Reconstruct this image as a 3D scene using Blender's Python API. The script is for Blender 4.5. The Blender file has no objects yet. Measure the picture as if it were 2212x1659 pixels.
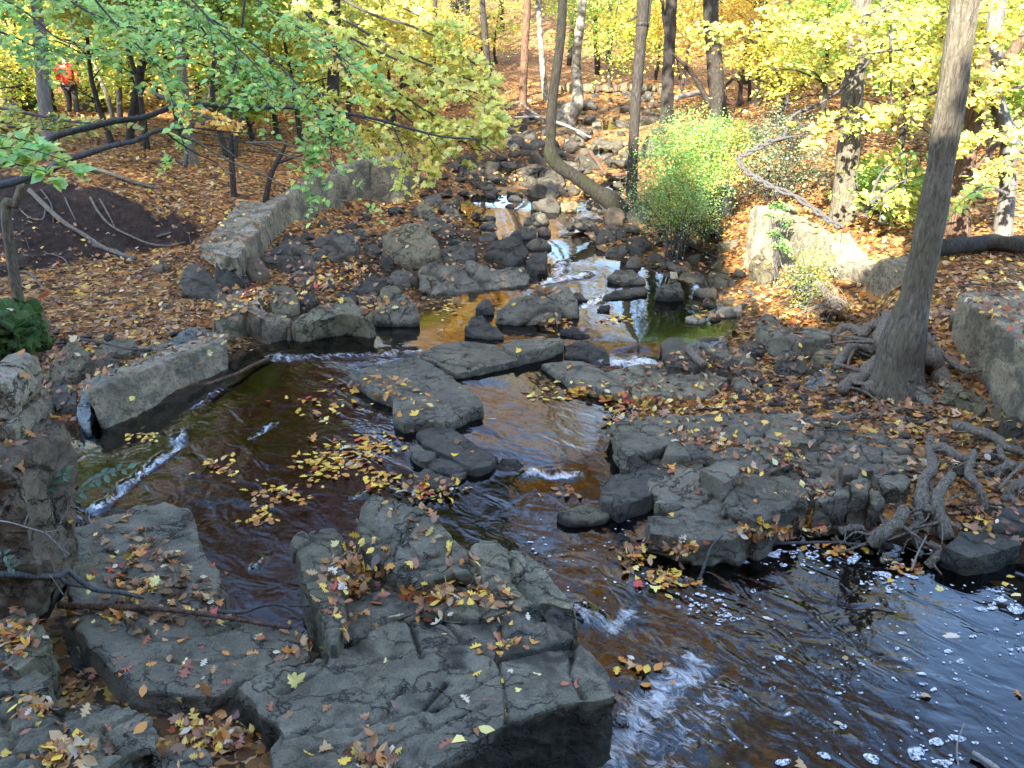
import bpy, bmesh, math, random
import numpy as np
from mathutils import Vector, Matrix
from mathutils.bvhtree import BVHTree

random.seed(7)
rng = np.random.default_rng(7)
SC = bpy.context.scene
COL = SC.collection
R = math.radians

# ------------------------------------------------------------------ camera, sky, sun, exposure
CAMH, PITCH, FPX = 4.0, R(22.0), 1770.0          # FPX: focal length in pixels of a 2212 wide frame
cd = bpy.data.cameras.new('camera')
cam = bpy.data.objects.new('camera', cd)
COL.objects.link(cam)
cam.location = (0, 0, CAMH)
cam.rotation_euler = (R(90) - PITCH, 0, 0)
cd.sensor_width = 36.0
cd.lens = 36.0 * FPX / 2212.0
cd.clip_end = 2000
SC.camera = cam

SUN_ELEV, SUN_AZ = R(31), R(205)                  # azimuth measured clockwise from +Y: behind the camera, to the left
w = bpy.data.worlds.new('World')
SC.world = w
w.use_nodes = True
wt = w.node_tree
bg = wt.nodes['Background']
sky = wt.nodes.new('ShaderNodeTexSky')
sky.sky_type = 'NISHITA'
sky.sun_disc = False
sky.sun_elevation = SUN_ELEV
sky.sun_rotation = SUN_AZ
sky.air_density = 1.0
sky.dust_density = 1.1
sky.ozone_density = 2.3
wt.links.new(sky.outputs[0], bg.inputs[0])
bg.inputs[1].default_value = 0.15
sd = bpy.data.lights.new('sun', 'SUN')
sun = bpy.data.objects.new('sun', sd)
COL.objects.link(sun)
sd.energy = 3.6
sd.angle = R(0.6)
sd.color = (1.0, 0.92, 0.78)
SUNDIR = Vector((math.sin(SUN_AZ) * math.cos(SUN_ELEV), math.cos(SUN_AZ) * math.cos(SUN_ELEV), math.sin(SUN_ELEV)))
sun.rotation_euler = SUNDIR.to_track_quat('Z', 'Y').to_euler()
sun.location = SUNDIR * 60
SC.view_settings.view_transform = 'Standard'
SC.view_settings.look = 'None'
SC.view_settings.gamma = 1
SC.view_settings.use_curve_mapping = False
SC.view_settings.exposure = 3.2
SC.render.engine = 'CYCLES'
SC.cycles.max_bounces = 7
SC.cycles.diffuse_bounces = 3
SC.cycles.glossy_bounces = 3
SC.cycles.transparent_max_bounces = 8
SC.cycles.transmission_bounces = 3
SC.cycles.use_denoising = True
SC.cycles.caustics_reflective = False
SC.cycles.caustics_refractive = False

# ------------------------------------------------------------------ helpers: picture rays, noise, meshes
ZONES = {None: (0, 0, 1), 'A': (0, 0, .3414), 'B': (730, 0, .3414), 'C': (1460, 0, .3414), 'D': (0, 531, .3414), 'E': (730, 531, .3414),
         'F': (1460, 531, .3414), 'G': (0, 1093, .3414), 'H': (730, 1093, .3414), 'I': (1460, 1093, .3414),
         'J': (398.2, 336.2, .22406), 'K': (840.6, 212.4, .2613), 'L': (1238.7, 336.2, .2613), 'M': (1725.4, 840.6, .2560)}
def zp(Z, pts):
    ox, oy, s = ZONES[Z]
    return [(ox + x * s, oy + y * s) for x, y in pts]
sp_, cp_ = math.sin(PITCH), math.cos(PITCH)
def ray(px, py):
    cx, cy = (px - 1106.0) / FPX, (829.5 - py) / FPX
    return np.array((cx, cp_ + cy * sp_, -sp_ + cy * cp_))
O = np.array((0, 0, CAMH))
def U(px, py, z):                                  # point of that picture ray at height z
    d = ray(px, py)
    return O + d * ((z - CAMH) / d[2])
def UY(px, py, Y):                                 # point of that picture ray at distance Y along the ground
    d = ray(px, py)
    return O + d * (Y / d[1])

def _hash(ix, iy, iz, seed):
    h = (ix.astype(np.uint32) * np.uint32(374761393) + iy.astype(np.uint32) * np.uint32(668265263) + iz.astype(np.uint32) * np.uint32(2246822519) + np.uint32((seed * 3266489917) & 0xffffffff))
    h = (h ^ (h >> np.uint32(13))) * np.uint32(1274126177)
    h = (h ^ (h >> np.uint32(16))) * np.uint32(2654435761)
    return ((h ^ (h >> np.uint32(15))) & np.uint32(0xffffff)).astype(np.float64) / 0xffffff
def vnoise(p, seed=0):
    p = np.asarray(p, float)
    i = np.floor(p).astype(np.int64)
    f = p - i
    f = f * f * f * (f * (f * 6 - 15) + 10)
    o = np.zeros(len(p))
    for dx in (0, 1):
        for dy in (0, 1):
            for dz in (0, 1):
                wgt = (f[:, 0] if dx else 1 - f[:, 0]) * (f[:, 1] if dy else 1 - f[:, 1]) * (f[:, 2] if dz else 1 - f[:, 2])
                o += wgt * _hash(i[:, 0] + dx, i[:, 1] + dy, i[:, 2] + dz, seed)
    return o * 2 - 1
def fbm(p, octv=4, seed=0, gain=.5):
    p = np.asarray(p, float)
    o = np.zeros(len(p)); a = 1.0
    for k in range(octv):
        o += a * vnoise(p * (2.03 ** k) + k * 17.3, seed + k)
        a *= gain
    return o
def voro(p, seed=0):
    p = np.asarray(p, float)
    i = np.floor(p).astype(np.int64)
    f1 = np.full(len(p), 9.0); f2 = np.full(len(p), 9.0); cid = np.zeros(len(p))
    for dx in (-1, 0, 1):
        for dy in (-1, 0, 1):
            for dz in (-1, 0, 1):
                c = i + (dx, dy, dz)
                q = np.stack([_hash(c[:, 0], c[:, 1], c[:, 2], seed + k) for k in (1, 2, 3)], 1) + c
                d = np.sqrt(((q - p) ** 2).sum(1))
                n1 = d < f1
                f2 = np.where(n1, f1, np.minimum(f2, d))
                cid = np.where(n1, _hash(c[:, 0], c[:, 1], c[:, 2], seed + 9), cid)
                f1 = np.where(n1, d, f1)
    return f1, f2, cid
def xyz(x, y, z=0.0):
    return np.stack([x, y, np.zeros_like(x) + z], -1)

def set_smooth(me):
    me.polygons.foreach_set('use_smooth', np.ones(len(me.polygons), bool))
def mesh_np(name, verts, faces_flat, per, smooth=False):        # faces_flat: (M, per) indices
    me = bpy.data.meshes.new(name)
    verts = np.asarray(verts, np.float32); faces_flat = np.asarray(faces_flat, np.int32)
    me.vertices.add(len(verts)); me.vertices.foreach_set('co', verts.ravel())
    m = len(faces_flat)
    me.loops.add(m * per); me.loops.foreach_set('vertex_index', faces_flat.ravel())
    me.polygons.add(m); me.polygons.foreach_set('loop_start', np.arange(0, m * per, per, dtype=np.int32))
    me.update(calc_edges=True)
    if smooth: set_smooth(me)
    return me
def mesh_py(name, verts, faces, smooth=False):
    me = bpy.data.meshes.new(name)
    me.from_pydata([tuple(v) for v in verts], [], faces)
    me.update()
    if smooth: set_smooth(me)
    return me
def obj(name, me, m=None, parent=None, loc=None):
    o = bpy.data.objects.new(name, me)
    COL.objects.link(o)
    if m is not None and not me.materials: me.materials.append(m)
    if parent is not None:
        o.parent = parent
        if parent.type == 'EMPTY': o.matrix_parent_inverse = Matrix.Translation(-parent.location)
    if loc is not None: o.location = loc
    return o
def tag(o, label=None, cat=None, group=None, kind=None):
    for k, v in (('label', label), ('category', cat), ('group', group), ('kind', kind)):
        if v: o[k] = v
    return o
def empty(name, label, cat, loc=(0, 0, 0), group=None):
    o = bpy.data.objects.new(name, None)
    COL.objects.link(o)
    o.location = loc
    return tag(o, label, cat, group)
def fattr(me, name, arr):
    a = me.attributes.new(name, 'FLOAT', 'POINT'); a.data.foreach_set('value', np.asarray(arr, np.float32))
def cattr(me, name, rgb):
    a = me.attributes.new(name, 'FLOAT_COLOR', 'POINT')
    c = np.ones((len(rgb), 4), np.float32); c[:, :3] = rgb
    a.data.foreach_set('color', c.ravel())

def smooth_path(pts, n):                             # Catmull-Rom through the points (any dimension)
    P = np.asarray(pts, float)
    P = np.vstack([2 * P[0] - P[1], P, 2 * P[-1] - P[-2]])
    out = []
    seg = len(P) - 3
    for s in np.linspace(0, seg, n):
        k = min(int(s), seg - 1); t = s - k
        a, b, c, d = P[k:k + 4]
        out.append(.5 * (2 * b + (c - a) * t + (2 * a - 5 * b + 4 * c - d) * t * t + (3 * b - a - 3 * c + d) * t ** 3))
    return np.array(out)
def tube_geo(path, rad, seg=8, rough=0.0, seed=0, ridge=0):
    path = np.asarray(path, float); n = len(path)
    rad = np.asarray(rad, float) if np.ndim(rad) else np.full(n, rad)
    tan = np.gradient(path, axis=0); tan /= np.linalg.norm(tan, axis=1)[:, None] + 1e-9
    ref = np.array((1.0, 0.05, 0.0)) if abs(tan[0][0]) < .8 else np.array((0, 0, 1.0))
    verts = np.zeros((n, seg, 3))
    for k in range(n):
        ref = ref - tan[k] * ref.dot(tan[k]); ref /= np.linalg.norm(ref) + 1e-9
        b = np.cross(tan[k], ref)
        a = np.arange(seg) * 2 * math.pi / seg
        verts[k] = path[k] + rad[k] * (np.cos(a)[:, None] * ref + np.sin(a)[:, None] * b)
    if rough:
        nv = vnoise(verts.reshape(-1, 3) * (2.2 / max(rad.max() * 2, .02)), seed).reshape(n, seg)
        verts = path[:, None] + (verts - path[:, None]) * (1 + rough * nv)[:, :, None]
    if ridge:
        a = np.arange(seg) * 2 * math.pi / seg
        verts = path[:, None] + (verts - path[:, None]) * (1 + ridge * np.sin(a * 3 + seed))[None, :, None]
    V = verts.reshape(-1, 3)
    F = []
    for k in range(n - 1):
        for j in range(seg):
            F.append((k * seg + j, k * seg + (j + 1) % seg, (k + 1) * seg + (j + 1) % seg, (k + 1) * seg + j))
    F.append(tuple(range(seg - 1, -1, -1))); F.append(tuple((n - 1) * seg + j for j in range(seg)))
    return V, F
class MB:                                            # collects tubes and other pieces into one mesh
    def __init__(s): s.v = []; s.f = []; s.n = 0
    def add(s, V, F):
        s.v.append(np.asarray(V, float)); s.f += [tuple(i + s.n for i in f) for f in F]; s.n += len(V)
    def tube(s, path, rad, seg=6, **k): s.add(*tube_geo(path, rad, seg, **k))
    def mesh(s, name, smooth=True): return mesh_py(name, np.vstack(s.v), s.f, smooth)

# ------------------------------------------------------------------ node material helpers
def nd(nt, typ, ins=None, **kw):
    n = nt.nodes.new(typ)
    for k, v in kw.items(): setattr(n, k, v)
    for k, v in (ins or {}).items():
        if hasattr(v, 'is_linked') or isinstance(v, bpy.types.NodeSocket): nt.links.new(v, n.inputs[k])
        else: n.inputs[k].default_value = v
    return n
def newmat(name):
    m = bpy.data.materials.new(name); m.use_nodes = True
    nt = m.node_tree
    return m, nt, nt.nodes['Principled BSDF'], nt.nodes['Material Output']
def ramp(nt, fac, stops, interp='LINEAR'):
    n = nt.nodes.new('ShaderNodeValToRGB')
    n.color_ramp.interpolation = interp
    e = n.color_ramp.elements
    while len(e) < len(stops): e.new(.5)
    for k, (p, c) in enumerate(stops):
        e[k].position = p; e[k].color = (*c, 1) if len(c) == 3 else c
    nt.links.new(fac, n.inputs[0])
    return n.outputs[0]
def mixc(nt, fac, a, b, mode='MIX'):
    n = nt.nodes.new('ShaderNodeMix'); n.data_type = 'RGBA'; n.blend_type = mode
    for s, v in ((n.inputs[0], fac), (n.inputs[6], a), (n.inputs[7], b)):
        if isinstance(v, bpy.types.NodeSocket): nt.links.new(v, s)
        elif isinstance(v, (int, float)): s.default_value = v
        else: s.default_value = (*v, 1)
    return n.outputs[2]
def maprange(nt, v, a, b, c=0.0, d=1.0):
    n = nd(nt, 'ShaderNodeMapRange', {0: v, 1: a, 2: b, 3: c, 4: d}); return n.outputs[0]
def math_(nt, op, a, b=0.0):
    return nd(nt, 'ShaderNodeMath', {0: a, 1: b}, operation=op).outputs[0]
def noise(nt, vec, scale, detail=5.0, rough=.55, dist=0.0):
    return nd(nt, 'ShaderNodeTexNoise', {'Vector': vec, 'Scale': scale, 'Detail': detail, 'Roughness': rough, 'Distortion': dist}).outputs[0]

def rock_material(name, dark, light, lichen, wet=0.0, lich_amt=.5, bump=.5, speck=(.02, .022, .018)):
    m, nt, bs, out = newmat(name)
    tc = nt.nodes.new('ShaderNodeTexCoord'); oi = nt.nodes.new('ShaderNodeObjectInfo')
    off = nd(nt, 'ShaderNodeVectorMath', {0: tc.outputs['Object'], 1: oi.outputs['Random']}, operation='ADD')
    sc = nd(nt, 'ShaderNodeVectorMath', {0: (37.0, 17.0, 9.0), 1: oi.outputs['Random']}, operation='MULTIPLY')
    v = nd(nt, 'ShaderNodeVectorMath', {0: tc.outputs['Object'], 1: sc.outputs[0]}, operation='ADD').outputs[0]
    n1 = noise(nt, v, 1.7, 9, .66, .4)
    c = ramp(nt, n1, [(.32, dark), (.68, light)])
    n2 = noise(nt, v, 5.5, 9, .74, .6)
    c = mixc(nt, maprange(nt, n2, .50, .66, 0, lich_amt), c, lichen)
    n3 = noise(nt, v, 15, 8, .78, .3)
    n3b = noise(nt, v, 2.3, 4, .6)
    sf = math_(nt, 'MULTIPLY', maprange(nt, n3, .53, .60), maprange(nt, n3b, .40, .60))
    c = mixc(nt, math_(nt, 'MULTIPLY', sf, .82), c, speck)
    n7 = noise(nt, v, .9, 4, .6, .6)
    c = mixc(nt, maprange(nt, n7, .50, .66, 0, .3), c, mixc(nt, 1.0, c, (1.12, 1.05, .66), 'MULTIPLY'))
    c = mixc(nt, maprange(nt, n7, .48, .34, 0, .6), c, mixc(nt, 1.0, c, (.80, .74, .70), 'MULTIPLY'))
    n4 = noise(nt, v, 75, 5, .75)
    c = mixc(nt, 1.0, c, ramp(nt, n4, [(.28, (.52, .52, .52)), (.72, (1.45, 1.45, 1.45))]), 'MULTIPLY')
    hv = maprange(nt, oi.outputs['Random'], 0, 1, .78, 1.22)
    comb = nd(nt, 'ShaderNodeCombineColor', {0: hv, 1: hv, 2: hv})
    c = mixc(nt, 1.0, c, comb.outputs[0], 'MULTIPLY')
    # hairline joints: broken, wandering lines
    wv = nd(nt, 'ShaderNodeTexNoise', {'Vector': v, 'Scale': 2.1, 'Detail': 6.0, 'Roughness': .62})
    wv2 = nd(nt, 'ShaderNodeVectorMath', {0: wv.outputs['Color'], 1: (.75, .75, .75)}, operation='MULTIPLY').outputs[0]
    vv = nd(nt, 'ShaderNodeVectorMath', {0: v, 1: wv2}, operation='ADD').outputs[0]
    vv = nd(nt, 'ShaderNodeMapping', {'Vector': vv, 'Rotation': (.5, .3, .6), 'Scale': (1.5, 3.6, 2.4)}).outputs[0]
    vo = nd(nt, 'ShaderNodeTexVoronoi', {'Vector': vv, 'Scale': 1.0}, feature='DISTANCE_TO_EDGE')
    ck = math_(nt, 'MULTIPLY', maprange(nt, vo.outputs[0], .0, .032, 1, 0), maprange(nt, noise(nt, v, 1.6, 4, .6), .40, .50))
    c = mixc(nt, math_(nt, 'MULTIPLY', ck, .8), c, (.012, .012, .010))
    wt_ = nd(nt, 'ShaderNodeAttribute'); wt_.attribute_name = 'wet'
    c = mixc(nt, wt_.outputs['Fac'], c, mixc(nt, 1.0, c, (.13, .13, .11), 'MULTIPLY'))
    nt.links.new(c, bs.inputs['Base Color'])
    ro = maprange(nt, n2, .3, .7, .62 - wet, .88 - wet)
    nt.links.new(math_(nt, 'SUBTRACT', ro, math_(nt, 'MULTIPLY', wt_.outputs['Fac'], .22)), bs.inputs['Roughness'])
    bs.inputs['Specular IOR Level'].default_value = .32
    h = math_(nt, 'ADD', math_(nt, 'MULTIPLY', n3, .55), math_(nt, 'ADD', math_(nt, 'MULTIPLY', n4, .22), n2))
    h = math_(nt, 'SUBTRACT', h, math_(nt, 'MULTIPLY', ck, .8))
    b = nd(nt, 'ShaderNodeBump', {'Height': h, 'Strength': min(1.0, bump + .35), 'Distance': .05})
    nt.links.new(b.outputs[0], bs.inputs['Normal'])
    return m
M = {}
M['rock'] = rock_material('grey_rock', (0.074,0.065,0.046), (0.184,0.166,0.119), (0.247,0.226,0.163), lich_amt=.6)
M['rock_dark'] = rock_material('dark_rock', (0.034,0.031,0.024), (0.097,0.088,0.067), (0.142,0.131,0.099), wet=.12, lich_amt=.4)
M['rock_mid'] = rock_material('mid_grey_rock', (0.053,0.049,0.037), (0.134,0.123,0.092), (0.189,0.173,0.130), lich_amt=.5)
M['rock_olive'] = rock_material('olive_rock', (0.084,0.073,0.044), (0.173,0.153,0.092), (0.231,0.208,0.136), lich_amt=.5)
M['rock_brown'] = rock_material('brown_rock', (0.074,0.054,0.037), (0.173,0.131,0.088), (0.210,0.178,0.128), lich_amt=.4)
M['rock_pale'] = rock_material('pale_rock', (0.168,0.147,0.101), (0.326,0.282,0.202), (0.389,0.342,0.251), lich_amt=.5)
M['rock_wet'] = rock_material('wet_rock', (0.015,0.014,0.011), (0.040,0.037,0.028), (0.058,0.054,0.042), wet=.3, lich_amt=.3)
M['rock_lichen'] = rock_material('lichened_rock', (0.084,0.077,0.051), (0.194,0.178,0.123), (0.263,0.243,0.172), lich_amt=.75)

def concrete_material():
    m, nt, bs, out = newmat('weathered_concrete')
    tc = nt.nodes.new('ShaderNodeTexCoord'); v = tc.outputs['Object']
    n1 = noise(nt, v, 1.3, 8, .65, .5)
    c = ramp(nt, n1, [(.3, (.14, .112, .07)), (.55, (.27, .225, .145)), (.75, (.35, .31, .22))])
    st = nd(nt, 'ShaderNodeMapping', {'Vector': v, 'Scale': (6, 6, .7)}).outputs[0]
    n2 = noise(nt, st, 1.2, 6, .65, .8)
    c = mixc(nt, maprange(nt, n2, .52, .72, 0, .6), c, (.08, .07, .05))
    n5 = noise(nt, v, 3.1, 7, .7)
    c = mixc(nt, maprange(nt, n5, .55, .68, 0, .55), c, (.10, .115, .05))
    n3 = noise(nt, v, 28, 6, .75)
    c = mixc(nt, maprange(nt, n3, .53, .60, 0, .8), c, (.035, .035, .026))
    n6 = noise(nt, v, 2.6, 9, .8, .4)
    c = mixc(nt, maprange(nt, n6, .46, .56, 0, .8), c, (.05, .05, .036))
    nt.links.new(c, bs.inputs['Base Color'])
    bs.inputs['Roughness'].default_value = .92
    h = math_(nt, 'ADD', n3, math_(nt, 'MULTIPLY', n5, 1.4))
    b = nd(nt, 'ShaderNodeBump', {'Height': h, 'Strength': .55, 'Distance': .03})
    nt.links.new(b.outputs[0], bs.inputs['Normal'])
    return m
M['concrete'] = concrete_material()
M['rubble'] = rock_material('concrete_rubble', (.10, .115, .11), (.24, .265, .25), (.32, .34, .32), lich_amt=.6, bump=.9)
M['moss'] = rock_material('moss', (.02, .05, .008), (.07, .15, .02), (.11, .2, .03), lich_amt=.6, bump=1.0, speck=(.012, .03, .006))

def bark_material(name, dark, light, moss=None, scale=1.0, ridges=1.0, patch=None):
    m, nt, bs, out = newmat(name)
    tc = nt.nodes.new('ShaderNodeTexCoord'); v = tc.outputs['Object']
    mp = nd(nt, 'ShaderNodeMapping', {'Vector': v, 'Scale': (34 * scale, 34 * scale, 8.0 * scale)}).outputs[0]
    n1 = noise(nt, mp, 1.0, 6, .65, .7)
    c = ramp(nt, n1, [(.36, dark), (.64, light)])
    n2 = noise(nt, v, 2.4, 5, .6)
    c = mixc(nt, maprange(nt, n2, .45, .7, 0, .55), c, tuple(.55 * a + .45 * b for a, b in zip(dark, light)))
    if patch:
        n4 = noise(nt, v, 5.0, 4, .6, .5)
        c = mixc(nt, maprange(nt, n4, .5, .54), c, patch)
    if moss:
        n3 = noise(nt, v, 3.3, 7, .7)
        c = mixc(nt, maprange(nt, n3, .5, .68, 0, .75), c, moss)
    nt.links.new(c, bs.inputs['Base Color'])
    bs.inputs['Roughness'].default_value = .9
    bs.inputs['Specular IOR Level'].default_value = .2
    b = nd(nt, 'ShaderNodeBump', {'Height': n1, 'Strength': min(1.0, 1.0 * ridges), 'Distance': .05})
    nt.links.new(b.outputs[0], bs.inputs['Normal'])
    return m
M['bark_grey'] = bark_material('grey_bark', (.055, .046, .034), (.195, .17, .128), moss=(.12, .115, .06))
M['bark_dark'] = bark_material('dark_bark', (.018, .016, .014), (.068, .060, .052))
M['bark_moss'] = bark_material('mossy_bark', (.011, .010, .008), (.040, .037, .030), moss=(.022, .031, .009))
M['bark_brown'] = bark_material('brown_bark', (.045, .028, .02), (.19, .115, .075))
M['bark_pale'] = bark_material('pale_bark', (.13, .122, .10), (.30, .285, .245), patch=(.10, .09, .065), ridges=.3)
M['bark_beech'] = bark_material('smooth_grey_bark', (.075, .072, .066), (.18, .174, .16), ridges=.35)
M['root'] = bark_material('root_bark', (.08, .066, .048), (.30, .262, .205), scale=1.6)
M['twig'] = bark_material('twig_bark', (.035, .033, .034), (.12, .115, .115), scale=2.5, ridges=.5)
M['twig_pale'] = bark_material('pale_twig_bark', (.15, .14, .12), (.36, .34, .3), scale=2.5, ridges=.5)

def leaf_material(name, trans=.45, gloss=.06):
    m, nt, bs, out = newmat(name)
    nt.nodes.remove(bs)
    at = nt.nodes.new('ShaderNodeAttribute'); at.attribute_name = 'col'
    c = at.outputs['Color']
    tc = nt.nodes.new('ShaderNodeTexCoord')
    n = noise(nt, tc.outputs['Object'], 55, 3, .6)
    c = mixc(nt, 1.0, c, ramp(nt, n, [(.3, (.78, .76, .74)), (.7, (1.15, 1.15, 1.15))]), 'MULTIPLY')
    d = nd(nt, 'ShaderNodeBsdfDiffuse', {'Color': c})
    t = nd(nt, 'ShaderNodeBsdfTranslucent', {'Color': c})
    mx = nd(nt, 'ShaderNodeMixShader', {0: trans, 1: d.outputs[0], 2: t.outputs[0]})
    g = nd(nt, 'ShaderNodeBsdfGlossy', {'Roughness': .45, 'Color': (1, 1, 1, 1)})
    mx2 = nd(nt, 'ShaderNodeMixShader', {0: gloss, 1: mx.outputs[0], 2: g.outputs[0]})
    nt.links.new(mx2.outputs[0], out.inputs[0])
    return m
M['leaf'] = leaf_material('living_leaf', .45, .04)
M['dry_leaf'] = leaf_material('fallen_leaf', .18, .05)

def ground_material():
    m, nt, bs, out = newmat('leaf_strewn_ground')
    tc = nt.nodes.new('ShaderNodeTexCoord'); v = tc.outputs['Object']
    cols = [(.0, (.05, .026, .012)), (.2, (.11, .05, .018)), (.4, (.20, .095, .032)), (.58, (.28, .145, .055)), (.72, (.36, .14, .03)), (.86, (.42, .28, .12)), (.96, (.52, .33, .05))]
    wv = nd(nt, 'ShaderNodeTexNoise', {'Vector': v, 'Scale': 6.0, 'Detail': 3.0})
    v2 = nd(nt, 'ShaderNodeVectorMath', {0: wv.outputs['Color'], 1: (.22, .22, .22)}, operation='MULTIPLY').outputs[0]
    v3 = nd(nt, 'ShaderNodeVectorMath', {0: v, 1: v2}, operation='ADD').outputs[0]
    vo = nd(nt, 'ShaderNodeTexVoronoi', {'Vector': v3, 'Scale': 10.0, 'Randomness': 1.0})
    sep = nd(nt, 'ShaderNodeSeparateColor', {0: vo.outputs['Color']})
    lit = ramp(nt, sep.outputs[0], cols, 'CONSTANT')
    vob = nd(nt, 'ShaderNodeTexVoronoi', {'Vector': v3, 'Scale': 17.0, 'Randomness': 1.0})
    sepb = nd(nt, 'ShaderNodeSeparateColor', {0: vob.outputs['Color']})
    litb = ramp(nt, sepb.outputs[1], cols, 'CONSTANT')
    lit = mixc(nt, maprange(nt, sepb.outputs[0], .45, .5), lit, litb)
    ns = noise(nt, v, 9, 8, .75)
    soil = ramp(nt, ns, [(.3, (.012, .008, .006)), (.55, (.036, .023, .016)), (.75, (.095, .06, .042))])
    nb = noise(nt, v, 7, 8, .75)
    nb2 = noise(nt, v, 1.3, 6, .7, .8)
    bed = ramp(nt, nb, [(.30, (.010, .008, .005)), (.5, (.030, .022, .013)), (.70, (.085, .06, .033))])
    bed = mixc(nt, 1.0, bed, ramp(nt, nb2, [(.35, (.45, .45, .45)), (.65, (1.4, 1.3, 1.2))]), 'MULTIPLY')
    a1 = nd(nt, 'ShaderNodeAttribute'); a1.attribute_name = 'soil'
    a2 = nd(nt, 'ShaderNodeAttribute'); a2.attribute_name = 'bed'
    a3 = nd(nt, 'ShaderNodeAttribute'); a3.attribute_name = 'sand'
    c = mixc(nt, a1.outputs['Fac'], lit, soil)
    bed = mixc(nt, a3.outputs['Fac'], bed, ramp(nt, nb, [(.3, (.16, .095, .04)), (.7, (.34, .22, .10))]))
    c = mixc(nt, a2.outputs['Fac'], c, bed)
    nt.links.new(c, bs.inputs['Base Color'])
    bs.inputs['Roughness'].default_value = .9
    bs.inputs['Specular IOR Level'].default_value = .2
    h = math_(nt, 'ADD', math_(nt, 'MULTIPLY', vo.outputs['Distance'], .8), math_(nt, 'ADD', sepb.outputs[2], ns))
    b = nd(nt, 'ShaderNodeBump', {'Height': h, 'Strength': .7, 'Distance': .05})
    nt.links.new(b.outputs[0], bs.inputs['Normal'])
    return m
M['ground'] = ground_material()

def water_material():
    m, nt, bs, out = newmat('stream_water')
    nt.nodes.remove(bs)
    fl = nd(nt, 'ShaderNodeAttribute'); fl.attribute_name = 'flow'
    fo = nd(nt, 'ShaderNodeAttribute'); fo.attribute_name = 'foam'
    ch = nd(nt, 'ShaderNodeAttribute'); ch.attribute_name = 'chop'
    v = fl.outputs['Vector']
    mp1 = nd(nt, 'ShaderNodeMapping', {'Vector': v, 'Scale': (2.4, 4.2, 1)}).outputs[0]
    mp2 = nd(nt, 'ShaderNodeMapping', {'Vector': v, 'Scale': (7, 10, 1)}).outputs[0]
    n1 = noise(nt, mp1, 1.0, 2, .5, .9)
    n2 = noise(nt, mp2, 1.0, 3, .55, .9)
    n3 = noise(nt, v, 38, 3, .6)
    h = math_(nt, 'ADD', math_(nt, 'MULTIPLY', n1, 1.0), math_(nt, 'ADD', math_(nt, 'MULTIPLY', n2, .16), math_(nt, 'MULTIPLY', n3, .025)))
    h = math_(nt, 'MULTIPLY', h, maprange(nt, ch.outputs['Fac'], 0, 1, .0, 1.7))
    b = nd(nt, 'ShaderNodeBump', {'Height': h, 'Strength': 1.0, 'Distance': .05})
    fr = nd(nt, 'ShaderNodeFresnel', {'IOR': 1.53, 'Normal': b.outputs[0]})
    gl = nd(nt, 'ShaderNodeBsdfGlossy', {'Roughness': .03, 'Color': (1, 1, 1, 1), 'Normal': b.outputs[0]})
    tr = nd(nt, 'ShaderNodeBsdfTransparent', {'Color': (.25, .185, .11, 1)})
    mx = nd(nt, 'ShaderNodeMixShader', {0: fr.outputs[0], 1: tr.outputs[0], 2: gl.outputs[0]})
    tc = nt.nodes.new('ShaderNodeTexCoord')
    nf = noise(nt, nd(nt, 'ShaderNodeMapping', {'Vector': v, 'Scale': (5, 11, 1)}).outputs[0], 1.0, 9, .80, 1.6)
    ff = math_(nt, 'ADD', math_(nt, 'MULTIPLY', fo.outputs['Fac'], 1.0), math_(nt, 'MULTIPLY', math_(nt, 'SUBTRACT', nf, .5), 3.2))
    ff = math_(nt, 'MULTIPLY', maprange(nt, ff, .45, 1.35), maprange(nt, fo.outputs['Fac'], .08, .45))
    fd = nd(nt, 'ShaderNodeBsdfDiffuse', {'Color': (.78, .80, .82, 1), 'Normal': b.outputs[0]})
    mx2 = nd(nt, 'ShaderNodeMixShader', {0: math_(nt, 'MULTIPLY', ff, .9), 1: mx.outputs[0], 2: fd.outputs[0]})
    nt.links.new(mx2.outputs[0], out.inputs[0])
    return m
M['water'] = water_material()
def foam_material():
    m, nt, bs, out = newmat('foam')
    tc = nt.nodes.new('ShaderNodeTexCoord')
    n = noise(nt, tc.outputs['Object'], 70, 5, .7)
    nt.links.new(ramp(nt, n, [(.36, (.20, .21, .23)), (.56, (.74, .76, .8))]), bs.inputs['Base Color'])
    bs.inputs['Roughness'].default_value = .6
    b = nd(nt, 'ShaderNodeBump', {'Height': n, 'Strength': .6, 'Distance': .01}); nt.links.new(b.outputs[0], bs.inputs['Normal'])
    n2 = noise(nt, tc.outputs['Object'], 42, 5, .7, .5)
    tr = nd(nt, 'ShaderNodeBsdfTransparent', {'Color': (1, 1, 1, 1)})
    mx = nd(nt, 'ShaderNodeMixShader', {0: maprange(nt, n2, .40, .56), 1: tr.outputs[0], 2: bs.outputs[0]})
    nt.links.new(mx.outputs[0], out.inputs[0])
    return m
M['foam'] = foam_material()
def plain(name, col, rough=.8):
    m, nt, bs, out = newmat(name)
    tc = nt.nodes.new('ShaderNodeTexCoord')
    n = noise(nt, tc.outputs['Object'], 12, 4, .6)
    nt.links.new(ramp(nt, n, [(.3, tuple(.75 * c for c in col)), (.7, tuple(min(1, 1.2 * c) for c in col))]), bs.inputs['Base Color'])
    bs.inputs['Roughness'].default_value = rough
    return m
M['jacket'] = plain('red_jacket', (.42, .025, .010)); M['trousers'] = plain('dark_trousers', (.03, .03, .04))
M['skin'] = plain('skin', (.5, .32, .24)); M['hair'] = plain('dark_hair', (.03, .02, .015))
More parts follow.
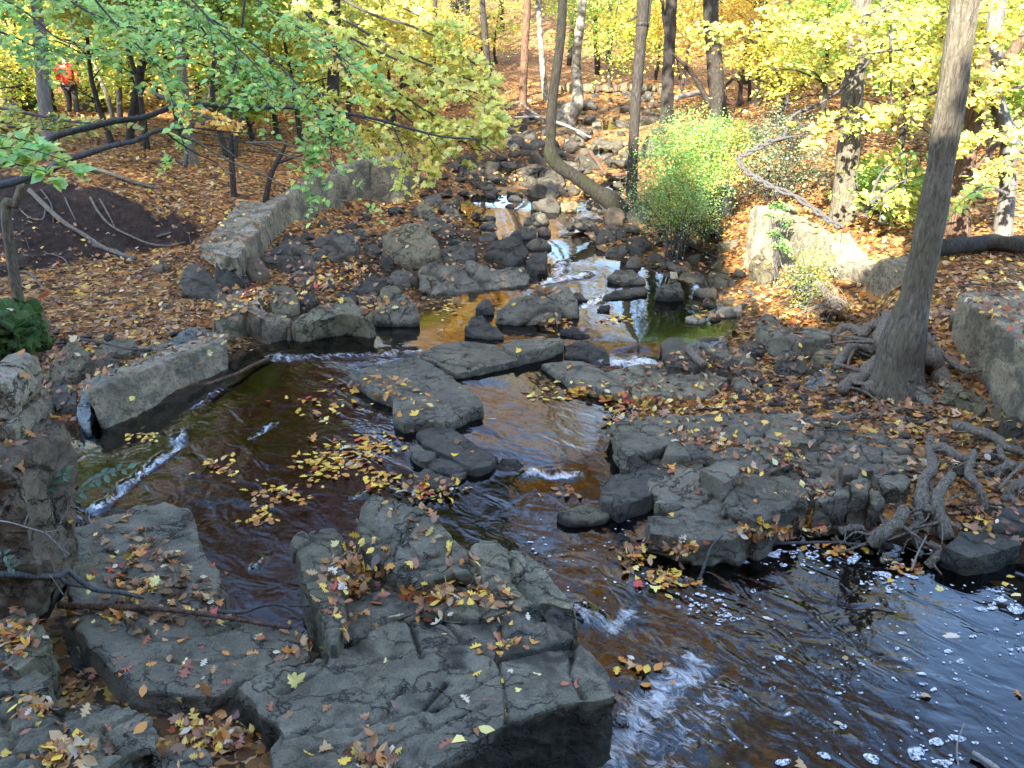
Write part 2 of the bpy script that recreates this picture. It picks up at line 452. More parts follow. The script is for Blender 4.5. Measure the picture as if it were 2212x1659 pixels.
# ------------------------------------------------------------------ terrain and water levels
class Surf:                                          # linear radial basis surface through (px, py, z) control points
    def __init__(s, pts):
        P = np.array([U(px, py, z) for px, py, z in pts])
        s.q = s.warp(P[:, 0], P[:, 1])
        n = len(P)
        A = np.zeros((n + 1, n + 1))
        A[:n, :n] = np.linalg.norm(s.q[:, None] - s.q[None], axis=2)
        A[:n, :n] -= np.eye(n) * 1e-3
        A[n, :n] = A[:n, n] = 1
        s.wt = np.linalg.solve(A, np.append(P[:, 2], 0))
    @staticmethod
    def warp(x, y):
        y = np.clip(y, 2.2, 60)
        x = np.clip(x, -1.3 * (y + 3), 1.3 * (y + 3))
        return np.stack([x / (y + 2) * 6, 6 * np.log(y + 2)], -1)
    def __call__(s, x, y):
        x = np.atleast_1d(np.asarray(x, float)); y = np.atleast_1d(np.asarray(y, float))
        o = np.zeros(len(x))
        for k in range(0, len(x), 20000):
            q = s.warp(x[k:k + 20000], y[k:k + 20000])
            o[k:k + 20000] = np.linalg.norm(q[:, None] - s.q[None], axis=2) @ s.wt[:-1] + s.wt[-1]
        return o
HP = [  # lower pool
 (1300,1659,-.5),(1500,1400,-.4),(1800,1400,-.36),(2100,1450,-.4),(2212,1659,-.45),(1600,1659,-.45),(2150,1300,-.25),(1700,1230,-.12),(2000,1230,-.1),(1400,1250,-.2),
 (2100,1160,.12),(2212,1150,.2),(1900,1100,.13),(1800,1000,.25),(2000,1000,.28),(2212,1000,.42),(1900,900,.36),(2100,900,.42),(1700,880,.3),(1700,780,.36),(1900,820,.46),(2050,850,.5),(2212,900,.5),
 (1560,760,.36),(1650,700,.46),(1800,700,.55),(1880,690,.55),(1700,650,.5),(1620,610,.52),(1660,570,.6),(1550,540,.66),(1500,480,.8),
 (1450,960,.1),(1600,960,.2),(1600,1100,.05),(1450,1080,.0),
 # behind the broken wall
 (2212,640,1.22),(2130,632,1.22),(2212,560,1.32),(2000,560,1.3),(1960,590,1.25),(1900,500,1.4),(1830,500,1.38),(1800,480,1.42),(1700,430,1.5),(1650,405,1.5),(2100,480,1.45),(2212,450,1.6),(1850,430,1.6),(2000,420,1.65),(1720,370,1.75),(1600,340,1.75),
 (1900,330,2.1),(2212,330,2.2),(1700,280,2.2),(2000,250,2.4),(1600,230,2.3),(2212,220,2.6),(1900,180,2.9),(1600,170,2.7),
 # stream bed upstream
 (1400,680,.27),(1300,620,.34),(1240,540,.48),(1220,480,.62),(1080,450,.78),(1150,400,.95),(1060,390,.92),(1300,340,1.08),(1320,280,1.32),(1100,300,1.36),(1200,250,1.65),(1300,230,1.75),(1180,350,1.25),(1220,330,1.32),(1130,320,1.34),(1060,410,1.0),(1110,385,1.08),(1230,375,1.12),(1200,290,1.5),(1400,400,.95),(1370,440,.92),(1345,520,.76),(1340,480,.88),(1450,430,.88),(1000,350,1.12),(1000,280,1.45),(950,450,.85),(1000,500,.72),(900,420,.98),
 (700,500,.85),(800,480,.85),(600,560,.72),(550,620,.55),(700,620,.58),(800,600,.58),(900,650,.28),(1000,650,.28),(1100,680,.28),(900,720,.3),(700,712,.36),(600,740,.3),
 # sloping rock sheet and the left pool
 (700,800,.27),(550,800,.25),(500,900,.1),(400,1000,-.04),(300,1050,-.2),(130,960,-.35),(80,1050,-.35),(700,950,.13),(850,900,.2),(600,1100,-.02),(560,1250,-.3),(450,1150,-.12),(850,1030,.08),(1180,950,.05),(1150,850,.15),(1050,1080,.0),(1250,1000,.03),(1200,1150,-.07),(1350,1150,-.05),(1300,1250,-.15),
 (300,1200,.0),(300,1400,.02),(700,1400,.0),(1000,1500,.0),(1200,1600,-.35),(500,1620,.22),(450,1570,.18),(560,1645,.25),(100,1500,.1),(0,1659,.3),(900,1659,-.15),
 # left bank
 (40,900,.0),(180,880,.0),(100,800,.3),(250,740,.42),(450,720,.42),(100,720,.5),(250,660,.55),(400,680,.5),(380,600,.65),(250,600,.7),(100,640,.66),(0,650,.72),(400,540,.85),(300,540,.85),
 (0,570,.9),(100,540,.98),(200,520,1.0),(350,500,1.0),(420,490,1.1),(0,372,1.95),(100,385,1.88),(200,408,1.74),(300,440,1.52),(400,462,1.33),(430,470,1.22),
 (500,430,1.4),(650,390,1.52),(750,360,1.62),(860,330,1.72),(300,350,1.9),(500,350,1.75),(100,320,2.15),(300,280,2.25),(600,280,2.05),(800,280,1.9),(100,250,2.25),(400,230,2.3),(700,230,2.3),(900,240,2.1),(40,215,2.2),(560,210,2.4),(200,190,2.45),(800,200,2.4),(1000,220,2.1),
 # both faces of the left wall
 (520,560,.75),(590,437,1.3),(690,385,1.5),(560,547,.74),(620,508,.78),(665,484,.82),(700,472,.83),(735,457,.85),(768,448,.9),(800,427,.98),(835,418,1.04),(866,407,1.1)]
HS = Surf(HP)
WP = [(2212,1250,0),(1700,1200,0),(2000,1450,0),(1500,1350,0),(1700,1659,-.02),(2212,1659,0),(2100,1180,0),(1450,1280,.01),(1380,1300,.01),(1350,1290,.05),(1310,1280,.08),(1330,1350,0),(1400,1560,-.03),(1300,1640,-.1),
 (1250,1220,.09),(1350,1170,.1),(1150,1150,.1),(1080,1090,.13),(1150,1060,.15),(1200,1048,.15),(1200,1018,.22),(1180,950,.24),(1280,980,.24),(1150,850,.27),(1020,830,.3),(1000,800,.36),(1350,790,.28),(1380,740,.42),(1400,680,.45),(1500,670,.45),(1330,640,.47),
 (1260,600,.52),(1220,570,.6),(1240,520,.63),(1240,480,.72),(1200,430,.85),(1080,450,.88),(1030,440,.91),(1060,385,1.03),(1300,340,1.18),(1320,300,1.3),(1350,250,1.6),
 (950,650,.38),(1000,690,.4),(850,720,.42),(700,735,.42),(620,752,.42),(640,790,.36),(800,778,.38),(500,860,.22),(600,900,.2),(400,950,.08),(300,1030,0),(130,960,-.02),(90,1050,-.02),(450,1100,.02),(560,1250,0),(700,900,.24),(700,1000,.18),(800,1000,.2),(650,1080,.11),(850,1060,.16),(950,1060,.15),(860,880,.27),
 (450,760,.2),(250,900,-.05),(150,880,-.05),(1560,720,.44),(1900,1180,0)]
WS = Surf(WP)
def poly_world(pts, z): return np.array([U(px, py, z)[:2] for px, py in pts])
def in_poly(x, y, P):
    c = np.zeros(len(x), bool); n = len(P); j = n - 1
    for i in range(n):
        xi, yi = P[i]; xj, yj = P[j]
        cond = ((yi > y) != (yj > y)) & (x < (xj - xi) * (y - yi) / (yj - yi + 1e-12) + xi)
        c ^= cond; j = i
    return c
STREAM = np.vstack([poly_world([(1240,1900),(2600,1900),(2600,1210),(2000,1150),(1640,1150),(1400,1000),(1330,860)], 0.0), poly_world([(1560,740),(1600,690),(1500,625),(1310,575)], .45), poly_world([(1292,480),(1345,405),(1385,330),(1400,258),(1300,258),(1275,320),(1262,380)], 1.0),
                    poly_world([(1262,430),(1215,450),(1190,430),(1150,395),(1120,358),(1015,358),(1000,450),(1050,485),(1130,500),(1175,560)], .9), poly_world([(1000,640),(800,690),(600,735),(500,760)], .4), poly_world([(300,900),(60,900),(30,1200),(300,1230),(600,1420),(900,1250),(1200,1500)], 0.0)])
def hill(x, y):
    z = np.interp(y, [36, 44, 50, 58, 66, 80, 110, 150], [1.9, 2.35, 2.9, 4.1, 6.0, 10.2, 17.0, 20.0])
    dip = np.exp(-((x - 2.5 - (y - 60) * .05) / 4.5) ** 2) * np.clip((y - 50) / 22, 0, 1)
    z = z - dip * np.clip(z - 8.6, 0, 30)
    z = z + np.clip(-x - 12, 0, 40) * .02 * np.clip((y - 36) / 20, 0, 1)
    return z
def H(x, y):
    x = np.atleast_1d(np.asarray(x, float)); y = np.atleast_1d(np.asarray(y, float))
    a = HS(x, y)
    t = np.clip((y - 33) / 11, 0, 1); t = t * t * (3 - 2 * t)
    z = a * (1 - t) + (hill(x, y) + .25 * fbm(xyz(x * .15, y * .15), 3, 5)) * t
    p = xyz(x, y)
    z = z + .035 * fbm(p * 1.1, 4, 3) + .012 * fbm(p * 6, 2, 11)
    return z
def Wl(x, y): return WS(x, y)
def h1(x, y): return float(H([x], [y])[0])
def fast_h(x, y):
    l = GTREE.ray_cast(Vector((x, y, 60)), Vector((0, 0, -1)))[0]
    return l.z if l is not None else h1(x, y)
def ground_hit(px, py, water=True):
    d = ray(px, py)
    t = np.concatenate([np.linspace(3.0, 25, 450), np.linspace(25.1, 130, 500)])
    P = O + t[:, None] * d
    g = H(P[:, 0], P[:, 1])
    if water:
        ins = in_poly(P[:, 0], P[:, 1], STREAM)
        g = np.where(ins, np.maximum(g, Wl(P[:, 0], P[:, 1])), g)
    k = np.argmax(P[:, 2] <= g)
    if P[k, 2] > g[k]: k = len(t) - 1
    return P[k]

# --- ground sheet: rows widen with distance, from behind the camera to the hill's far side
ys = np.concatenate([np.linspace(-45, 2.2, 22)[:-1], np.exp(np.linspace(np.log(2.2), np.log(45), 310)), np.linspace(46, 160, 70)])
ts = np.linspace(-1, 1, 301)
ts = np.sign(ts) * (.55 * np.abs(ts) + .45 * np.abs(ts) ** 3)
half = np.where(ys < 2.2, 30.0, np.maximum(.95 * ys + 5, 5))
half = np.where(ys < 2.2, 24 + 0 * ys, half)
half[ys >= 2.2] = .95 * ys[ys >= 2.2] + 5 + 17 * np.exp(-(ys[ys >= 2.2] - 2.2) / .8)
X = half[:, None] * ts[None]; Y = np.repeat(ys[:, None], len(ts), 1)
gx, gy = X.ravel(), Y.ravel()
gz = H(gx, gy)
nr, nc = X.shape
idx = np.arange(nr * nc).reshape(nr, nc)
quads = np.stack([idx[:-1, :-1], idx[:-1, 1:], idx[1:, 1:], idx[1:, :-1]], -1).reshape(-1, 4)
gw = Wl(gx, gy); gin = in_poly(gx, gy, STREAM)
ground_me = mesh_np('ground', np.stack([gx, gy, gz], 1), quads, 4, True)
def blob(px, py, z, rx, ry, soft=.35):                # soft elliptical mask on the ground, in metres
    c = U(px, py, z)
    d = np.sqrt(((gx - c[0]) / rx) ** 2 + ((gy - c[1]) / ry) ** 2)
    return np.clip((1 + soft - d) / (2 * soft), 0, 1)
soilP = np.array([ground_hit(px, py, False)[:2] for px, py in [(-300,610),(0,600),(120,575),(230,555),(330,540),(400,528),(440,512),(436,488),(420,478),(380,462),(300,441),(200,408),(100,384),(0,374),(-300,360)]])
soil = in_poly(gx, gy, soilP).astype(float)
soil = np.clip(soil * 1.0 + np.clip(.5 * fbm(xyz(gx, gy) * 2, 3, 21) - .3, 0, .4) * (soil > 0), 0, 1)
gz = gz + soil * .09 * fbm(xyz(gx, gy) * 3.2, 4, 77)
ground_me.vertices.foreach_set('co', np.stack([gx, gy, gz], 1).astype(np.float32).ravel()); ground_me.update()
bedP = np.vstack([poly_world([(1250,1900),(2700,1900),(2700,1200),(1900,1130),(1700,1050),(1600,900)], 0.0), poly_world([(1640,760),(1660,640),(1560,560),(1500,480)], .6), poly_world([(1430,400),(1450,250),(980,250)], 1.2), poly_world([(960,380),(900,480),(700,520),(520,600)], .8), poly_world([(500,740),(200,880),(0,900),(0,1300),(0,1900)], .1)])
inb = in_poly(gx, gy, bedP)
bed = np.where(inb, np.clip(.55 + .9 * fbm(xyz(gx, gy) * .9, 4, 41) - np.clip((gz - gw - .05) * 1.0, 0, .8), 0, 1), 0)
bed = np.where(gin & (gz < gw + .04), 1, bed)
sand = blob(1400, 690, .3, 1.3, 1.3) + blob(1240, 540, .5, .7, 1.6) + blob(1150, 440, .8, 1.5, 2.5) + blob(1320, 300, 1.2, 2.0, 7) + .8 * blob(1170, 930, .2, .75, .8) + .45 * blob(1650, 1300, -.2, .8, .5)
fattr(ground_me, 'soil', soil); fattr(ground_me, 'bed', bed); fattr(ground_me, 'sand', np.clip(sand, 0, 1))
tag(obj('ground', ground_me, M['ground']), kind='structure')
GTREE = BVHTree.FromPolygons(np.stack([gx, gy, gz], 1).tolist(), quads.tolist())

# --- water sheet
wy = np.exp(np.linspace(np.log(3.0), np.log(40), 400))
wtx = np.linspace(-.72, .86, 380)
WX = (wy[:, None] + .4) * wtx[None]; WY = np.repeat(wy[:, None], len(wtx), 1)
wx, wyv = WX.ravel(), WY.ravel()
wz = Wl(wx, wyv); wh = H(wx, wyv)
foam = np.zeros(len(wx))
FOAM = [([(575,762),(640,772),(760,766),(890,760)], .4, .12, .55), ([(215,1085),(300,1022),(385,972),(398,940)], .03, .07, .7), ([(425,862),(480,842)], .2, .07, .55), ([(545,935),(585,915)], .2, .04, .7), ([(1140,1022),(1240,1026)], .2, .05, 1.0), ([(1305,772),(1430,780)], .36, .12, 1.0),
        ([(1170,605),(1265,592)], .55, .11, 1.0), ([(1205,590),(1215,570)], .58, .10, .9), ([(1262,655),(1315,640)], .48, .09, 1.0), ([(1245,1322),(1320,1352),(1360,1318)], .03, .08, .7), ([(1490,1450),(1400,1530),(1330,1600),(1260,1690)], -.05, .2, .72), ([(1560,1500),(1480,1580),(1390,1680)], -.04, .22, .5), ([(975,790),(990,800)], .35, .05, .8),
        ([(1300,490),(1230,500)], .7, .12, .7), ([(700,600),(720,600)], .5, .01, .1), ([(1440,1245),(1520,1270)], .0, .05, .6), ([(765,1068),(790,1060)], .17, .035, .7), ([(550,1222),(570,1205)], .02, .035, .6), ([(1360,545),(1440,550)], .6, .02, .1)]
for pl, z, wd, amt in FOAM:
    P = np.array([U(a, b, z)[:2] for a, b in pl])
    dm = np.full(len(wx), 9.0)
    for a, b in zip(P[:-1], P[1:]):
        ab = b - a
        t = np.clip(((wx - a[0]) * ab[0] + (wyv - a[1]) * ab[1]) / (ab @ ab + 1e-9), 0, 1)
        dm = np.minimum(dm, np.hypot(wx - a[0] - t * ab[0], wyv - a[1] - t * ab[1]))
    foam = np.maximum(foam, amt * np.exp(-(dm / wd) ** 2))
# flow-aligned coordinates: arcs round the bend in the lower pool, along the stream elsewhere
cpt = U(1180, 1800, 0)[:2]
dx, dy = wx - cpt[0], wyv - cpt[1]
rr = np.hypot(dx, dy); an = np.arctan2(dy, dx)
arc_s, arc_t = an * 2.2, rr
t = np.clip((wyv - 5.2) / 2.2 + np.clip((-wx + .2) * 1.2, 0, 3), 0, 1); t = t * t * (3 - 2 * t)
# left sheet runs down to the front left, centre runs toward the camera
lf = 1 / (1 + np.exp((wx + .55) * 3.0))
fs = (wx * math.cos(R(215)) + wyv * math.sin(R(215))) * lf + (wx * .8) * (1 - lf)
ft = (-wx * math.sin(R(215)) + wyv * math.cos(R(215))) * lf + (wyv * .8) * (1 - lf)
cen = np.exp(-((wx - .25) / .8) ** 2 - ((wyv - 7.9) / .9) ** 2)
s_ = arc_s * (1 - t) + fs * t + 3; t_ = arc_t * (1 - t) + ft * t
s2 = wx * .75 - wyv * .66; t2 = wx * .66 + wyv * .75
chop = .03 + .09 * np.clip((9.5 - wyv) / 2, 0, 1) + .55 * np.exp(-((wx - 1.3) / 1.3) ** 2 - ((wyv - 4.9) / 1.0) ** 2) + .10 * cen + .8 * np.clip(foam, 0, 1) + .22 * np.exp(-((wx + 1.9) / 1.5) ** 2 - ((wyv - 8.3) / 2) ** 2)
pw = xyz(wx, wyv)
wz = wz + np.clip(foam, 0, 1) * .055 * fbm(pw * 8, 3, 61) + .006 * fbm(xyz(s2 * 2, t2 * 7), 2, 62) * np.clip(chop * 2, 0, 1.5)
win = in_poly(wx, wyv, STREAM)
ok = win & (wz > wh - .06)
wn, wc = WX.shape
wi = np.arange(wn * wc).reshape(wn, wc)
wq = np.stack([wi[:-1, :-1], wi[:-1, 1:], wi[1:, 1:], wi[1:, :-1]], -1).reshape(-1, 4)
wq = wq[ok[wq].any(1)]
used = np.unique(wq); remap = np.full(wn * wc, -1); remap[used] = np.arange(len(used))
water_me = mesh_np('water', np.stack([wx, wyv, wz], 1)[used], remap[wq], 4, True)
fattr(water_me, 'foam', np.clip(foam[used], 0, 1)); fattr(water_me, 'chop', np.clip(chop[used], 0, 1))
a_ = water_me.attributes.new('flow', 'FLOAT_VECTOR', 'POINT')
a_.data.foreach_set('vector', np.stack([s2[used], t2[used], np.zeros(len(used))], 1).astype(np.float32).ravel())
tag(obj('water', water_me, M['water']), kind='structure')

WTREE = BVHTree.FromPolygons(np.stack([wx, wyv, wz], 1)[used].tolist(), remap[wq].tolist())
# ------------------------------------------------------------------ rocks, slabs and walls
QUEUE = []                                            # solids waiting for their even remeshing
SOL_V, SOL_F, SOL_OWN, SOL_N = [], [], [], 0           # what leaves and sticks can lie on
OWN = []
def add_solid(V, F, own):
    global SOL_N
    SOL_V.append(np.asarray(V)); SOL_F.extend([tuple(int(i) + SOL_N for i in f) for f in F]); SOL_OWN.extend([len(OWN)] * len(F)); OWN.append(own); SOL_N += len(V)
def roughen(P, seed, amt, its=2):                      # breaks a straight outline into a natural edge
    rs = np.random.default_rng(seed)
    P = np.asarray(P, float)
    for k in range(its):
        Q = []
        for a, b in zip(P, np.roll(P, -1, 0)):
            L = np.linalg.norm(b[:2] - a[:2]); m = (a + b) / 2
            n = np.array((-(b - a)[1], (b - a)[0], 0)) / (L + 1e-9)
            Q += [a, m + n * L * amt * rs.normal() if L > .06 else m]
        P = np.array(Q); amt *= .8
    return P
def solid(name, top, bottom, mat, vox, label=None, cat=None, group=None, parent=None, seed=0, amp=.05, rnd=1, cracks=(), own=None, fine=.5, cell=None, plabel=None, wet=.03):
    n = len(top)
    bm = bmesh.new()
    vt = [bm.verts.new(p) for p in top]; vb = [bm.verts.new(p) for p in bottom]
    for k in range(n):
        bm.faces.new((vt[k], vb[k], vb[(k + 1) % n], vt[(k + 1) % n]))
    bm.faces.new(vt); bm.faces.new(vb[::-1])
    bmesh.ops.triangulate(bm, faces=[f for f in bm.faces if len(f.verts) > 4])
    bmesh.ops.recalc_face_normals(bm, faces=bm.faces)
    me = bpy.data.meshes.new(name); bm.to_mesh(me); bm.free()
    QUEUE.append(dict(name=name, me=me, mat=mat, vox=vox, label=label, cat=cat, group=group, parent=parent, seed=seed, amp=amp, rnd=rnd, cracks=cracks, own=own or label, fine=fine, cell=cell, c=np.mean(top, 0), plabel=plabel, wet=wet))
NROCK = [0]
def rock(label, Z, pts, tilt=.3, tx=0.0, fh=14, zf=None, th=None, mat='rock', name='boulder', cat='rock', amp=.05, flare=1.05, rnd=1, cracks=(), edge=.05, group=None, own=None, parent=None, vox=None, base=None, fine=.5, cell=None, lean=.04, wet=.03):
    NROCK[0] += 1; seed = NROCK[0]
    if wet == .03 and name == 'boulder': wet = .07
    pts = zp(Z, pts)
    if Z: fh = fh * ZONES[Z][2]
    k = max(range(len(pts)), key=lambda i: pts[i][1]); fx, fy = pts[k]
    if zf is None:
        if base: g = ground_hit(*zp(Z, [base])[0])
        else: g = ground_hit(fx, fy + fh)
        f = UY(fx, fy, g[1] + lean)
        zf = max(f[2], h1(f[0], f[1]) + .03); f = U(fx, fy, zf)
    else:
        f = U(fx, fy, zf)
    top = []
    for px, py in pts:
        d = ray(px, py)
        t = (f[2] - tilt * f[1] - tx * f[0] - CAMH) / (d[2] - tilt * d[1] - tx * d[0])
        top.append(O + d * t)
    top = roughen(top, seed, edge)
    c = top.mean(0)
    bot = c + (top - c) * flare
    if th is not None: bot[:, 2] = top[:, 2] - th
    else: bot[:, 2] = np.minimum(H(bot[:, 0], bot[:, 1]) - .12, top[:, 2] - .06)
    if vox is None: vox = min(.11, max(.012, np.linalg.norm(c - O) * .00245))
    cw = []
    for pl, wd, dp in cracks:
        q = []
        for px, py in zp(Z, pl):
            d = ray(px, py); t = (f[2] - tilt * f[1] - tx * f[0] - CAMH) / (d[2] - tilt * d[1] - tx * d[0]); q.append(O + d * t)
        cw.append((np.array(q), wd, dp))
    solid(name, top, bot, mat, vox, label, cat if parent is None else None, group, parent, seed, amp, rnd, cw, own, fine, cell, label if parent is not None else None, wet)
def flush():
    temps = []
    for q in QUEUE:
        o = bpy.data.objects.new('tmp', q['me']); COL.objects.link(o)
        m = o.modifiers.new('r', 'REMESH'); m.mode = 'VOXEL'; m.voxel_size = q['vox']; m.use_smooth_shade = True
        temps.append(o)
    dg = bpy.context.evaluated_depsgraph_get()
    dg.update()
    for q, o in zip(QUEUE, temps):
        q['new'] = bpy.data.meshes.new_from_object(o.evaluated_get(dg))
    for q, o in zip(QUEUE, temps):
        bpy.data.objects.remove(o); bpy.data.meshes.remove(q['me'])
        me = q['new']; me.name = q['name']
        n = len(me.vertices)
        if n == 0: print('EMPTY', q['label']); continue
        co = np.empty(n * 3); me.vertices.foreach_get('co', co); co = co.reshape(-1, 3)
        ed = np.empty(len(me.edges) * 2, np.int64); me.edges.foreach_get('vertices', ed); ed = ed.reshape(-1, 2)
        deg = np.bincount(ed.ravel(), minlength=n)[:, None]
        for _ in range(q['rnd']):
            s = np.zeros_like(co); np.add.at(s, ed[:, 0], co[ed[:, 1]]); np.add.at(s, ed[:, 1], co[ed[:, 0]])
            co = co * .68 + .32 * s / np.maximum(deg, 1)
        me.vertices.foreach_set('co', co.ravel()); me.update()
        nm = np.empty(n * 3); me.vertices.foreach_get('normal', nm); nm = nm.reshape(-1, 3)
        sz = (co.max(0) - co.min(0)).max()
        amp = q['amp'] * min(sz, 1.3); sd = q['seed']
        rs = np.random.default_rng(sd); A = rs.normal(size=(3, 3)); A, _ = np.linalg.qr(A)
        p = co @ A
        wv = np.stack([vnoise(p * 1.5, sd + k) for k in range(3)], 1)
        cell = q['cell'] or sz * .38
        f1, f2, cid = voro((p + wv * .12 * cell) / cell * (1, 1, 1.7), sd)
        d = amp * .8 * (cid - .5) * np.clip((f2 - f1) * 12, 0, 1) - amp * .5 * np.exp(-((f2 - f1) / .035) ** 2) * np.clip(vnoise(co * 1.1, sd + 21) * 4 + .6, 0, 1)
        d += amp * .38 * fbm(co / sz * 3.2, 4, sd)
        g1, g2, gid = voro((co + wv * .05) / (cell * .33), sd + 5)
        d += amp * q['fine'] * .40 * ((gid - .5) * np.clip((g2 - g1) * 9, 0, 1)) * np.clip(.5 + 1.6 * vnoise(co * 1.7, sd + 22), 0, 1)
        d += amp * q['fine'] * .35 * fbm(co * 9, 3, sd + 3)
        for pl, wd, dp in q['cracks']:
            dm = np.full(n, 9.0)
            jit = .5 * wd * fbm(co * 7, 3, sd + 8)
            for a, b in zip(pl[:-1], pl[1:]):
                ab = b - a; t = np.clip(((co - a) @ ab) / (ab @ ab + 1e-9), 0, 1)
                dm = np.minimum(dm, np.linalg.norm((co - a - t[:, None] * ab), axis=1))
            d -= dp * np.exp(-((dm + jit) / wd) ** 2)
        co = co + nm * d[:, None]
        me.vertices.foreach_set('co', co.ravel()); me.update()
        if q['mat'] == 'auto': q['mat'] = 'rock'
        me.materials.clear(); me.materials.append(M[q['mat']])
        ws_ = Wl(co[:, 0], co[:, 1]); nearw = in_poly(co[:, 0], co[:, 1], STREAM) if q['wet'] < .2 else np.ones(n)
        wt = np.clip((ws_ + q['wet'] - co[:, 2] + .05 * fbm(co * 5, 3, 91)) / .05, 0, 1) * nearw
        fattr(me, 'wet', wt * .85)
        me.set_sharp_from_angle(angle=R(32))
        o = obj(q['name'], me, None, q['parent'])
        if q['parent'] is None: tag(o, q['label'], q['cat'], q['group'])
        elif q['plabel']: o['label'] = q['plabel']
        lt = np.empty(len(me.polygons), np.int32); me.polygons.foreach_get('loop_total', lt)
        li = np.empty(len(me.loops), np.int32); me.loops.foreach_get('vertex_index', li)
        ls = np.concatenate([[0], np.cumsum(lt)[:-1]])
        add_solid(co, [li[a:a + b] for a, b in zip(ls, lt)], q['own'])
        q['obj'] = o
    QUEUE.clear()

# ---- the foreground
FG = 'the big front slab'
rock('large flat cracked grey slab at the bottom with a dark sheer face over the cascade', None,
     [(505,1482),(580,1440),(671,1421),(730,1400),(770,1378),(856,1331),(890,1320),(1000,1332),(1055,1340),(1110,1312),(1165,1305),(1184,1330),(1230,1365),(1262,1395),(1310,1440),(1335,1500),(1300,1512),(1210,1520),(1090,1565),(1035,1598),(930,1660),(900,1780),(640,1800),(590,1640),(612,1590),(560,1540)],
     zf=.44, tilt=.02, tx=0, th=.95, mat='rock', name='slab', cat='rock slab', amp=.035, flare=.99, edge=.035, own=FG, vox=.0135, fine=.9, wet=.52,
     cracks=[([(885,1340),(895,1370),(910,1410)], .018, .05), ([(735,1440),(800,1425),(870,1405)], .012, .03), ([(760,1580),(835,1540),(850,1500),(870,1480)], .014, .035), ([(730,1565),(830,1555),(960,1520),(1080,1450)], .010, .025), ([(900,1540),(945,1490),(965,1470)], .012, .03), ([(1080,1350),(1075,1420),(1090,1480),(1095,1560)], .014, .04),
             ([(600,1490),(690,1450),(715,1400)], .014, .035), ([(950,1330),(1000,1375),(1070,1420)], .012, .03), ([(700,1610),(830,1610),(930,1570),(1050,1520)], .012, .03), ([(1080,1420),(1160,1400),(1240,1385)], .015, .04), ([(620,1590),(720,1560)], .012, .03), ([(1240,1385),(1230,1450),(1260,1500)], .014, .035)])
rock('upright lichened boulder with a rounded top standing behind the big front slab', None,
     [(767,1118),(783,1076),(805,1058),(850,1068),(905,1090),(950,1125),(985,1168),(1022,1195),(1015,1235),(905,1262),(868,1250),(800,1195),(775,1150)], zf=.57, tilt=.36, tx=-.05, mat='rock_lichen', amp=.04, own='the rounded lichened boulder', flare=1.0, edge=.03, rnd=2)
rock('blunt grey rock stub with a dark sheer face beside the deep pool', None,
     [(637,1172),(660,1152),(720,1146),(738,1165),(745,1230),(742,1330),(722,1395),(695,1340),(660,1260)], zf=.54, tilt=.06, mat='rock_lichen', own='the blunt rock stub', amp=.045, edge=.03, flare=.98)
rock('low rock shelf heaped with oak leaves between stub and rounded boulder', None,
     [(735,1190),(800,1200),(880,1260),(900,1330),(800,1370),(735,1395),(728,1300)], zf=.42, tilt=.05, mat='rock', own='the rock shelf behind the big slab', name='slab', cat='rock slab')
rock('cracked grey rock ridge stepping down to the water beside the rounded boulder', None,
     [(1015,1180),(1040,1160),(1075,1165),(1092,1188),(1115,1185),(1150,1200),(1170,1225),(1240,1295),(1247,1318),(1175,1300),(1105,1320),(1020,1335),(900,1320),(905,1262),(1010,1240)], zf=.45, tilt=.05, tx=-.06, mat='rock_lichen', amp=.06, own='the cracked ridge beside the rounded boulder', flare=1.02,
     cracks=[([(1100,1190),(1110,1250),(1160,1300)], .016, .05), ([(1015,1200),(1040,1270),(1100,1315)], .014, .04)])
rock('small dark squared rock at the waterline below the cracked ridge', None, [(1170,1330),(1195,1305),(1245,1325),(1250,1390),(1235,1420),(1190,1395)], zf=.40, tilt=.0, mat='rock_wet', amp=.07, own='the dark squared rock')
rock('broad tilted grey slab at the pool edge with a stick across its foot', None,
     [(150,1150),(205,1120),(290,1098),(355,1086),(395,1100),(420,1135),(440,1180),(478,1230),(476,1270),(465,1300),(480,1330),(330,1325),(160,1320),(140,1270),(152,1205)], zf=.30, tilt=.05, tx=-.12, mat='rock', name='slab', cat='rock slab', amp=.04, own='the broad tilted slab by the pool', fine=.7, vox=.015,
     cracks=[([(180,1200),(300,1190),(420,1150)], .010, .02), ([(200,1290),(300,1240),(430,1200)], .012, .025)])
rock('low dark flat slab under the brown stick, split from the front slab by a crevice', None,
     [(140,1345),(150,1312),(330,1318),(480,1325),(540,1350),(630,1360),(668,1385),(672,1418),(580,1455),(505,1472),(478,1500),(300,1488),(240,1440),(222,1412),(190,1378)], zf=.31, tilt=.04, tx=-.02, mat='rock', name='slab', cat='rock slab', amp=.03, own='the low dark slab under the stick', fine=.8, vox=.015,
     cracks=[([(280,1330),(330,1380),(440,1375),(525,1350)], .014, .035), ([(145,1345),(200,1400),(245,1440)], .014, .03), ([(330,1420),(420,1440),(560,1410)], .010, .025)])
rock('block of pale rock topped with brown leaves at the frame edge', 'G', [(-60,720),(30,700),(130,655),(210,680),(315,850),(300,900),(110,1040),(-60,940)], zf=.52, tilt=.0, mat='rock_olive', own='the leaf-topped block', amp=.05)
rock('small grey step of rock below the leaf-topped block', 'G', [(-60,1060),(200,1020),(310,1090),(315,1140),(200,1180),(-60,1180)], zf=.45, tilt=.02, mat='rock', own='the small rock step', amp=.06)
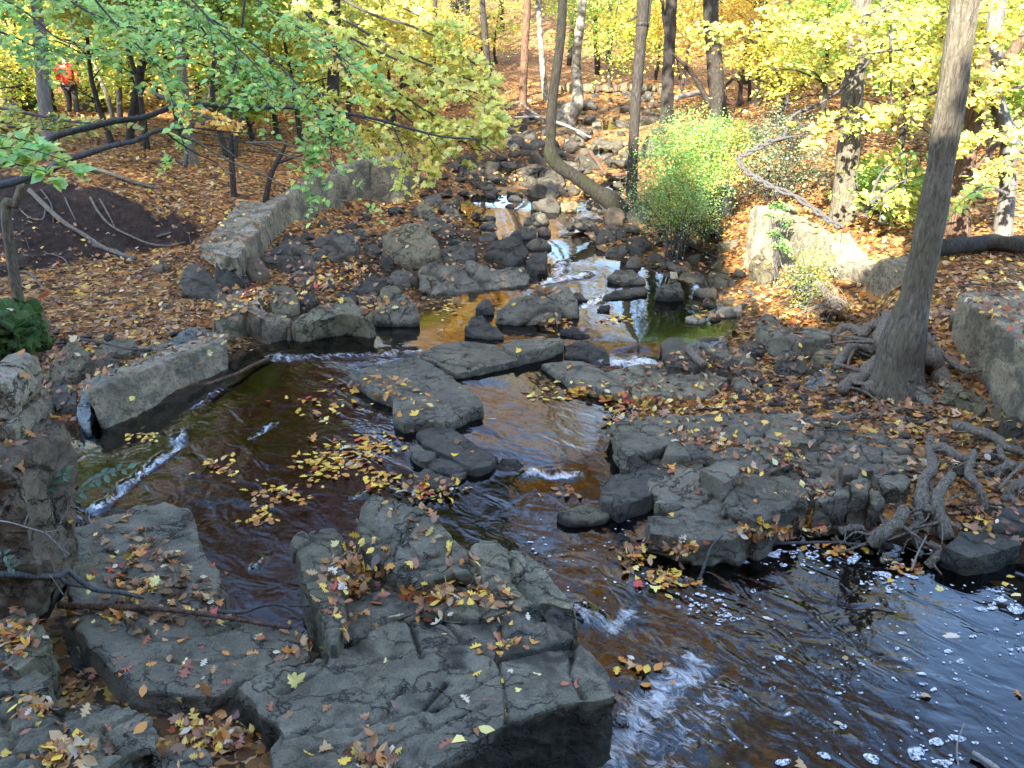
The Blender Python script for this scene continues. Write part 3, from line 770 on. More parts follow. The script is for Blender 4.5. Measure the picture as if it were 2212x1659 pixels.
rock('layered ribbed grey outcrop in the bottom corner under scattered oak leaves', 'G',
     [(-80,1190),(60,1170),(200,1160),(330,1180),(380,1240),(620,1205),(790,1250),(900,1285),(1000,1400),(985,1530),(800,1560),(700,1640),(600,1900),(-80,1900)], zf=.46, tilt=.03, mat='rock', name='outcrop', cat='rock outcrop', amp=.06, own='the ribbed outcrop in the corner', fine=.9, vox=.014,
     cracks=[([(360,1180),(380,1350),(430,1480)], .014, .05), ([(380,1330),(560,1270),(700,1240)], .010, .03), ([(430,1480),(640,1400),(900,1290)], .014, .04), ([(0,1330),(200,1280),(360,1260)], .010, .03), ([(0,1480),(300,1420)], .010, .03), ([(640,1400),(680,1500),(820,1560)], .014, .04)])
rock('rounded grey stone filling the crevice at the bottom', 'G', [(560,1600),(700,1555),(790,1580),(850,1700),(560,1760)], zf=.36, tilt=.1, mat='rock', own='a crevice stone')
rock('split grey stone wedged low in the bottom crevice', 'G', [(1020,1540),(1150,1500),(1290,1530),(1350,1640),(1300,1760),(1030,1760)], zf=.33, tilt=.1, mat='rock', own='a crevice stone')
rock('squared grey stone tucked against the front slab corner', 'G', [(1700,1530),(1800,1435),(1900,1470),(1970,1570),(1860,1640),(1760,1660)], zf=.40, tilt=.05, mat='rock', own='a crevice stone')
rock('dark angular stone deep in the crevice below the low slab', 'G', [(410,890),(500,870),(600,960),(730,1080),(740,1140),(600,1120),(450,1010)], zf=.12, tilt=.1, mat='rock_dark', own='a crevice stone')
rock('second dark stone in the crevice nearest the ribbed outcrop', 'G', [(900,1180),(1050,1160),(1240,1200),(1250,1290),(1150,1360),(980,1300)], zf=.12, tilt=.1, mat='rock_dark', own='a crevice stone')
rock('dark cracked stone at the crevice end under the front slab', 'G', [(1240,1260),(1400,1240),(1560,1290),(1570,1360),(1400,1380),(1230,1340)], zf=.15, tilt=.1, mat='rock_dark', own='a crevice stone')
# ---- flat slabs across the middle of the stream
MID = 'a flat slab in midstream'
rock('smooth diamond-shaped grey slab in midstream below the cluster of boulders', 'E', [(520,675),(640,612),(800,600),(1000,622),(1150,682),(1140,720),(1000,755),(850,790),(745,805),(640,740)], fh=52, tilt=.02, mat='rock', name='slab', cat='rock slab', amp=.02, own=MID, cracks=[([(540,690),(690,735),(830,765)], .022, .06), ([(830,745),(835,790)], .02, .06)])
rock('grey wedge slab touching the diamond-shaped slab', 'E', [(1030,622),(1130,590),(1390,582),(1430,600),(1330,640),(1210,665),(1140,690)], fh=85, tilt=.03, mat='rock', name='slab', cat='rock slab', amp=.02, own=MID)
rock('black wet humped rock where the slabs meet the rapid', 'E', [(1425,625),(1545,578),(1680,632),(1730,740),(1660,775),(1560,715),(1430,700)], fh=20, tilt=.25, mat='rock_wet', own='the black wet rock')
rock('pointed grey slab beside the rapid, nearest the leaf drift', 'E', [(1290,752),(1400,730),(1550,726),(1700,800),(1850,920),(1830,945),(1680,920),(1480,880),(1390,810)], fh=60, tilt=.02, mat='rock', name='slab', cat='rock slab', amp=.018, own=MID, cracks=[([(1680,805),(1760,850),(1860,930)], .018, .05)])
rock('thin wet rock strip along the edge of the pointed slab', 'E', [(1205,800),(1290,775),(1380,830),(1460,885),(1370,890),(1260,860)], fh=5, tilt=.0, mat='rock_wet', name='slab', cat='rock slab', own=MID)
rock('pale grey slab with one crack joining the pointed slab', None, [(1305,805),(1390,785),(1470,786),(1530,800),(1572,815),(1525,856),(1440,853),(1372,852),(1345,825)], fh=24, tilt=.03, mat='rock_lichen', name='slab', cat='rock slab', amp=.02, own=MID, cracks=[([(1390,787),(1405,815),(1430,845)], .02, .06)])
rock('large flat half-drowned slab strewn with leaves in the sheet of water', 'E', [(60,820),(380,710),(510,697),(600,740),(740,832),(830,900),(912,985),(908,1020),(690,1128),(600,1100),(420,1120),(370,1090),(350,960),(200,900)], fh=84, tilt=.06, tx=.0, mat='rock', name='slab', cat='rock slab', amp=.016, own='the half-drowned flat slab', cracks=[([(510,840),(640,820),(740,800)], .016, .03)])
rock('smooth dark oblong slab split along its edge, below the half-drowned slab', 'E', [(490,1182),(600,1142),(720,1152),(860,1240),(1012,1332),(960,1392),(860,1408),(740,1350),(640,1300)], fh=80, tilt=.03, mat='rock_dark', name='slab', cat='rock slab', amp=.02, own='the dark oblong slab')
rock('narrow broken strip beside the dark oblong slab', 'E', [(455,1265),(500,1248),(630,1305),(560,1365),(470,1320)], fh=70, tilt=.03, mat='rock_dark', name='slab', cat='rock slab', own='the dark oblong slab')
rock('small square piece split from the dark oblong slab', 'E', [(560,1380),(650,1320),(850,1412),(760,1465),(650,1430)], fh=70, tilt=.02, mat='rock_dark', name='slab', cat='rock slab', own='the dark oblong slab')
rock('lowest split piece under the dark oblong slab', 'E', [(475,1440),(555,1400),(745,1482),(640,1528),(490,1515)], fh=66, tilt=.02, mat='rock_dark', name='slab', cat='rock slab', own='the dark oblong slab')
rock('round dark knob at the end of the dark oblong slab', 'E', [(965,1400),(1040,1342),(1130,1330),(1185,1390),(1165,1425),(1060,1440)], fh=26, tilt=.3, mat='rock_wet', own='a dark knob', rnd=3)
rock('low dark wet rock with leaves at the foot of the bright pool', 'E', [(1150,1565),(1300,1495),(1440,1520),(1500,1560),(1390,1640),(1260,1640)], fh=18, tilt=.1, mat='rock_dark', own='the low wet rock')
rock('flat-topped oval rock alone in the purple water', 'H', [(1390,50),(1500,5),(1600,-10),(1690,15),(1740,60),(1600,90),(1470,95)], fh=55, tilt=.1, mat='rock_olive', own='the oval rock', rnd=2)
rock('dark knob beside the oval rock against the ledge', 'H', [(1720,200),(1790,160),(1850,200),(1840,260),(1760,290)], fh=20, tilt=.25, mat='rock_wet', own='a dark knob')
# ---- the jointed ledge at the right
ledge = empty('rock_ledge', 'jointed dark bedrock ledge of cracked blocks beside the bright pool', 'rock ledge', U(1500, 1050, .2).tolist())
LEDGE = 'the jointed rock ledge'
def stone(Z, pts, **k):
    k.setdefault('mat', 'rock'); k.setdefault('own', LEDGE); k.setdefault('amp', .06)
    rock(None, Z, pts, name='stone', parent=ledge, **k)
stone(None, [(1320,912),(1352,906),(1400,912),(1470,938),(1462,958),(1420,968),(1355,985),(1325,950)], zf=.42, tilt=.02)
stone(None, [(1400,905),(1530,893),(1640,890),(1660,920),(1600,950),(1470,940)], zf=.42, tilt=.01)
stone(None, [(1640,892),(1720,890),(1780,915),(1760,960),(1660,950)], zf=.40, tilt=.01)
stone(None, [(1465,945),(1600,955),(1655,955),(1720,985),(1690,1015),(1600,1010),(1520,985),(1440,985)], zf=.37, tilt=.02, cracks=[([(1500,985),(1600,960),(1680,940)], .014, .04)])
stone(None, [(1290,1045),(1350,1010),(1400,985),(1440,990),(1455,1030),(1400,1070),(1340,1095),(1300,1080)], zf=.27, tilt=.05, mat='rock_dark')
stone(None, [(1440,990),(1520,988),(1515,1020),(1560,1050),(1500,1095),(1420,1090),(1455,1035)], zf=.29, tilt=.03)
stone(None, [(1605,1020),(1700,1030),(1740,1062),(1735,1085),(1640,1130),(1560,1100),(1580,1050)], zf=.36, tilt=.0)
stone(None, [(1500,1098),(1560,1100),(1640,1135),(1590,1162),(1480,1165),(1400,1150),(1395,1120)], zf=.28, tilt=.02)
stone('F', [(145,1412),(260,1330),(400,1398),(385,1440),(310,1500)], zf=.5, tilt=.02, amp=.04)
stone('F', [(870,1580),(930,1545),(1005,1550),(1000,1610),(880,1620)], zf=.33, tilt=.02)
stone('F', [(1008,1520),(1095,1508),(1092,1570),(1003,1580)], zf=.38, tilt=.02)
stone('F', [(1108,1490),(1130,1470),(1215,1468),(1220,1540),(1108,1550)], zf=.42, tilt=.02)
stone('F', [(1225,1540),(1290,1540),(1330,1610),(1260,1640),(1225,1620)], zf=.3, tilt=.05)
stone('F', [(1240,1440),(1380,1390),(1490,1480),(1460,1530),(1340,1520)], zf=.34, tilt=.1)
stone('F', [(1040,1385),(1160,1375),(1150,1440),(1060,1450)], zf=.40, tilt=.1, mat='rock_brown')
stone(None, [(1400,925),(1640,905),(1780,915),(1850,960),(1860,1040),(1780,1060),(1640,1090),(1480,1110),(1400,1060)], zf=.255, tilt=.02, amp=.03)
# small joint blocks: a cracked pavement of pieces between the ledge and the leaves
rs = np.random.default_rng(5)
for gy_ in range(6):
    for gx_ in range(8):
        px = 620 + gx_ * 105 + gy_ * 30 + rs.uniform(-18, 18); py = 1150 + gy_ * 52 - gx_ * 3 + rs.uniform(-10, 10)
        if px > 1520: continue
        ww, hh = rs.uniform(48, 66), rs.uniform(24, 33)
        q = [(-1, -.8), (.1, -1), (1, -.75), (1.1, .3), (.8, 1), (-.3, .95), (-1.05, .5)]
        stone('F', [(px + a * ww + b * 14, py + b * hh) for a, b in q], zf=.30 + rs.uniform(-.025, .03), tilt=.03, amp=.03, edge=.035)
# ---- boulders between the left wall and the stream (zone J)
def b(label, Z, pts, tilt=.8, fh=20, mat='rock', **k):
    if mat == 'rock' and Z in ('J', 'K', 'L'): mat = 'rock_mid'
    k.setdefault('own', 'a boulder'); rock(label, Z, pts, tilt, fh=fh, mat=mat, **k)
b('smooth rounded dark boulder at the foot of the leaf slope', 'J', [(-40,1200),(-10,1060),(60,1005),(190,1040),(270,1130),(350,1240),(372,1330),(290,1390),(100,1330),(-30,1300)], 1.0, 30, 'rock_dark', rnd=3)
b('pale-edged block propping up the end of the concrete slab', 'J', [(290,1000),(400,990),(530,1000),(560,1080),(640,1210),(560,1260),(380,1250),(300,1130)], 1.3, 20, 'rock_dark')
b('whitish veined brown boulder under the concrete slab corner', 'J', [(540,990),(640,940),(730,960),(815,1080),(815,1140),(700,1190),(620,1160)], 1.1, 20, 'rock_brown')
b('dark slab-faced boulder under the broken wall', 'J', [(720,960),(840,870),(1010,830),(1120,920),(1150,1060),(1130,1100),(960,1050),(800,1030)], .9, 30, 'rock_dark')
b('grey upright block leaning on the dark slab-faced boulder', 'J', [(1000,840),(1090,815),(1190,850),(1250,1000),(1310,1080),(1230,1120),(1150,1090),(1130,930)], 1.1, 20, 'rock')
b('flat dark boulder tucked against the wall foot', 'J', [(940,790),(1000,740),(1110,760),(1190,810),(1170,850),(1060,830)], .6, 16, 'rock_dark')
b('long dark rock lying behind the leaf hollow', 'J', [(1200,830),(1330,760),(1420,770),(1440,830),(1330,860),(1230,880)], .6, 20, 'rock_dark')
b('large pale-grey boulder with a sloping face above the leaf hollow', 'J', [(1390,730),(1460,685),(1600,720),(1700,830),(1640,900),(1560,940),(1470,840)], .8, 24, 'rock')
b('low grey boulder at the near edge of the pale boulder', 'J', [(1240,950),(1330,850),(1400,845),(1480,910),(1590,950),(1500,970),(1380,990),(1260,1000)], .6, 16, 'rock_dark')
b('blue-grey stone at the wall end beside leaf litter', 'J', [(1610,720),(1700,680),(1780,730),(1800,780),(1700,770)], .7, 16, 'rock_dark')
b('dark stone leaning against the big olive boulder', 'J', [(1730,860),(1830,830),(1930,910),(1880,940),(1760,930)], .6, 14, 'rock_dark')
b('brown-capped dark wedge stone in the middle of the rubble', 'J', [(1000,1170),(1080,1090),(1130,1085),(1215,1170),(1200,1260),(1090,1230)], .9, 24, 'rock_brown')
b('square dark stone beside the brown-capped wedge', 'J', [(1210,1180),(1290,1140),(1400,1150),(1450,1220),(1440,1290),(1230,1290)], .9, 20, 'rock_dark')
b('broad two-toned boulder above the concrete chunks', 'J', [(670,1290),(750,1250),(940,1230),(1030,1260),(1110,1370),(1100,1460),(1000,1540),(900,1500),(800,1400)], .9, 26, 'rock_olive', rnd=2)
b('flat dark stone behind the second concrete chunk', 'J', [(1100,1320),(1240,1300),(1280,1390),(1180,1440),(1105,1420)], .7, 20, 'rock_dark')
b('rounded dark boulder on the leaf litter above the water', 'J', [(1600,1290),(1680,1130),(1800,1150),(1930,1150),(1960,1200),(1850,1290),(1700,1320)], .9, 24, 'rock_dark', rnd=2)
b('small dark stone by the pale veined leaves', 'J', [(930,1110),(960,1040),(1030,1050),(1010,1120)], .7, 14, 'rock_dark')
b('pale flat stone on the slope under the slab end', 'J', [(370,1270),(570,1265),(580,1300),(420,1320)], .3, 10, 'rock_dark')
b('smoky grey stone half under the long ledge boulder', 'J', [(1990,1110),(2070,1080),(2200,1100),(2200,1230),(2060,1240),(1980,1200)], .7, 20, 'rock')
b('dark stone wedged beside the tall pointed boulder', 'J', [(1470,1310),(1530,1285),(1670,1350),(1670,1420),(1540,1400)], .6, 16, 'rock_dark')
b('dark block with red leaves beside the tall pointed boulder', 'J', [(1690,1330),(1800,1300),(1850,1400),(1800,1460),(1690,1420)], .8, 24, 'rock_dark')
b('tall pointed pale boulder standing at the dark pool', 'E', [(228,410),(245,320),(290,250),(325,228),(370,245),(450,320),(490,360),(525,430),(500,460),(390,490),(240,470)], 1.15, 30, 'rock', own='the tall pointed boulder')
# ---- the cluster of big boulders (zone K)
b('massive olive-grey boulder with a wide sloping face', 'K', [(-60,1130),(-10,1090),(120,1030),(250,1012),(330,1060),(430,1210),(420,1270),(330,1330),(190,1385),(60,1340),(-30,1230)], 1.1, 26, 'rock_olive', own='the massive olive boulder', amp=.04)
b('pale slab leaning behind the massive olive boulder', 'K', [(260,1010),(370,960),(460,1000),(560,1080),(540,1110),(430,1120),(400,1090),(320,1060)], .45, 14, 'rock')
b('mossy dark stone behind the pale leaning slab', 'K', [(225,880),(260,840),(330,870),(400,950),(330,990),(240,970)], .7, 14, 'rock_olive')
b('grey-topped stone above the mossy dark stone', 'K', [(270,840),(380,770),(430,790),(440,840),(380,880),(300,870)], .5, 20, 'rock')
b('brown-grey stone amid leaves near the massive olive boulder', 'K', [(440,950),(500,890),(560,900),(600,980),(520,990)], .7, 14, 'rock')
b('long pale-topped ledge boulder with a dark undercut above the dark pool', 'E', [(500,140),(600,92),(720,112),(790,112),(830,85),(1000,137),(1180,130),(1225,195),(1185,262),(1000,262),(760,292),(600,305),(515,270)], .75, 42, 'rock', own='the long ledge boulder', flare=.9, amp=.05, cracks=[([(790,115),(850,190),(930,250)], .03, .08), ([(520,170),(600,180),(700,240),(720,290)], .03, .06)])
b('dark angular boulder with a flat tilted face behind the ledge boulder', 'K', [(730,1310),(840,1170),(1080,1072),(1110,1180),(1170,1290),(1110,1340),(1010,1372),(900,1300)], 1.15, 26, 'rock_dark', own='the dark angular boulder')
b('grey boulder between the olive boulder and the dark angular one', 'K', [(390,1290),(470,1220),(640,1175),(730,1190),(720,1310),(600,1360),(480,1350)], .8, 20, 'rock')
b('tall dark block at the edge of the sandy channel', 'K', [(1130,1330),(1190,1260),(1300,1255),(1308,1340),(1290,1420),(1170,1400)], .7, 50, 'rock_dark')
b('flat-topped dark boulder next to the sandy channel', 'K', [(1120,1210),(1210,1140),(1290,1150),(1350,1220),(1310,1250),(1180,1250)], .6, 12, 'rock')
b('rounded tan stone at the channel bend', 'K', [(1225,1080),(1260,1040),(1320,1050),(1352,1100),(1300,1140),(1240,1130)], .9, 8, 'rock_brown', rnd=3)
b('dark upright stone behind the tan stone', 'K', [(1090,1090),(1150,1040),(1220,1040),(1225,1100),(1160,1170),(1110,1150)], 1.0, 12, 'rock_dark')
b('pale split boulder under the dark wedge', 'K', [(1110,990),(1210,925),(1290,930),(1325,980),(1260,1050),(1170,1050),(1110,1040)], .9, 12, 'rock')
b('broad dark wedge boulder in midstream above the pale split boulder', 'K', [(1170,850),(1330,805),(1390,830),(1420,900),(1390,945),(1290,920),(1190,900)], .8, 16, 'rock_dark')
b('mossy block on the bank of the narrow channel', 'K', [(1410,860),(1480,850),(1550,855),(1555,900),(1480,910),(1415,900)], .5, 40, 'rock_olive')
b('small dark stone in the channel near the reflection', 'K', [(945,880),(1000,855),(1045,880),(1030,905),(970,905)], .5, 10, 'rock_dark')
b('pale smooth rock lying in the shallow water', 'K', [(985,800),(1060,785),(1105,830),(1090,855),(990,845)], .35, 10, 'rock_pale')
b('dark stone at the foot of the shallow pool', 'K', [(740,1050),(830,990),(870,1000),(900,1070),(820,1085)], .7, 10, 'rock_dark')
b('low dark stone among leaves above the dark angular boulder', 'K', [(740,1130),(800,1090),(880,1100),(910,1140),(830,1180),(750,1170)], .6, 14, 'rock_dark')
b('dark rectangular block amid the upper pool', 'K', [(808,620),(880,608),(950,620),(968,650),(890,660),(810,655)], .3, 40, 'rock_dark')
b('plum-dark stone next to the rectangular block', 'K', [(970,640),(1020,610),(1060,630),(1050,680),(990,680)], .6, 14, 'rock_dark')
b('flat tan-grey stone beside the plum-dark stone', 'K', [(1060,660),(1120,640),(1190,655),(1190,680),(1080,685)], .3, 20, 'rock')
b('triangular mossy rock below the rectangular block', 'K', [(785,760),(810,705),(870,710),(912,760),(880,785),(800,785)], .8, 10, 'rock_dark')
b('rounded grey stone near the upper pool end', 'K', [(1210,650),(1250,640),(1268,680),(1230,695)], .5, 10, 'rock')
b('big tilted pale slab upstream of the leaf drift', 'K', [(1040,300),(1160,238),(1215,260),(1210,290),(1100,330),(1010,340),(955,330)], .45, 20, 'rock')
b('rounded pale boulder behind the curved trunk', 'K', [(1140,380),(1180,330),(1250,318),(1300,350),(1300,410),(1200,420)], .6, 16, 'rock')
b('angular pale stone upstream in the leaf drift', 'K', [(980,390),(1040,350),(1080,390),(1060,420),(1010,415)], .6, 10, 'rock_pale')
b('grey dome-shaped stone near the far dam', 'K', [(1675,190),(1710,158),(1755,175),(1765,230),(1700,240)], .8, 8, 'rock')
b('pointed dark stone in the far shallows', 'K', [(1670,345),(1730,300),(1790,320),(1850,360),(1760,370)], .5, 12, 'rock_dark')
b('flat pale stone behind the curved trunk fork', 'K', [(1490,310),(1560,280),(1625,330),(1590,350),(1510,340)], .4, 10, 'rock')
b('dark stone under the leaning trunk in the channel', 'K', [(1625,850),(1680,820),(1740,860),(1720,900),(1640,895)], .7, 10, 'rock_dark')
b('blue-black boulder beside the curved trunk base', 'L', [(430,480),(470,420),(600,418),(640,460),(600,540),(530,550),(450,520)], .8, 20, 'rock_dark', own='the blue-black boulder')
b('rough knobbly rock gripped by the curved trunk base', 'L', [(250,500),(290,420),(380,410),(420,450),(400,560),(330,600),(260,570)], 1.1, 20, 'rock_brown', amp=.1)
# ---- rocks on the near bank of the channel, right (zone L)
b('dark angular block standing in the amber pool', 'L', [(670,1100),(740,1045),(890,1040),(915,1110),(800,1130)], .35, 95, 'rock_dark', own='the dark block in the amber pool')
b('long dark low rock lying at the amber pool edge', 'L', [(245,1170),(330,1110),(560,1080),(612,1090),(615,1130),(450,1160),(260,1190)], .2, 30, 'rock_dark')
b('pale-topped boulder with a sharp dark side above the low rock', 'L', [(275,985),(370,930),(500,930),(600,1010),(600,1045),(500,1060),(400,1070)], .5, 16, 'rock')
b('dark boulder with a flat face near the broken wall foot', 'L', [(870,1000),(900,950),(1050,940),(1110,1040),(1090,1070),(1000,1050),(880,1030)], .8, 12, 'rock_dark')
b('ragged dark boulder below the pale lump of wall', 'L', [(1120,960),(1200,945),(1320,990),(1340,1060),(1250,1075),(1150,1040)], .7, 16, 'rock_olive')
b('dark square stone with a light top by the yellow stone', 'L', [(985,1110),(1040,1080),(1180,1085),(1190,1130),(1080,1145)], .3, 40, 'rock_dark')
b('small tilted plum stone before the yellow stone', 'L', [(1070,1190),(1100,1165),(1190,1240),(1150,1260),(1090,1230)], .6, 12, 'rock_dark')
b('yellowish block catching light by the amber pool', 'L', [(1150,1310),(1240,1235),(1390,1225),(1395,1290),(1290,1330),(1200,1345)], .5, 14, 'rock_pale')
b('round pale stone half in the amber pool', 'L', [(915,1330),(1000,1290),(1090,1300),(1115,1350),(1050,1395),(950,1380)], .6, 10, 'rock_pale', rnd=3)
b('small whitish lump of concrete among dark stones', 'L', [(800,960),(830,940),(870,970),(865,1010),(810,1020)], .9, 8, 'rock_pale')
b('dark pyramid stone among the bank rubble', 'L', [(430,870),(480,810),(540,820),(575,880),(520,930),(440,920)], .9, 10, 'rock_dark')
b('flat purple-grey stone in the bank rubble', 'L', [(700,860),(820,840),(970,880),(980,930),(850,940),(730,900)], .35, 12, 'rock')
b('dark flat-faced stone under the low wedge boulder', 'L', [(255,790),(300,750),(440,735),(455,790),(350,825),(270,830)], .6, 14, 'rock_dark')
b('broad low wedge boulder pointing at the channel', 'L', [(425,710),(520,670),(620,680),(655,730),(560,800),(480,770)], .6, 12, 'rock_dark')
b('slanted dark stone pair, the larger', 'L', [(600,830),(690,760),(760,745),(830,830),(720,850)], .5, 14, 'rock_dark')
b('dark green stone below the knobbly rock', 'L', [(185,640),(230,590),(330,610),(370,670),(290,710),(190,700)], .8, 12, 'rock_dark')
b('teal-grey upright stone by the knobbly rock', 'L', [(360,620),(400,565),(440,610),(430,670),(380,680)], 1.0, 8, 'rock_dark')
b('dark stone at the mouth of the side channel', 'L', [(90,590),(140,535),(190,545),(210,600),(130,620)], .8, 10, 'rock_dark')
b('bluish flat stone near the wall foot', 'L', [(920,850),(960,820),(1060,810),(1040,850),(980,870)], .4, 12, 'rock_dark')
b('flat dark stone in the shade beneath the bush', 'L', [(840,720),(900,690),(960,710),(940,760),(860,760)], .6, 10, 'rock_dark')
# ---- boulders in the middle (zone E)
b('large smooth boulder with a slanting ridge at the dark pool', 'E', [(1000,410),(1100,320),(1250,305),(1340,340),(1410,405),(1412,460),(1300,490),(1190,490),(1030,460)], .8, 26, 'rock', own='the ridged boulder', cracks=[([(1180,500),(1230,440),(1330,400),(1400,430)], .03, .07)], rnd=2)
b('rounded pale-shouldered boulder beside the ridged boulder', 'E', [(1250,255),(1400,225),(1470,250),(1520,340),(1530,420),(1460,460),(1410,400),(1350,330)], .9, 20, 'rock', rnd=2)
b('small dark stone by the white water', 'E', [(1470,292),(1540,288),(1585,338),(1535,352)], .5, 10, 'rock_dark')
b('brown-black stone between two boulders in the dark pool', 'E', [(870,375),(920,318),(985,350),(980,430),(895,425)], .9, 20, 'rock_dark')
b('solitary dark faceted boulder in front of the dark pool', 'E', [(792,510),(850,440),(910,430),(1000,500),(1052,555),(1045,580),(960,595),(860,565)], .9, 14, 'rock_dark', own='the faceted boulder')
b('dark wet stone with red leaves by the humped rock', 'E', [(1400,530),(1490,500),(1600,560),(1605,585),(1500,575)], .4, 14, 'rock_wet')
b('black stone at the foam below the ridged boulder', 'E', [(1635,400),(1660,360),(1720,365),(1715,400),(1660,425)], .6, 8, 'rock_wet')
b('low stone behind the solitary faceted boulder', 'E', [(330,165),(430,142),(480,200),(455,262),(340,235)], .8, 14, 'rock')
# ---- right bank
b('thick grey block with leaves on its flat top below the tree', 'F', [(520,470),(562,430),(640,440),(690,515),(800,512),(992,535),(985,580),(800,600),(620,560),(525,510)], .02, 125, 'rock', own='the thick block below the tree', amp=.03)
b('narrow tilted grey block resting before the thick block', 'F', [(640,610),(780,522),(832,585),(690,660)], .4, 56, 'rock')
b('dark slim block lying beside the narrow tilted block', 'F', [(790,628),(920,572),(942,600),(835,665)], .3, 50, 'rock_dark')
b('blue-grey wedge block near the leaf drift', 'F', [(400,625),(470,592),(560,600),(578,640),(500,690),(440,660)], .15, 60, 'rock_dark')
b('jet-dark faceted boulder below the thick block', 'F', [(630,720),(680,652),(760,670),(840,760),(848,790),(740,810),(650,790)], .6, 40, 'rock_dark')
b('long flat grey slab leading to the blue-grey wedge', 'F', [(120,575),(250,575),(400,640),(520,715),(490,735),(350,735),(250,690),(150,625)], .05, 44, 'rock', name='slab')
b('dark-sided slab end beside the rapid, across from the humped rock', None, [(1430,735),(1462,724),(1500,745),(1530,785),(1505,790),(1440,790),(1430,770)], .03, 40, 'rock_dark', name='slab')
b('crumbly lichened rock gripped by the tree roots', 'F', [(822,865),(920,782),(1040,782),(1120,800),(1050,855),(900,895)], .15, 44, 'rubble', amp=.09)
b('mossy dark rock under the upper tree root', 'F', [(860,692),(920,642),(1050,622),(1085,680),(1040,735),(900,745)], .4, 20, 'rock_olive', amp=.07)
b('small grey wedge in the leaves by the pale slab', 'F', [(352,832),(420,820),(500,890),(470,915),(385,895)], .25, 14, 'rock')
b('square grey stone in the leaves near the small wedge', 'F', [(540,875),(600,862),(642,905),(580,925)], .25, 12, 'rock')
b('dark rock half buried beside the tree in the leaves', 'F', [(440,770),(540,780),(560,830),(470,830)], .2, 20, 'rock_dark')
b('big blue-grey boulder at the pool edge with one tan leaf on top', 'I', [(1690,248),(1760,200),(1860,142),(2000,132),(2170,175),(2192,225),(2060,285),(1880,330),(1840,320)], .05, 150, 'rock_dark', own='the blue-grey pool boulder', amp=.04)
b('purple-dark boulder behind the pool boulder', 'I', [(1995,110),(2090,10),(2200,-10),(2300,20),(2300,160),(2150,165)], .5, 20, 'rock_dark')
b('squared dark block at the frame edge among the leaves', 'F', [(2060,1080),(2120,1066),(2300,1085),(2300,1160),(2080,1120)], .05, 90, 'rock_dark')
b('small dark block between the roots', 'F', [(1950,1310),(1990,1282),(2035,1290),(2040,1330),(1975,1350)], .3, 30, 'rock_dark')
b('dark cube of stone caught under the root tangle', 'M', [(1300,660),(1360,640),(1410,660),(1400,720),(1310,720)], .3, 30, 'rock_dark')
b('flat dark rock with a foam line at the shore', 'I', [(1170,280),(1222,246),(1440,250),(1456,280),(1415,300),(1200,308)], .05, 30, 'rock_dark')
b('small rounded stone by the column blocks at the shore', 'I', [(880,100),(910,62),(960,70),(985,110),(930,135)], .5, 10, 'rock_dark', rnd=3)
b('mossy stone poking out at the bottom edge of the pool', 'I', [(960,1570),(1010,1530),(1100,1560),(1140,1640),(1080,1760),(980,1760)], .3, 14, 'rock_olive')
# ---- left shore
b('tall wedge-shaped olive rock on the left shore', 'D', [(275,830),(360,680),(460,568),(560,660),(575,720),(490,800),(430,850),(330,850)], .9, 16, 'rock_olive', own='the wedge rock')
b('rust-brown stone next to the wedge rock', 'D', [(540,795),(600,720),(690,690),(755,715),(740,770),(660,810),(570,820)], .5, 14, 'rock_brown')
b('dark squared block at the waterline of the left pool', 'D', [(335,860),(420,852),(475,870),(490,940),(490,1010),(340,1010),(328,930)], .5, 50, 'rock_dark')
b('broad grey stone beside the squared block', 'D', [(120,960),(160,890),(250,880),(320,930),(330,1030),(250,1060),(140,1030)], .5, 20, 'rock_olive')
b('small pale stone at the corner of the left pool', 'D', [(100,1110),(150,1085),(205,1100),(200,1150),(150,1180),(105,1160)], .6, 16, 'rock')
b('grey flat rock behind the wedge rock', 'D', [(560,700),(640,610),(800,575),(880,600),(830,680),(700,690),(600,740)], .25, 20, 'rock_olive')
b('pale stone beside the shore stick', 'D', [(930,625),(990,585),(1050,600),(1060,640),(980,660)], .4, 14, 'rock')
b('dark low stone behind the concrete block', 'D', [(870,670),(950,660),(970,700),(900,715)], .3, 10, 'rock_dark')
b('brown stone half buried in the leaf slope', 'D', [(950,130),(990,85),(1050,80),(1065,120),(1000,155)], .6, 10, 'rock_brown')
b('flat tan stone in the leaves of the slope', 'D', [(1005,365),(1080,355),(1095,380),(1020,392)], .2, 8, 'rock_brown')

# ------------------------------------------------------------------ broken concrete
def conc_prism(name, label, cat, top, bottom, parent=None, mat='concrete', vox=.03, amp=.02, own='the broken concrete wall', seed=1, fine=1.0, rnd=1, group=None, plabel=None):
    solid(name, np.array(top, float), np.array(bottom, float), mat, vox, label, cat, group, parent, seed, amp, rnd, (), own, fine, None, plabel)
def wall_px(name, label, pts_top, depth, zb, parent=None, th=.35, away=(0, 1), **k):
    # pts_top: (px, py, z) along the crest of the face; the wall is extruded away from the stream by th
    P = np.array([U(*p) for p in pts_top]); a = np.array((*away, 0.0)) * th
    n = len(P)
    top = list(P) + list((P + a)[::-1])
    bot = [(p[0], p[1], zb if np.ndim(zb) == 0 else zb[min(i, 2 * n - 1 - i)]) for i, p in enumerate(top)]
    conc_prism(name, label, 'wall', top, bot, parent, **k)
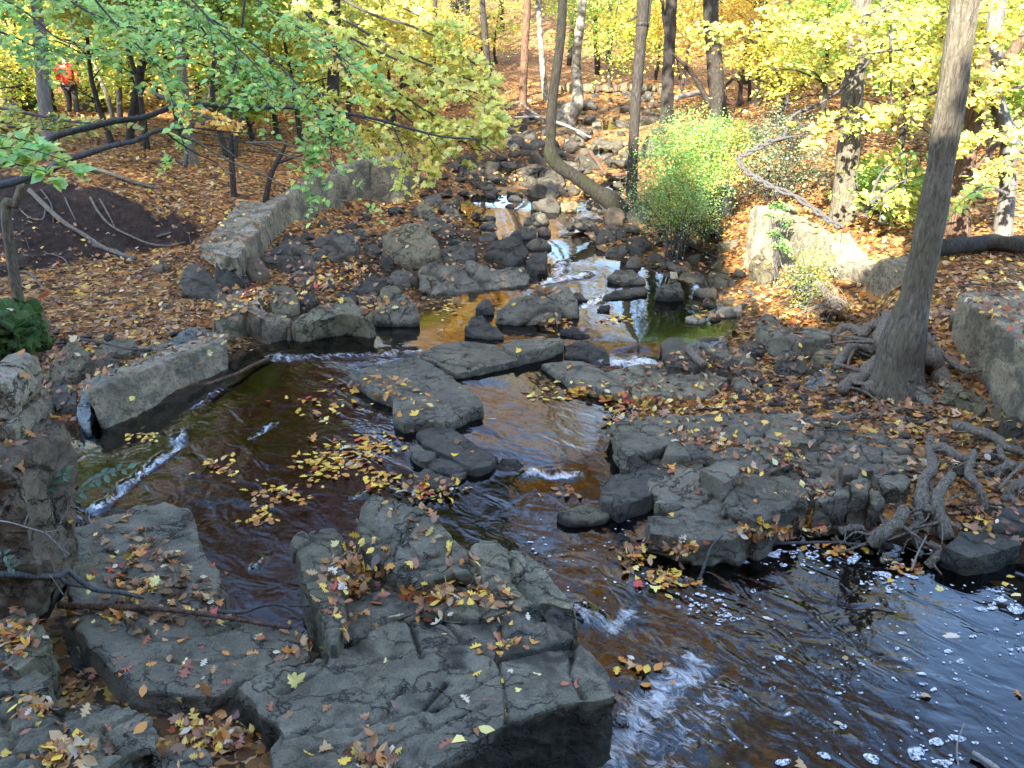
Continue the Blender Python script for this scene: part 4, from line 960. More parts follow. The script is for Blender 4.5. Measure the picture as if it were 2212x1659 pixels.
# fallen block in the left pool
def slanted_block():
    A = [U(*p) for p in ((236,948,-.16), (497,812,.17))]            # foot of the big face
    Bt = [U(188,812,.52), U(462,722,.56), U(490,735,.52), U(495,760,.42)]
    P1, P2 = np.array(A)
    top1, top2 = U(190,846,.38), U(487,731,.56)
    back = np.array((-.32, .50, -.06))
    top = [P1, P2, top2, top1]
    bot = [p + back for p in (P1, P2, top2, top1)]
    conc_prism('concrete_block', 'slanted lichen-blotched concrete block lying on its side in the left pool', 'concrete block', top, bot, mat='concrete', vox=.022, amp=.025, own='the slanted concrete block', seed=31)
slanted_block()
b('broken rubble end of the slanted concrete block', 'D', [(485,1000),(500,900),(620,850),(720,760),(760,770),(640,880),(590,960),(570,1150),(560,1230),(520,1180)], .5, 10, 'rubble', own='the slanted concrete block', amp=.09)
b('pale crumbled concrete lump at the top of the slanted block', 'D', [(1050,610),(1150,520),(1290,500),(1320,540),(1220,590),(1100,640)], .35, 12, 'rubble', amp=.1)
b('concrete chunk with a smooth face and a ragged end at the waterline', 'D', [(1345,440),(1380,312),(1480,300),(1640,382),(1830,470),(1815,500),(1700,480),(1560,400),(1500,450),(1400,500)], .25, 110, 'concrete', name='concrete_chunk', cat='concrete chunk', amp=.05, own='the concrete chunk')
b('second concrete chunk with a dark face and speckled edge', None, [(630,690),(690,655),(755,640),(775,660),(806,672),(800,690),(740,675),(690,690),(650,700)], .3, 42, 'rock_olive', name='concrete_chunk', cat='concrete chunk', amp=.05, own='the second concrete chunk')
# left retaining wall: overhanging end slab and three wall lengths going back
lw = empty('retaining_wall', 'broken concrete retaining wall between the leaf slope and the stream', 'wall', U(512, 555, .9).tolist())
S0 = [U(*p) for p in ((422,525,1.15),(512,556,1.08),(598,440,1.37),(520,437,1.38))]
S0 = [S0[0], (np.array(S0[0]) + S0[1]) / 2 + np.array((.02, -.10, 0)), S0[1], S0[2], S0[3], (np.array(S0[0]) + S0[3]) / 2]
conc_prism('slab', None, None, S0, [(p[0], p[1] + .04, p[2] - .30) for p in S0], lw, vox=.035, amp=.05, seed=41, plabel='overhanging end slab with a bluish broken end')
wall_px('wall_panel', None, [(514,553,1.07),(600,438,1.40),(668,400,1.55)], 0, .55, lw, th=.34, away=(-.8, .6), vox=.045, amp=.012, seed=42, fine=.4)
wall_px('wall_panel', None, [(655,402,1.56),(690,380,1.66),(728,378,1.62),(740,382,1.58)], 0, .6, lw, th=.36, away=(-.8, .6), vox=.05, amp=.015, seed=43, fine=.4)
wall_px('wall_panel', None, [(724,376,1.62),(755,356,1.78),(800,346,1.82)], 0, .65, lw, th=.34, away=(-.8, .6), vox=.05, amp=.01, seed=44, fine=.4)
wall_px('wall_panel', None, [(790,346,1.82),(866,338,1.90),(890,326,1.94)], 0, .7, lw, th=.34, away=(-.7, .7), vox=.06, amp=.01, seed=45, fine=.4)
# right retaining wall, broken into blocks
def rwall(label, pts, zb, th, seed, mat='concrete', amp=.035, away=(1, .15), vox=.035):
    wall_px('wall_block', label, pts, 0, zb, None, th=th, away=away, vox=vox, amp=amp * .5, seed=seed, mat=mat, own='the broken concrete wall', fine=.4)
blk = [U(*p) for p in ((2071,636,1.36),(2175,716,1.30),(2330,830,1.28))]
far = [U(2104,629,1.37), U(2260,622,1.36), U(2420,640,1.36)]
tp = [blk[0], blk[1], blk[2], far[2], far[1], far[0]]
conc_prism('wall_block', 'square-cornered concrete wall block with a flat grey top at the frame edge', 'wall', tp, [(p[0], p[1], .25) for p in tp], vox=.03, amp=.018, seed=51, own='the concrete block top')
rwall('low notched concrete wall piece between the tree and the square block', [(2000,668,1.02),(2035,664,1.06),(2062,690,1.02),(2080,700,1.0)], .3, .5, 52)
WA, WB = U(1600, 572, .58), U(1975, 712, .5)            # foot of the wall, far and near
WN = np.array((WB[1] - WA[1], -(WB[0] - WA[0]), 0)); WN /= np.linalg.norm(WN); WN = WN * (1 if WN[0] > 0 else -1)
def wall_run(label, prof, th, seed, off=0.0, vox=.032):
    """prof: crest (fraction along the foot line, height) of one broken length"""
    P = [(f, z) for f, z in prof] + [(prof[-1][0], .15), (prof[0][0], .15)]
    fr = np.array([WA + (WB - WA) * f + WN * off for f, z in P]); fr[:, 2] = [z for f, z in P]
    fr = roughen(np.stack([fr[:, 0], fr[:, 2], fr[:, 1]], 1), seed, .025, 1)[:, (0, 2, 1)]
    conc_prism('wall_block', label, 'wall', fr, fr + WN * th, vox=vox, amp=.018, seed=seed, own='the broken concrete wall', fine=.5)
wall_run('bright pale wall column with litter on its head', [(.0,1.60),(.10,1.64),(.15,1.52)], .6, 56, .05, .04)
wall_run('streaked grey wall slab hung with creeper', [(.155,1.50),(.22,1.56),(.33,1.46),(.43,1.38)], .45, 55, .0)
wall_run('leaning concrete wall piece with a pointed crest', [(.435,1.22),(.50,1.46),(.55,1.32),(.62,1.16)], .45, 54, .04)
wall_run('low cracked wall length between the pointed piece and the sunlit piece', [(.62,1.14),(.70,1.08),(.745,1.05)], .45, 58, .07)
wall_run('sunlit notched concrete wall piece left of the big tree', [(.75,1.10),(.78,1.30),(.84,1.36),(.87,1.26),(1.0,1.22)], .5, 53, .0)
rwall('dark far wall length under the feathery bush', [(1500,405,1.5),(1530,405,1.55),(1560,400,1.6),(1588,408,1.6)], .7, .4, 57, away=(.3, .95), vox=.05)
b('pale lumpy footing fallen from the bright wall column', 'L', [(1200,720),(1310,690),(1420,680),(1530,700),(1540,740),(1440,760),(1330,740),(1230,770)], .4, 60, 'concrete', amp=.1, name='concrete_chunk', cat='concrete chunk')
b('dark crumbling footing under the creeper wall', 'L', [(1460,860),(1560,780),(1640,880),(1690,1000),(1600,1040),(1500,960)], .5, 40, 'rock_olive', amp=.1)
b('ragged mossy footing of the square block', 'F', [(1700,880),(1800,850),(1980,960),(2160,1060),(2120,1090),(1900,1000)], .3, 40, 'rock_olive', amp=.1)
# old masonry at the left frame edge, near
def edge_stone(label, pts_px, Yf, th, mat, seed, amp=.05, name='wall_stone'):
    P = np.array([UY(px, py, Yf) for px, py in pts_px]); back = np.array((-.05, th, 0))
    conc_prism(name, label, 'stone', P, P + back, mat=mat, vox=.018, amp=amp, own='the old stonework', seed=seed)
edge_stone('tall brown rock face at the frame edge above the leaf-topped block', [(-60,1010),(20,1012),(48,1060),(62,1150),(80,1230),(84,1300),(70,1340),(-60,1400)], 4.5, .7, 'rock_brown', 61, .06, 'rock_outcrop')
edge_stone('pale squared stone at the frame edge, upper of two', [(-60,822),(14,826),(36,872),(24,905),(-10,922),(-60,925)], 4.9, .5, 'rock_pale', 62)
edge_stone('pale rounded stone at the frame edge, lower of two', [(-60,926),(0,924),(24,916),(40,948),(36,982),(0,1012),(-60,1015)], 4.8, .5, 'rock_pale', 63)
edge_stone('cushion of bright green moss on the old stonework', [(-60,685),(0,690),(28,712),(44,745),(36,785),(10,805),(-60,812)], 5.5, .5, 'moss', 64, .16, 'moss_cushion')
edge_stone('weathered brown post of stone beside the moss cushion', [(30,700),(66,690),(74,740),(60,790),(52,880),(40,960),(14,820),(36,790)], 5.9, .35, 'rock_brown', 65, .04)
edge_stone('thin dark stone standing in the gap by the brown rock face', [(88,1200),(118,1205),(128,1260),(110,1330),(86,1350),(80,1280)], 4.75, .3, 'rock_dark', 66)
# unseen stonework added under and behind the camera to darken faces turned toward it
bm_ = np.array([(-9, 1.15, -.6), (9, 1.15, -.6), (9, 1.15, 2.75), (-9, 1.15, 2.75)]); shade_bridge = MB()
for x0 in np.arange(-9, 9, .9):
    for k, z0 in enumerate(np.arange(-.6, 2.7, .48)):
        o_ = .45 * (k % 2); j_ = .03 * math.sin(x0 * 7 + z0 * 11)
        v_ = [(x0 + o_ + .01, 1.15 + j_, z0 + .01), (x0 + o_ + .88, 1.15 + j_, z0 + .01), (x0 + o_ + .88, 1.15 + j_, z0 + .47), (x0 + o_ + .01, 1.15 + j_, z0 + .47)]
        w_ = [(a, -2.6, c) for a, _, c in v_]
        shade_bridge.add(v_ + w_, [(0,1,2,3),(0,4,5,1),(1,5,6,2),(2,6,7,3),(3,7,4,0),(7,6,5,4)])
tag(obj('shade_bridge', shade_bridge.mesh('shade_bridge', False), M['rock_dark']), kind='structure')
# far dam of laid stones
dam = empty('stone_dam', 'low dam of laid stones across the far end of the stream', 'dam', U(1290, 212, 2.0).tolist())
rs = np.random.default_rng(12)
for row in range(2):
    x = 1195.0
    while x < 1425:
        wd = rs.uniform(13, 30); z0 = 1.9 + row * .36
        hh = rs.uniform(.30, .42)
        a_, b_ = UY(x + 1, 200, 41.0), UY(x + wd - 1, 200, 41.0 + rs.uniform(-.2, .2))
        j = rs.uniform(-.05, .05, 4)
        front = [(a_[0], 41 + j[0], z0 + j[1]), (b_[0], 41 + j[2], z0 - j[1]), (b_[0] - .04, 41, z0 + hh + j[3]), (a_[0] + .04, 41, z0 + hh)]
        conc_prism('stone', None, None, front, [(p[0], p[1] + .6, p[2]) for p in front], dam, mat='rock_olive' if rs.random() < .6 else 'rock_dark', vox=.09, amp=.05, own='the dam', seed=200 + int(x) + row)
        x += wd
flush()
# ------------------------------------------------------------------ loose stones of the stream bed
def stone_proto(seed, flat):
    rs = np.random.default_rng(seed)
    bm = bmesh.new()
    for _ in range(16):
        v = rs.normal(size=3); v /= np.linalg.norm(v); v = np.sign(v) * np.abs(v) ** .75 * (1, .8, flat) * rs.uniform(.85, 1.1)
        bm.verts.new(v * .5)
    r = bmesh.ops.convex_hull(bm, input=bm.verts)
    bmesh.ops.delete(bm, geom=[e for e in r['geom_interior'] if isinstance(e, bmesh.types.BMVert)], context='VERTS')
    bmesh.ops.bevel(bm, geom=list(bm.edges), offset=.03, segments=1, affect='EDGES')
    bmesh.ops.triangulate(bm, faces=bm.faces)
    bmesh.ops.subdivide_edges(bm, edges=[e for e in bm.edges if e.calc_length() > .22], cuts=1)
    bmesh.ops.triangulate(bm, faces=bm.faces)
    me = bpy.data.meshes.new('stone'); bm.to_mesh(me); bm.free()
    n = len(me.vertices); co = np.empty(n * 3); me.vertices.foreach_get('co', co); co = co.reshape(-1, 3)
    co += co * (.10 * fbm(co * 4 + seed, 3, seed))[:, None]
    me.vertices.foreach_set('co', co.ravel()); me.update()
    return me
PROTO = []
for k in range(10):
    me = stone_proto(100 + k, (.55, .7, .45, .8, .6)[k % 5])
    for mname in ('rock_dark', 'rock_mid', 'rock_brown'):
        m2 = me if mname == 'rock_dark' else me.copy()
        m2.materials.append(M[mname]); PROTO.append((m2, mname))
TREE0 = BVHTree.FromPolygons(np.vstack(SOL_V).tolist(), SOL_F)
def top_hit(x, y, zmax=3.6):                         # highest rock or ground under a point
    g = fast_h(x, y); zz = max(zmax, g + .5)
    loc, nrm, i, d = TREE0.ray_cast(Vector((x, y, zz)), Vector((0, 0, -1)))
    if loc is not None and loc.z > g: return loc, nrm, OWN[SOL_OWN[i]]
    return Vector((x, y, g)), None, None
STOPW = (' with ',' above ',' under ',' in ',' at ',' by ',' beside ',' behind ',' below ',' near ',' amid ',' of ',' next ',' between ',' on ',' to ',' among ',' before ',' from ',' upstream ',' half ',' standing ',' lying ',' leaning ',' touching ',' wedged ',' resting ',' catching ',' gripped ',' tucked ',' propping ',' pointing ',' leading ',' caught ',' alone ',' strewn ',' split ',' poking ',' fallen ',' joining ',' filling ',' stepping ',' hung ',' where ',' along ',' across ',' across',',',' hanging ')
def short(lab):
    k = min([lab.find(w_) for w_ in STOPW if lab.find(w_) > 0] or [len(lab)])
    return lab[:k].strip()
NAMED = [(o.name, short(o['label']), np.mean([np.array(c) for c in o.bound_box], 0)) for o in COL.objects if o.type == 'MESH' and o.parent is None and 'label' in o.keys() and o.get('category') in ('rock', 'rock slab', 'concrete chunk', 'concrete block')]
NC = {}
for _n, sh_, _c in NAMED: NC[sh_] = NC.get(sh_, 0) + 1
NAMED = [q for q in NAMED if NC[q[1]] == 1]
NPOS = np.array([q[2][:2] for q in NAMED])
def beside(x, y, skip=0):
    d = np.hypot(NPOS[:, 0] - x, NPOS[:, 1] - y); k = int(np.argsort(d)[skip]); dx, dy = x - NPOS[k, 0], y - NPOS[k, 1]
    w_ = ('right of' if dx > 0 else 'left of') if abs(dx) > abs(dy) * .7 else ('behind' if dy > 0 else 'in front of')
    return w_ + ' the ' + NAMED[k][1]
USED = {}
def uniq(fmt, x, y):
    for sk in range(4):
        lab = fmt + ' ' + beside(x, y, sk)
        if lab not in USED: USED[lab] = 1; return lab
    lab = fmt + ' ' + beside(x, y, 0); USED[lab] += 1
    return lab
ZST = [  # polygon (px), z, number, size range, label, group, material weights
 ([(960,300),(1440,225),(1440,330),(1330,400),(1180,400),(1000,400)], 1.3, 118, (.38, 1.0), 'dark angular stone in the upper stream bed beyond the curved trunk', 'stones of the upper stream bed', (.72, .23, .05)),
 ([(900,400),(1200,390),(1330,440),(1280,520),(1150,500),(1000,520),(880,500)], .85, 64, (.22, .62), 'small dark stone in the shallows just above the boulder cluster', 'stones above the boulder cluster', (.75, .2, .05)),
 ([(1310,470),(1440,470),(1560,540),(1640,640),(1560,680),(1420,640),(1310,560)], .6, 66, (.17, .45), 'dark stone in the rubble bank between the amber channel and the broken wall', 'stones of the rubble bank', (.75, .2, .05)),
 ([(600,500),(800,440),(1000,520),(850,620),(700,660),(520,620)], .65, 30, (.16, .42), 'dark stone among leaves between the left wall and the boulders', 'stones below the left wall', (.6, .25, .15)),
 ([(1560,760),(1700,720),(1850,780),(1820,850),(1650,880),(1560,860)], .4, 16, (.11, .25), 'small broken stone in the leaf drift at the tree foot', 'stones at the tree foot', (.5, .45, .05)),
 ([(60,740),(300,740),(460,730),(180,880),(60,900)], .35, 18, (.13, .3), 'loose grey stone on the left shore by the slanted block', 'stones on the left shore', (.4, .4, .2))]
rs = np.random.default_rng(77)
for poly, z, num, (s0, s1), lab, grp, wts in ZST:
    P = poly_world(poly, z); lo, hi = P.min(0), P.max(0); k = 0; tries = 0
    while k < num and tries < 5000:
        tries += 1
        y = math.exp(rs.uniform(math.log(lo[1]), math.log(hi[1]))); x = rs.uniform(lo[0], hi[0])
        if not in_poly(np.array([x]), np.array([y]), P)[0]: continue
        loc, nrm, own = top_hit(x, y)
        if own is not None: continue
        s = s0 + (s1 - s0) * rs.random() ** 2
        wl = float(Wl([x], [y])[0])
        if wl > loc.z + .02 and rs.random() < (.25 if y > 13 else .6): continue
        me, mn = PROTO[int(rs.integers(10)) * 3 + rs.choice(3, p=wts)]
        o = obj('stone', me)
        o.rotation_euler = (rs.uniform(-.4, .4), rs.uniform(-.4, .4), rs.uniform(0, 6.28))
        o.scale = (s, s * rs.uniform(.7, 1), s * rs.uniform(.7, 1.1)); o.location = (x, y, loc.z + s * .13)
        sw_ = 'large' if s > s0 + .5 * (s1 - s0) else ('small' if s > s0 + .12 * (s1 - s0) else 'very small'); tn = {'rock_dark': 'dark', 'rock_mid': 'grey', 'rock_brown': 'brownish'}[mn]
        tag(o, uniq(f'{sw_} {tn} loose stone', x, y), 'stone', grp); k += 1
        if s > .16:
            n = len(me.vertices); co = np.empty(n * 3); me.vertices.foreach_get('co', co)
            Mx = Matrix.LocRotScale(o.location, o.rotation_euler, o.scale)
            A = np.array(Mx); co = co.reshape(-1, 3) @ A[:3, :3].T + A[:3, 3]
            add_solid(co, [tuple(p.vertices) for p in me.polygons], 'a stone')
# gravel: what nobody could count, one object
gv, gf = [], []; gn = 0
pm = PROTO[0][0]; n0 = len(pm.vertices); co0 = np.empty(n0 * 3); pm.vertices.foreach_get('co', co0); co0 = co0.reshape(-1, 3)
hull = bmesh.new(); 
for v in co0[::3]: hull.verts.new(v)
r = bmesh.ops.convex_hull(hull, input=hull.verts); bmesh.ops.delete(hull, geom=[e for e in r['geom_interior'] if isinstance(e, bmesh.types.BMVert)], context='VERTS')
hull.verts.index_update(); hv = np.array([v.co[:] for v in hull.verts]); hf = np.array([[v.index for v in f.verts] for f in hull.faces if len(f.verts) == 3]); hull.free()
for poly, z, num in ((ZST[0][0], 1.3, 360), (ZST[1][0], .85, 200), (ZST[2][0], .6, 300), (ZST[3][0], .65, 300), ([(1560,760),(1850,720),(2212,950),(2212,1150),(1900,1150),(1500,1000)], .3, 450), (ZST[5][0], .35, 150)):
    P = poly_world(poly, z); lo, hi = P.min(0), P.max(0)
    y = np.exp(rs.uniform(math.log(lo[1]), math.log(hi[1]), num)); x = rs.uniform(lo[0], hi[0], num)
    k = in_poly(x, y, P); x, y = x[k], y[k]; zz = H(x, y)
    for a, b_, c in zip(x, y, zz):
        s = rs.uniform(.03, .11) * (1 + .03 * b_) * (1 if b_ < 17 else rs.choice((1, 1.6, 2.4))); A = np.array(Matrix.Rotation(rs.uniform(0, 6.28), 3, 'Z') @ Matrix.Rotation(rs.uniform(-.5, .5), 3, 'X'))
        gv.append(hv @ A.T * s + (a, b_, c + s * .15)); gf.append(hf + gn); gn += len(hv)
gme = mesh_np('gravel', np.vstack(gv), np.vstack(gf), 3); tag(obj('gravel', gme, M['rock_dark']), kind='stuff')
TREE0 = BVHTree.FromPolygons(np.vstack(SOL_V).tolist(), SOL_F)
# ------------------------------------------------------------------ leaves in bulk
def leaf_tmpl(kind):
    if kind == 'card':   v = [(0,0),(.32,.4),(0,1),(-.32,.4)]; f = [(0,1,2),(0,2,3)]
    elif kind == 'oval':
        v = [(0,0),(.24,.25),(.27,.55),(0,1.0),(-.27,.55),(-.24,.25),(0,.5)]
        f = [(0,1,6),(1,2,6),(2,3,6),(3,4,6),(4,5,6),(5,0,6)]
    elif kind == 'maple':
        P = [(0,0),(.10,.12),(.30,.03),(.28,.19),(.42,.20),(.56,.36),(.40,.42),(.42,.62),(.30,.66),(.18,.58),(.12,.80),(0,1.0)]
        v = P + [(-x, y) for x, y in P[1:-1][::-1]] + [(0,.36)]
        n = len(v) - 1; f = [(k, (k + 1) % n, n) for k in range(n)]
    elif kind == 'oak':
        P = [(0,0),(.03,.14),(.20,.24),(.10,.34),(.34,.46),(.12,.54),(.32,.72),(.11,.76),(.14,.92),(0,1.0)]
        v = P + [(-x, y) for x, y in P[1:-1][::-1]] + [(0,.30),(0,.65)]
        n = len(v) - 2; f = []
        for k in range(n):
            a, b_ = v[k], v[(k + 1) % n]; c = n if (a[1] + b_[1]) / 2 < .48 else n + 1
            f.append((k, (k + 1) % n, c))
        f += [(4, n + 1, n), (n - 4, n, n + 1)]
    elif kind == 'tiny': v = [(0,0),(.3,.5),(0,1),(-.3,.5)]; f = [(0,1,2,3)]; 
    return np.array(v, float), f
TM = {k: leaf_tmpl(k) for k in ('card', 'oval', 'maple', 'oak', 'tiny')}
def leaf_frames(nrm, yaw):
    n = nrm / (np.linalg.norm(nrm, axis=1)[:, None] + 1e-9)
    u = np.stack([np.cos(yaw), np.sin(yaw), np.zeros(len(yaw))], 1)
    u = u - n * (u * n).sum(1)[:, None]; u /= np.linalg.norm(u, axis=1)[:, None] + 1e-9
    return np.cross(u, n), u, n
def leaf_verts(pos, nrm, yaw, size, kind, curl):
    tv, tf = TM[kind]
    x, y, n = leaf_frames(nrm, yaw)
    c1 = curl[:, 0][:, None] * (tv[:, 0] ** 2)[None] * 2 + curl[:, 1][:, None] * ((tv[:, 1] - .5) ** 2)[None] + np.abs(tv[:, 0])[None] * curl[:, 2][:, None]
    V = pos[:, None] + size[:, None, None] * (tv[None, :, 0, None] * x[:, None] + (tv[None, :, 1, None] - .0) * y[:, None] + c1[:, :, None] * n[:, None])
    return V
def leaves_mesh(name, pos, nrm, yaw, size, col, kind, curl=None):
    N = len(pos); tv, tf = TM[kind]; k = len(tv)
    if curl is None: curl = rng.normal(size=(N, 3)) * (.35, .3, .3)
    V = leaf_verts(pos, nrm, yaw, size, kind, curl)
    F = (np.array(tf)[None] + (np.arange(N) * k)[:, None, None]).reshape(-1, len(tf[0]))
    me = mesh_np(name, V.reshape(-1, 3), F, len(tf[0]))
    cattr(me, 'col', np.repeat(col, k, 0))
    return me
def palette(cols, n, jit=.18, r=None):
    r = r or rng
    C = np.array([c for c, _ in cols]); wgt = np.array([w_ for _, w_ in cols], float); wgt /= wgt.sum()
    c = C[r.choice(len(C), n, p=wgt)]
    return np.clip(c * (1 + jit * r.normal(size=(n, 1))) * (1 + .06 * r.normal(size=(n, 3))), .004, .85)
GREEN = [((.21,.42,.10),5),((.30,.50,.11),4),((.42,.56,.11),3),((.58,.60,.12),2)]
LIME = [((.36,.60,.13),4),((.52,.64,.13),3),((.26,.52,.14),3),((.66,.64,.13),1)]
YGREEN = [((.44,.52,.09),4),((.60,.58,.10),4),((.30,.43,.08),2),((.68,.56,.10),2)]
YELLOW = [((.80,.66,.14),5),((.72,.66,.13),3),((.50,.56,.10),2),((.76,.50,.09),1)]
GOLD = [((.78,.50,.08),4),((.76,.37,.055),3),((.78,.62,.12),2),((.56,.24,.04),1)]
OLIVE = [((.30,.33,.05),3),((.42,.36,.05),3),((.18,.26,.05),3)]
FEATHER = [((.17,.36,.13),4),((.25,.45,.16),4),((.36,.52,.18),2)]
GREYG = [((.16,.24,.13),3),((.24,.30,.17),3),((.42,.42,.30),1)]
LITTER = [((.17,.078,.028),6),((.25,.12,.045),6),((.33,.175,.068),4),((.42,.28,.13),2.5),((.45,.18,.036),2.2),((.085,.042,.02),4),((.68,.45,.08),1.5),((.54,.42,.24),.9),((.32,.07,.03),.4)]
BRIGHT = [((.64,.42,.06),3),((.55,.24,.04),3),((.30,.14,.06),3),((.50,.37,.2),2),((.70,.58,.16),1.5),((.22,.10,.05),2),((.42,.07,.03),.5)]

def clouds(center, radii, nclump, per, cl_r, r, flat=.22, droop=.0):
    """leaf positions and normals: flattened sprays scattered through an ellipsoid"""
    c = r.normal(size=(nclump, 3)); c /= np.linalg.norm(c, axis=1)[:, None]; c *= r.random((nclump, 1)) ** .45
    c = center + c * radii
    N = nclump * per
    q = r.normal(size=(nclump, per, 3)) * (cl_r * .55, cl_r * .55, cl_r * flat * .5)
    tilt = r.normal(size=(nclump, 2)) * .35
    q[:, :, 2] += q[:, :, 0] * tilt[:, :1] + q[:, :, 1] * tilt[:, 1:] - droop * (q[:, :, 0] ** 2 + q[:, :, 1] ** 2) / cl_r
    pos = (c[:, None] + q).reshape(-1, 3)
    nrm = np.concatenate([-tilt, np.ones((nclump, 1))], 1)[:, None] + r.normal(size=(nclump, per, 3)) * (.55, .55, .3)
    return pos, nrm.reshape(-1, 3), c
def crown_part(parent, center, radii, nclump, per, cl_r, size, pal, kind, seed, flat=.22, name='crown', droop=.1, mixpal=None):
    r = np.random.default_rng(seed)
    pos, nrm, c = clouds(np.array(center), np.array(radii), nclump, per, cl_r, r, flat, droop)
    N = len(pos)
    col = palette(pal, N, .16, r)
    if mixpal is not None:
        m = np.repeat(r.random(nclump) < .45, per); col[m] = palette(mixpal, int(m.sum()), .16, r)
    me = leaves_mesh(name, pos, nrm, r.uniform(0, 6.28, N), size * r.uniform(.6, 1.25, N), col, kind)
    o = obj(name, me, M['leaf'], parent); o['kind'] = 'stuff'
    return c

# ------------------------------------------------------------------ trees traced where they stand
def tree(label, Z, pts, widths, bark='bark_grey', base=None, extend=10.0, crown=None, seg=12, flare=1.5, name='tree', cat='tree', group=None, limbs=(), z0=None, rough=.10, Yfix=None, lean=(0, 0)):
    """pts: the trunk's middle line from the foot up in the picture; widths (px) at those points"""
    P = zp(Z, pts); s = ZONES[Z][2]; W_ = [w_ * s for w_ in widths]
    g = ground_hit(*P[0], water=False) if Yfix is None else UY(*P[0], Yfix)
    Yb = g[1]
    path = [np.array(UY(px, py, Yb)) for px, py in P]
    if Yfix is not None: path[0][2] = h1(path[0][0], path[0][1])
    rad = [.5 * w_ / FPX * Yb * 1.02 for w_ in W_]
    path[0][2] -= .25
    d = path[-1] - path[-2]; d = d / (np.linalg.norm(d) + 1e-9); d = d * .6 + np.array((0, 0, .5)); d /= np.linalg.norm(d)
    if extend:
        path.append(path[-1] + d * extend * .5 + (lean[0], lean[1], 0)); rad.append(rad[-1] * .78)
        path.append(path[-1] + d * extend * .5); rad.append(rad[-1] * .45)
    n = max(14, 5 * len(path))
    sp = smooth_path(path, n); rr_ = np.interp(np.linspace(0, len(path) - 1, n), np.arange(len(path)), rad)
    fl = np.exp(-(sp[:, 2] - sp[0, 2]) / max(.10, rad[0] * 1.3)); rr_ = rr_ * (1 + (flare - 1) * np.clip(fl, 0, 1))
    t = empty(name, label, cat, (sp[0] + (0, 0, .25)).tolist(), group)
    sd = int(P[0][0] * 7 + P[0][1])
    mb = MB(); mb.tube(sp, rr_, seg, rough=rough, seed=sd, ridge=.04)
    obj('trunk', mb.mesh('trunk'), M[bark], t)
    r = np.random.default_rng(sd)
    for lb in limbs:                                  # (points px, widths px) in the same plane, or with their own depth offset
        lp, lw_ = lb[0], lb[1]; dY = lb[2] if len(lb) > 2 else 0
        q = [UY(px, py, Yb + dY * k / max(1, len(lp) - 1)) for k, (px, py) in enumerate(zp(Z, lp))]
        m = max(8, 5 * len(q)); q2 = smooth_path(q, m)
        rw = np.interp(np.linspace(0, len(q) - 1, m), np.arange(len(q)), [.5 * w_ * s / FPX * Yb for w_ in lw_])
        mb = MB(); mb.tube(q2, rw, 7, rough=.12, seed=sd + 1)
        obj('branch', mb.mesh('branch'), M[bark], t)
    if extend:
        top = sp[-1]; mb = MB()
        for k in range(9):
            zv = path[-3][2] + 1.8; i0 = int(np.searchsorted(sp[:, 2], zv + r.random() ** .7 * max(.5, sp[-1, 2] - zv) * .95)); i0 = min(max(i0, n // 2), n - 2)
            a = r.uniform(0, 6.28); L = r.uniform(1.8, 3.6)
            e = sp[i0] + (math.cos(a) * L, math.sin(a) * L, r.uniform(.8, 2.4))
            q = smooth_path([sp[i0], (sp[i0] * .5 + e * .5) + r.normal(size=3) * .2, e], 7)
            mb.tube(q, np.linspace(rr_[i0] * .5, .012, 7), 5)
        obj('boughs', mb.mesh('boughs'), M[bark], t)['kind'] = 'stuff'
        if crown:
            pal, cr, ncl, per = crown; cr *= 1.2
            c0 = top + (0, 0, -.25 * cr)
            crown_part(t, c0, (cr, cr, cr * .8), int(ncl * 1.3), per + 6, cr * .33, .32, pal, 'card', sd + 2)
    return t
RUST = [((.34,.15,.035),4),((.24,.10,.03),3),((.42,.22,.05),2),((.15,.10,.04),3)]
CG = (GOLD, 3.4, 26, 34); CY = (RUST, 3.2, 24, 34); CO = (GOLD, 3.0, 24, 34)
# the big tree on its roots, right
T1 = tree('big grey ridged tree on bare roots between the ledge and the square concrete block', None,
     [(1930,838),(1940,780),(1958,700),(1975,640),(1998,545),(2018,430),(2040,300),(2060,180),(2085,0)], [128,102,82,64,57,55,54,53,52], 'bark_grey', extend=10, crown=(YELLOW, 3.6, 26, 34), seg=26, flare=1.25, rough=.12)
def roots(parent, name, lines, mat='root', z=None, seed=3, seg=8, lift=.5, cat=None):
    for k, (Z, pl, w0, w1, zz) in enumerate(lines):
        q = []
        for px, py in zp(Z, pl):
            if zz is None:
                g = ground_hit(px, py); q.append(g)
            else:
                q.append(U(px, py, zz) if np.ndim(zz) == 0 else U(px, py, zz[len(q)]))
        q = np.array(q); s = ZONES[Z][2]
        Ym = np.mean(q[:, 1])
        n = 6 * len(q); p = smooth_path(q, n)
        L = np.linspace(0, 1, n)
        rr_ = .5 * s / FPX * np.linalg.norm(q.mean(0) - O) * (w0 + (w1 - w0) * L)
        if zz is None: p[:, 2] += rr_ * lift
        p += .25 * rr_[:, None] * np.stack([vnoise(p * 5, seed + k), vnoise(p * 5, seed + k + 50), vnoise(p * 5, seed + k + 90)], 1)
        mb = MB(); mb.tube(p, rr_, seg, rough=.30, seed=seed + k)
        rq = np.random.default_rng(seed + k)
        for _ in range(5):
            i = int(rq.integers(n // 5, n)); a = rq.uniform(0, 6.28); L_ = rr_[i] * rq.uniform(4, 9)
            e = p[i] + (math.cos(a) * L_, math.sin(a) * L_, -rr_[i] * .6 - .03)
            mb.tube(smooth_path([p[i], (p[i] + e) / 2 + rq.normal(size=3) * L_ * .14 + (0, 0, .015), e], 8), np.linspace(rr_[i] * rq.uniform(.25, .45), rr_[i] * .06, 8), 5, rough=.15)
        obj(name, mb.mesh(name), M[mat], parent)
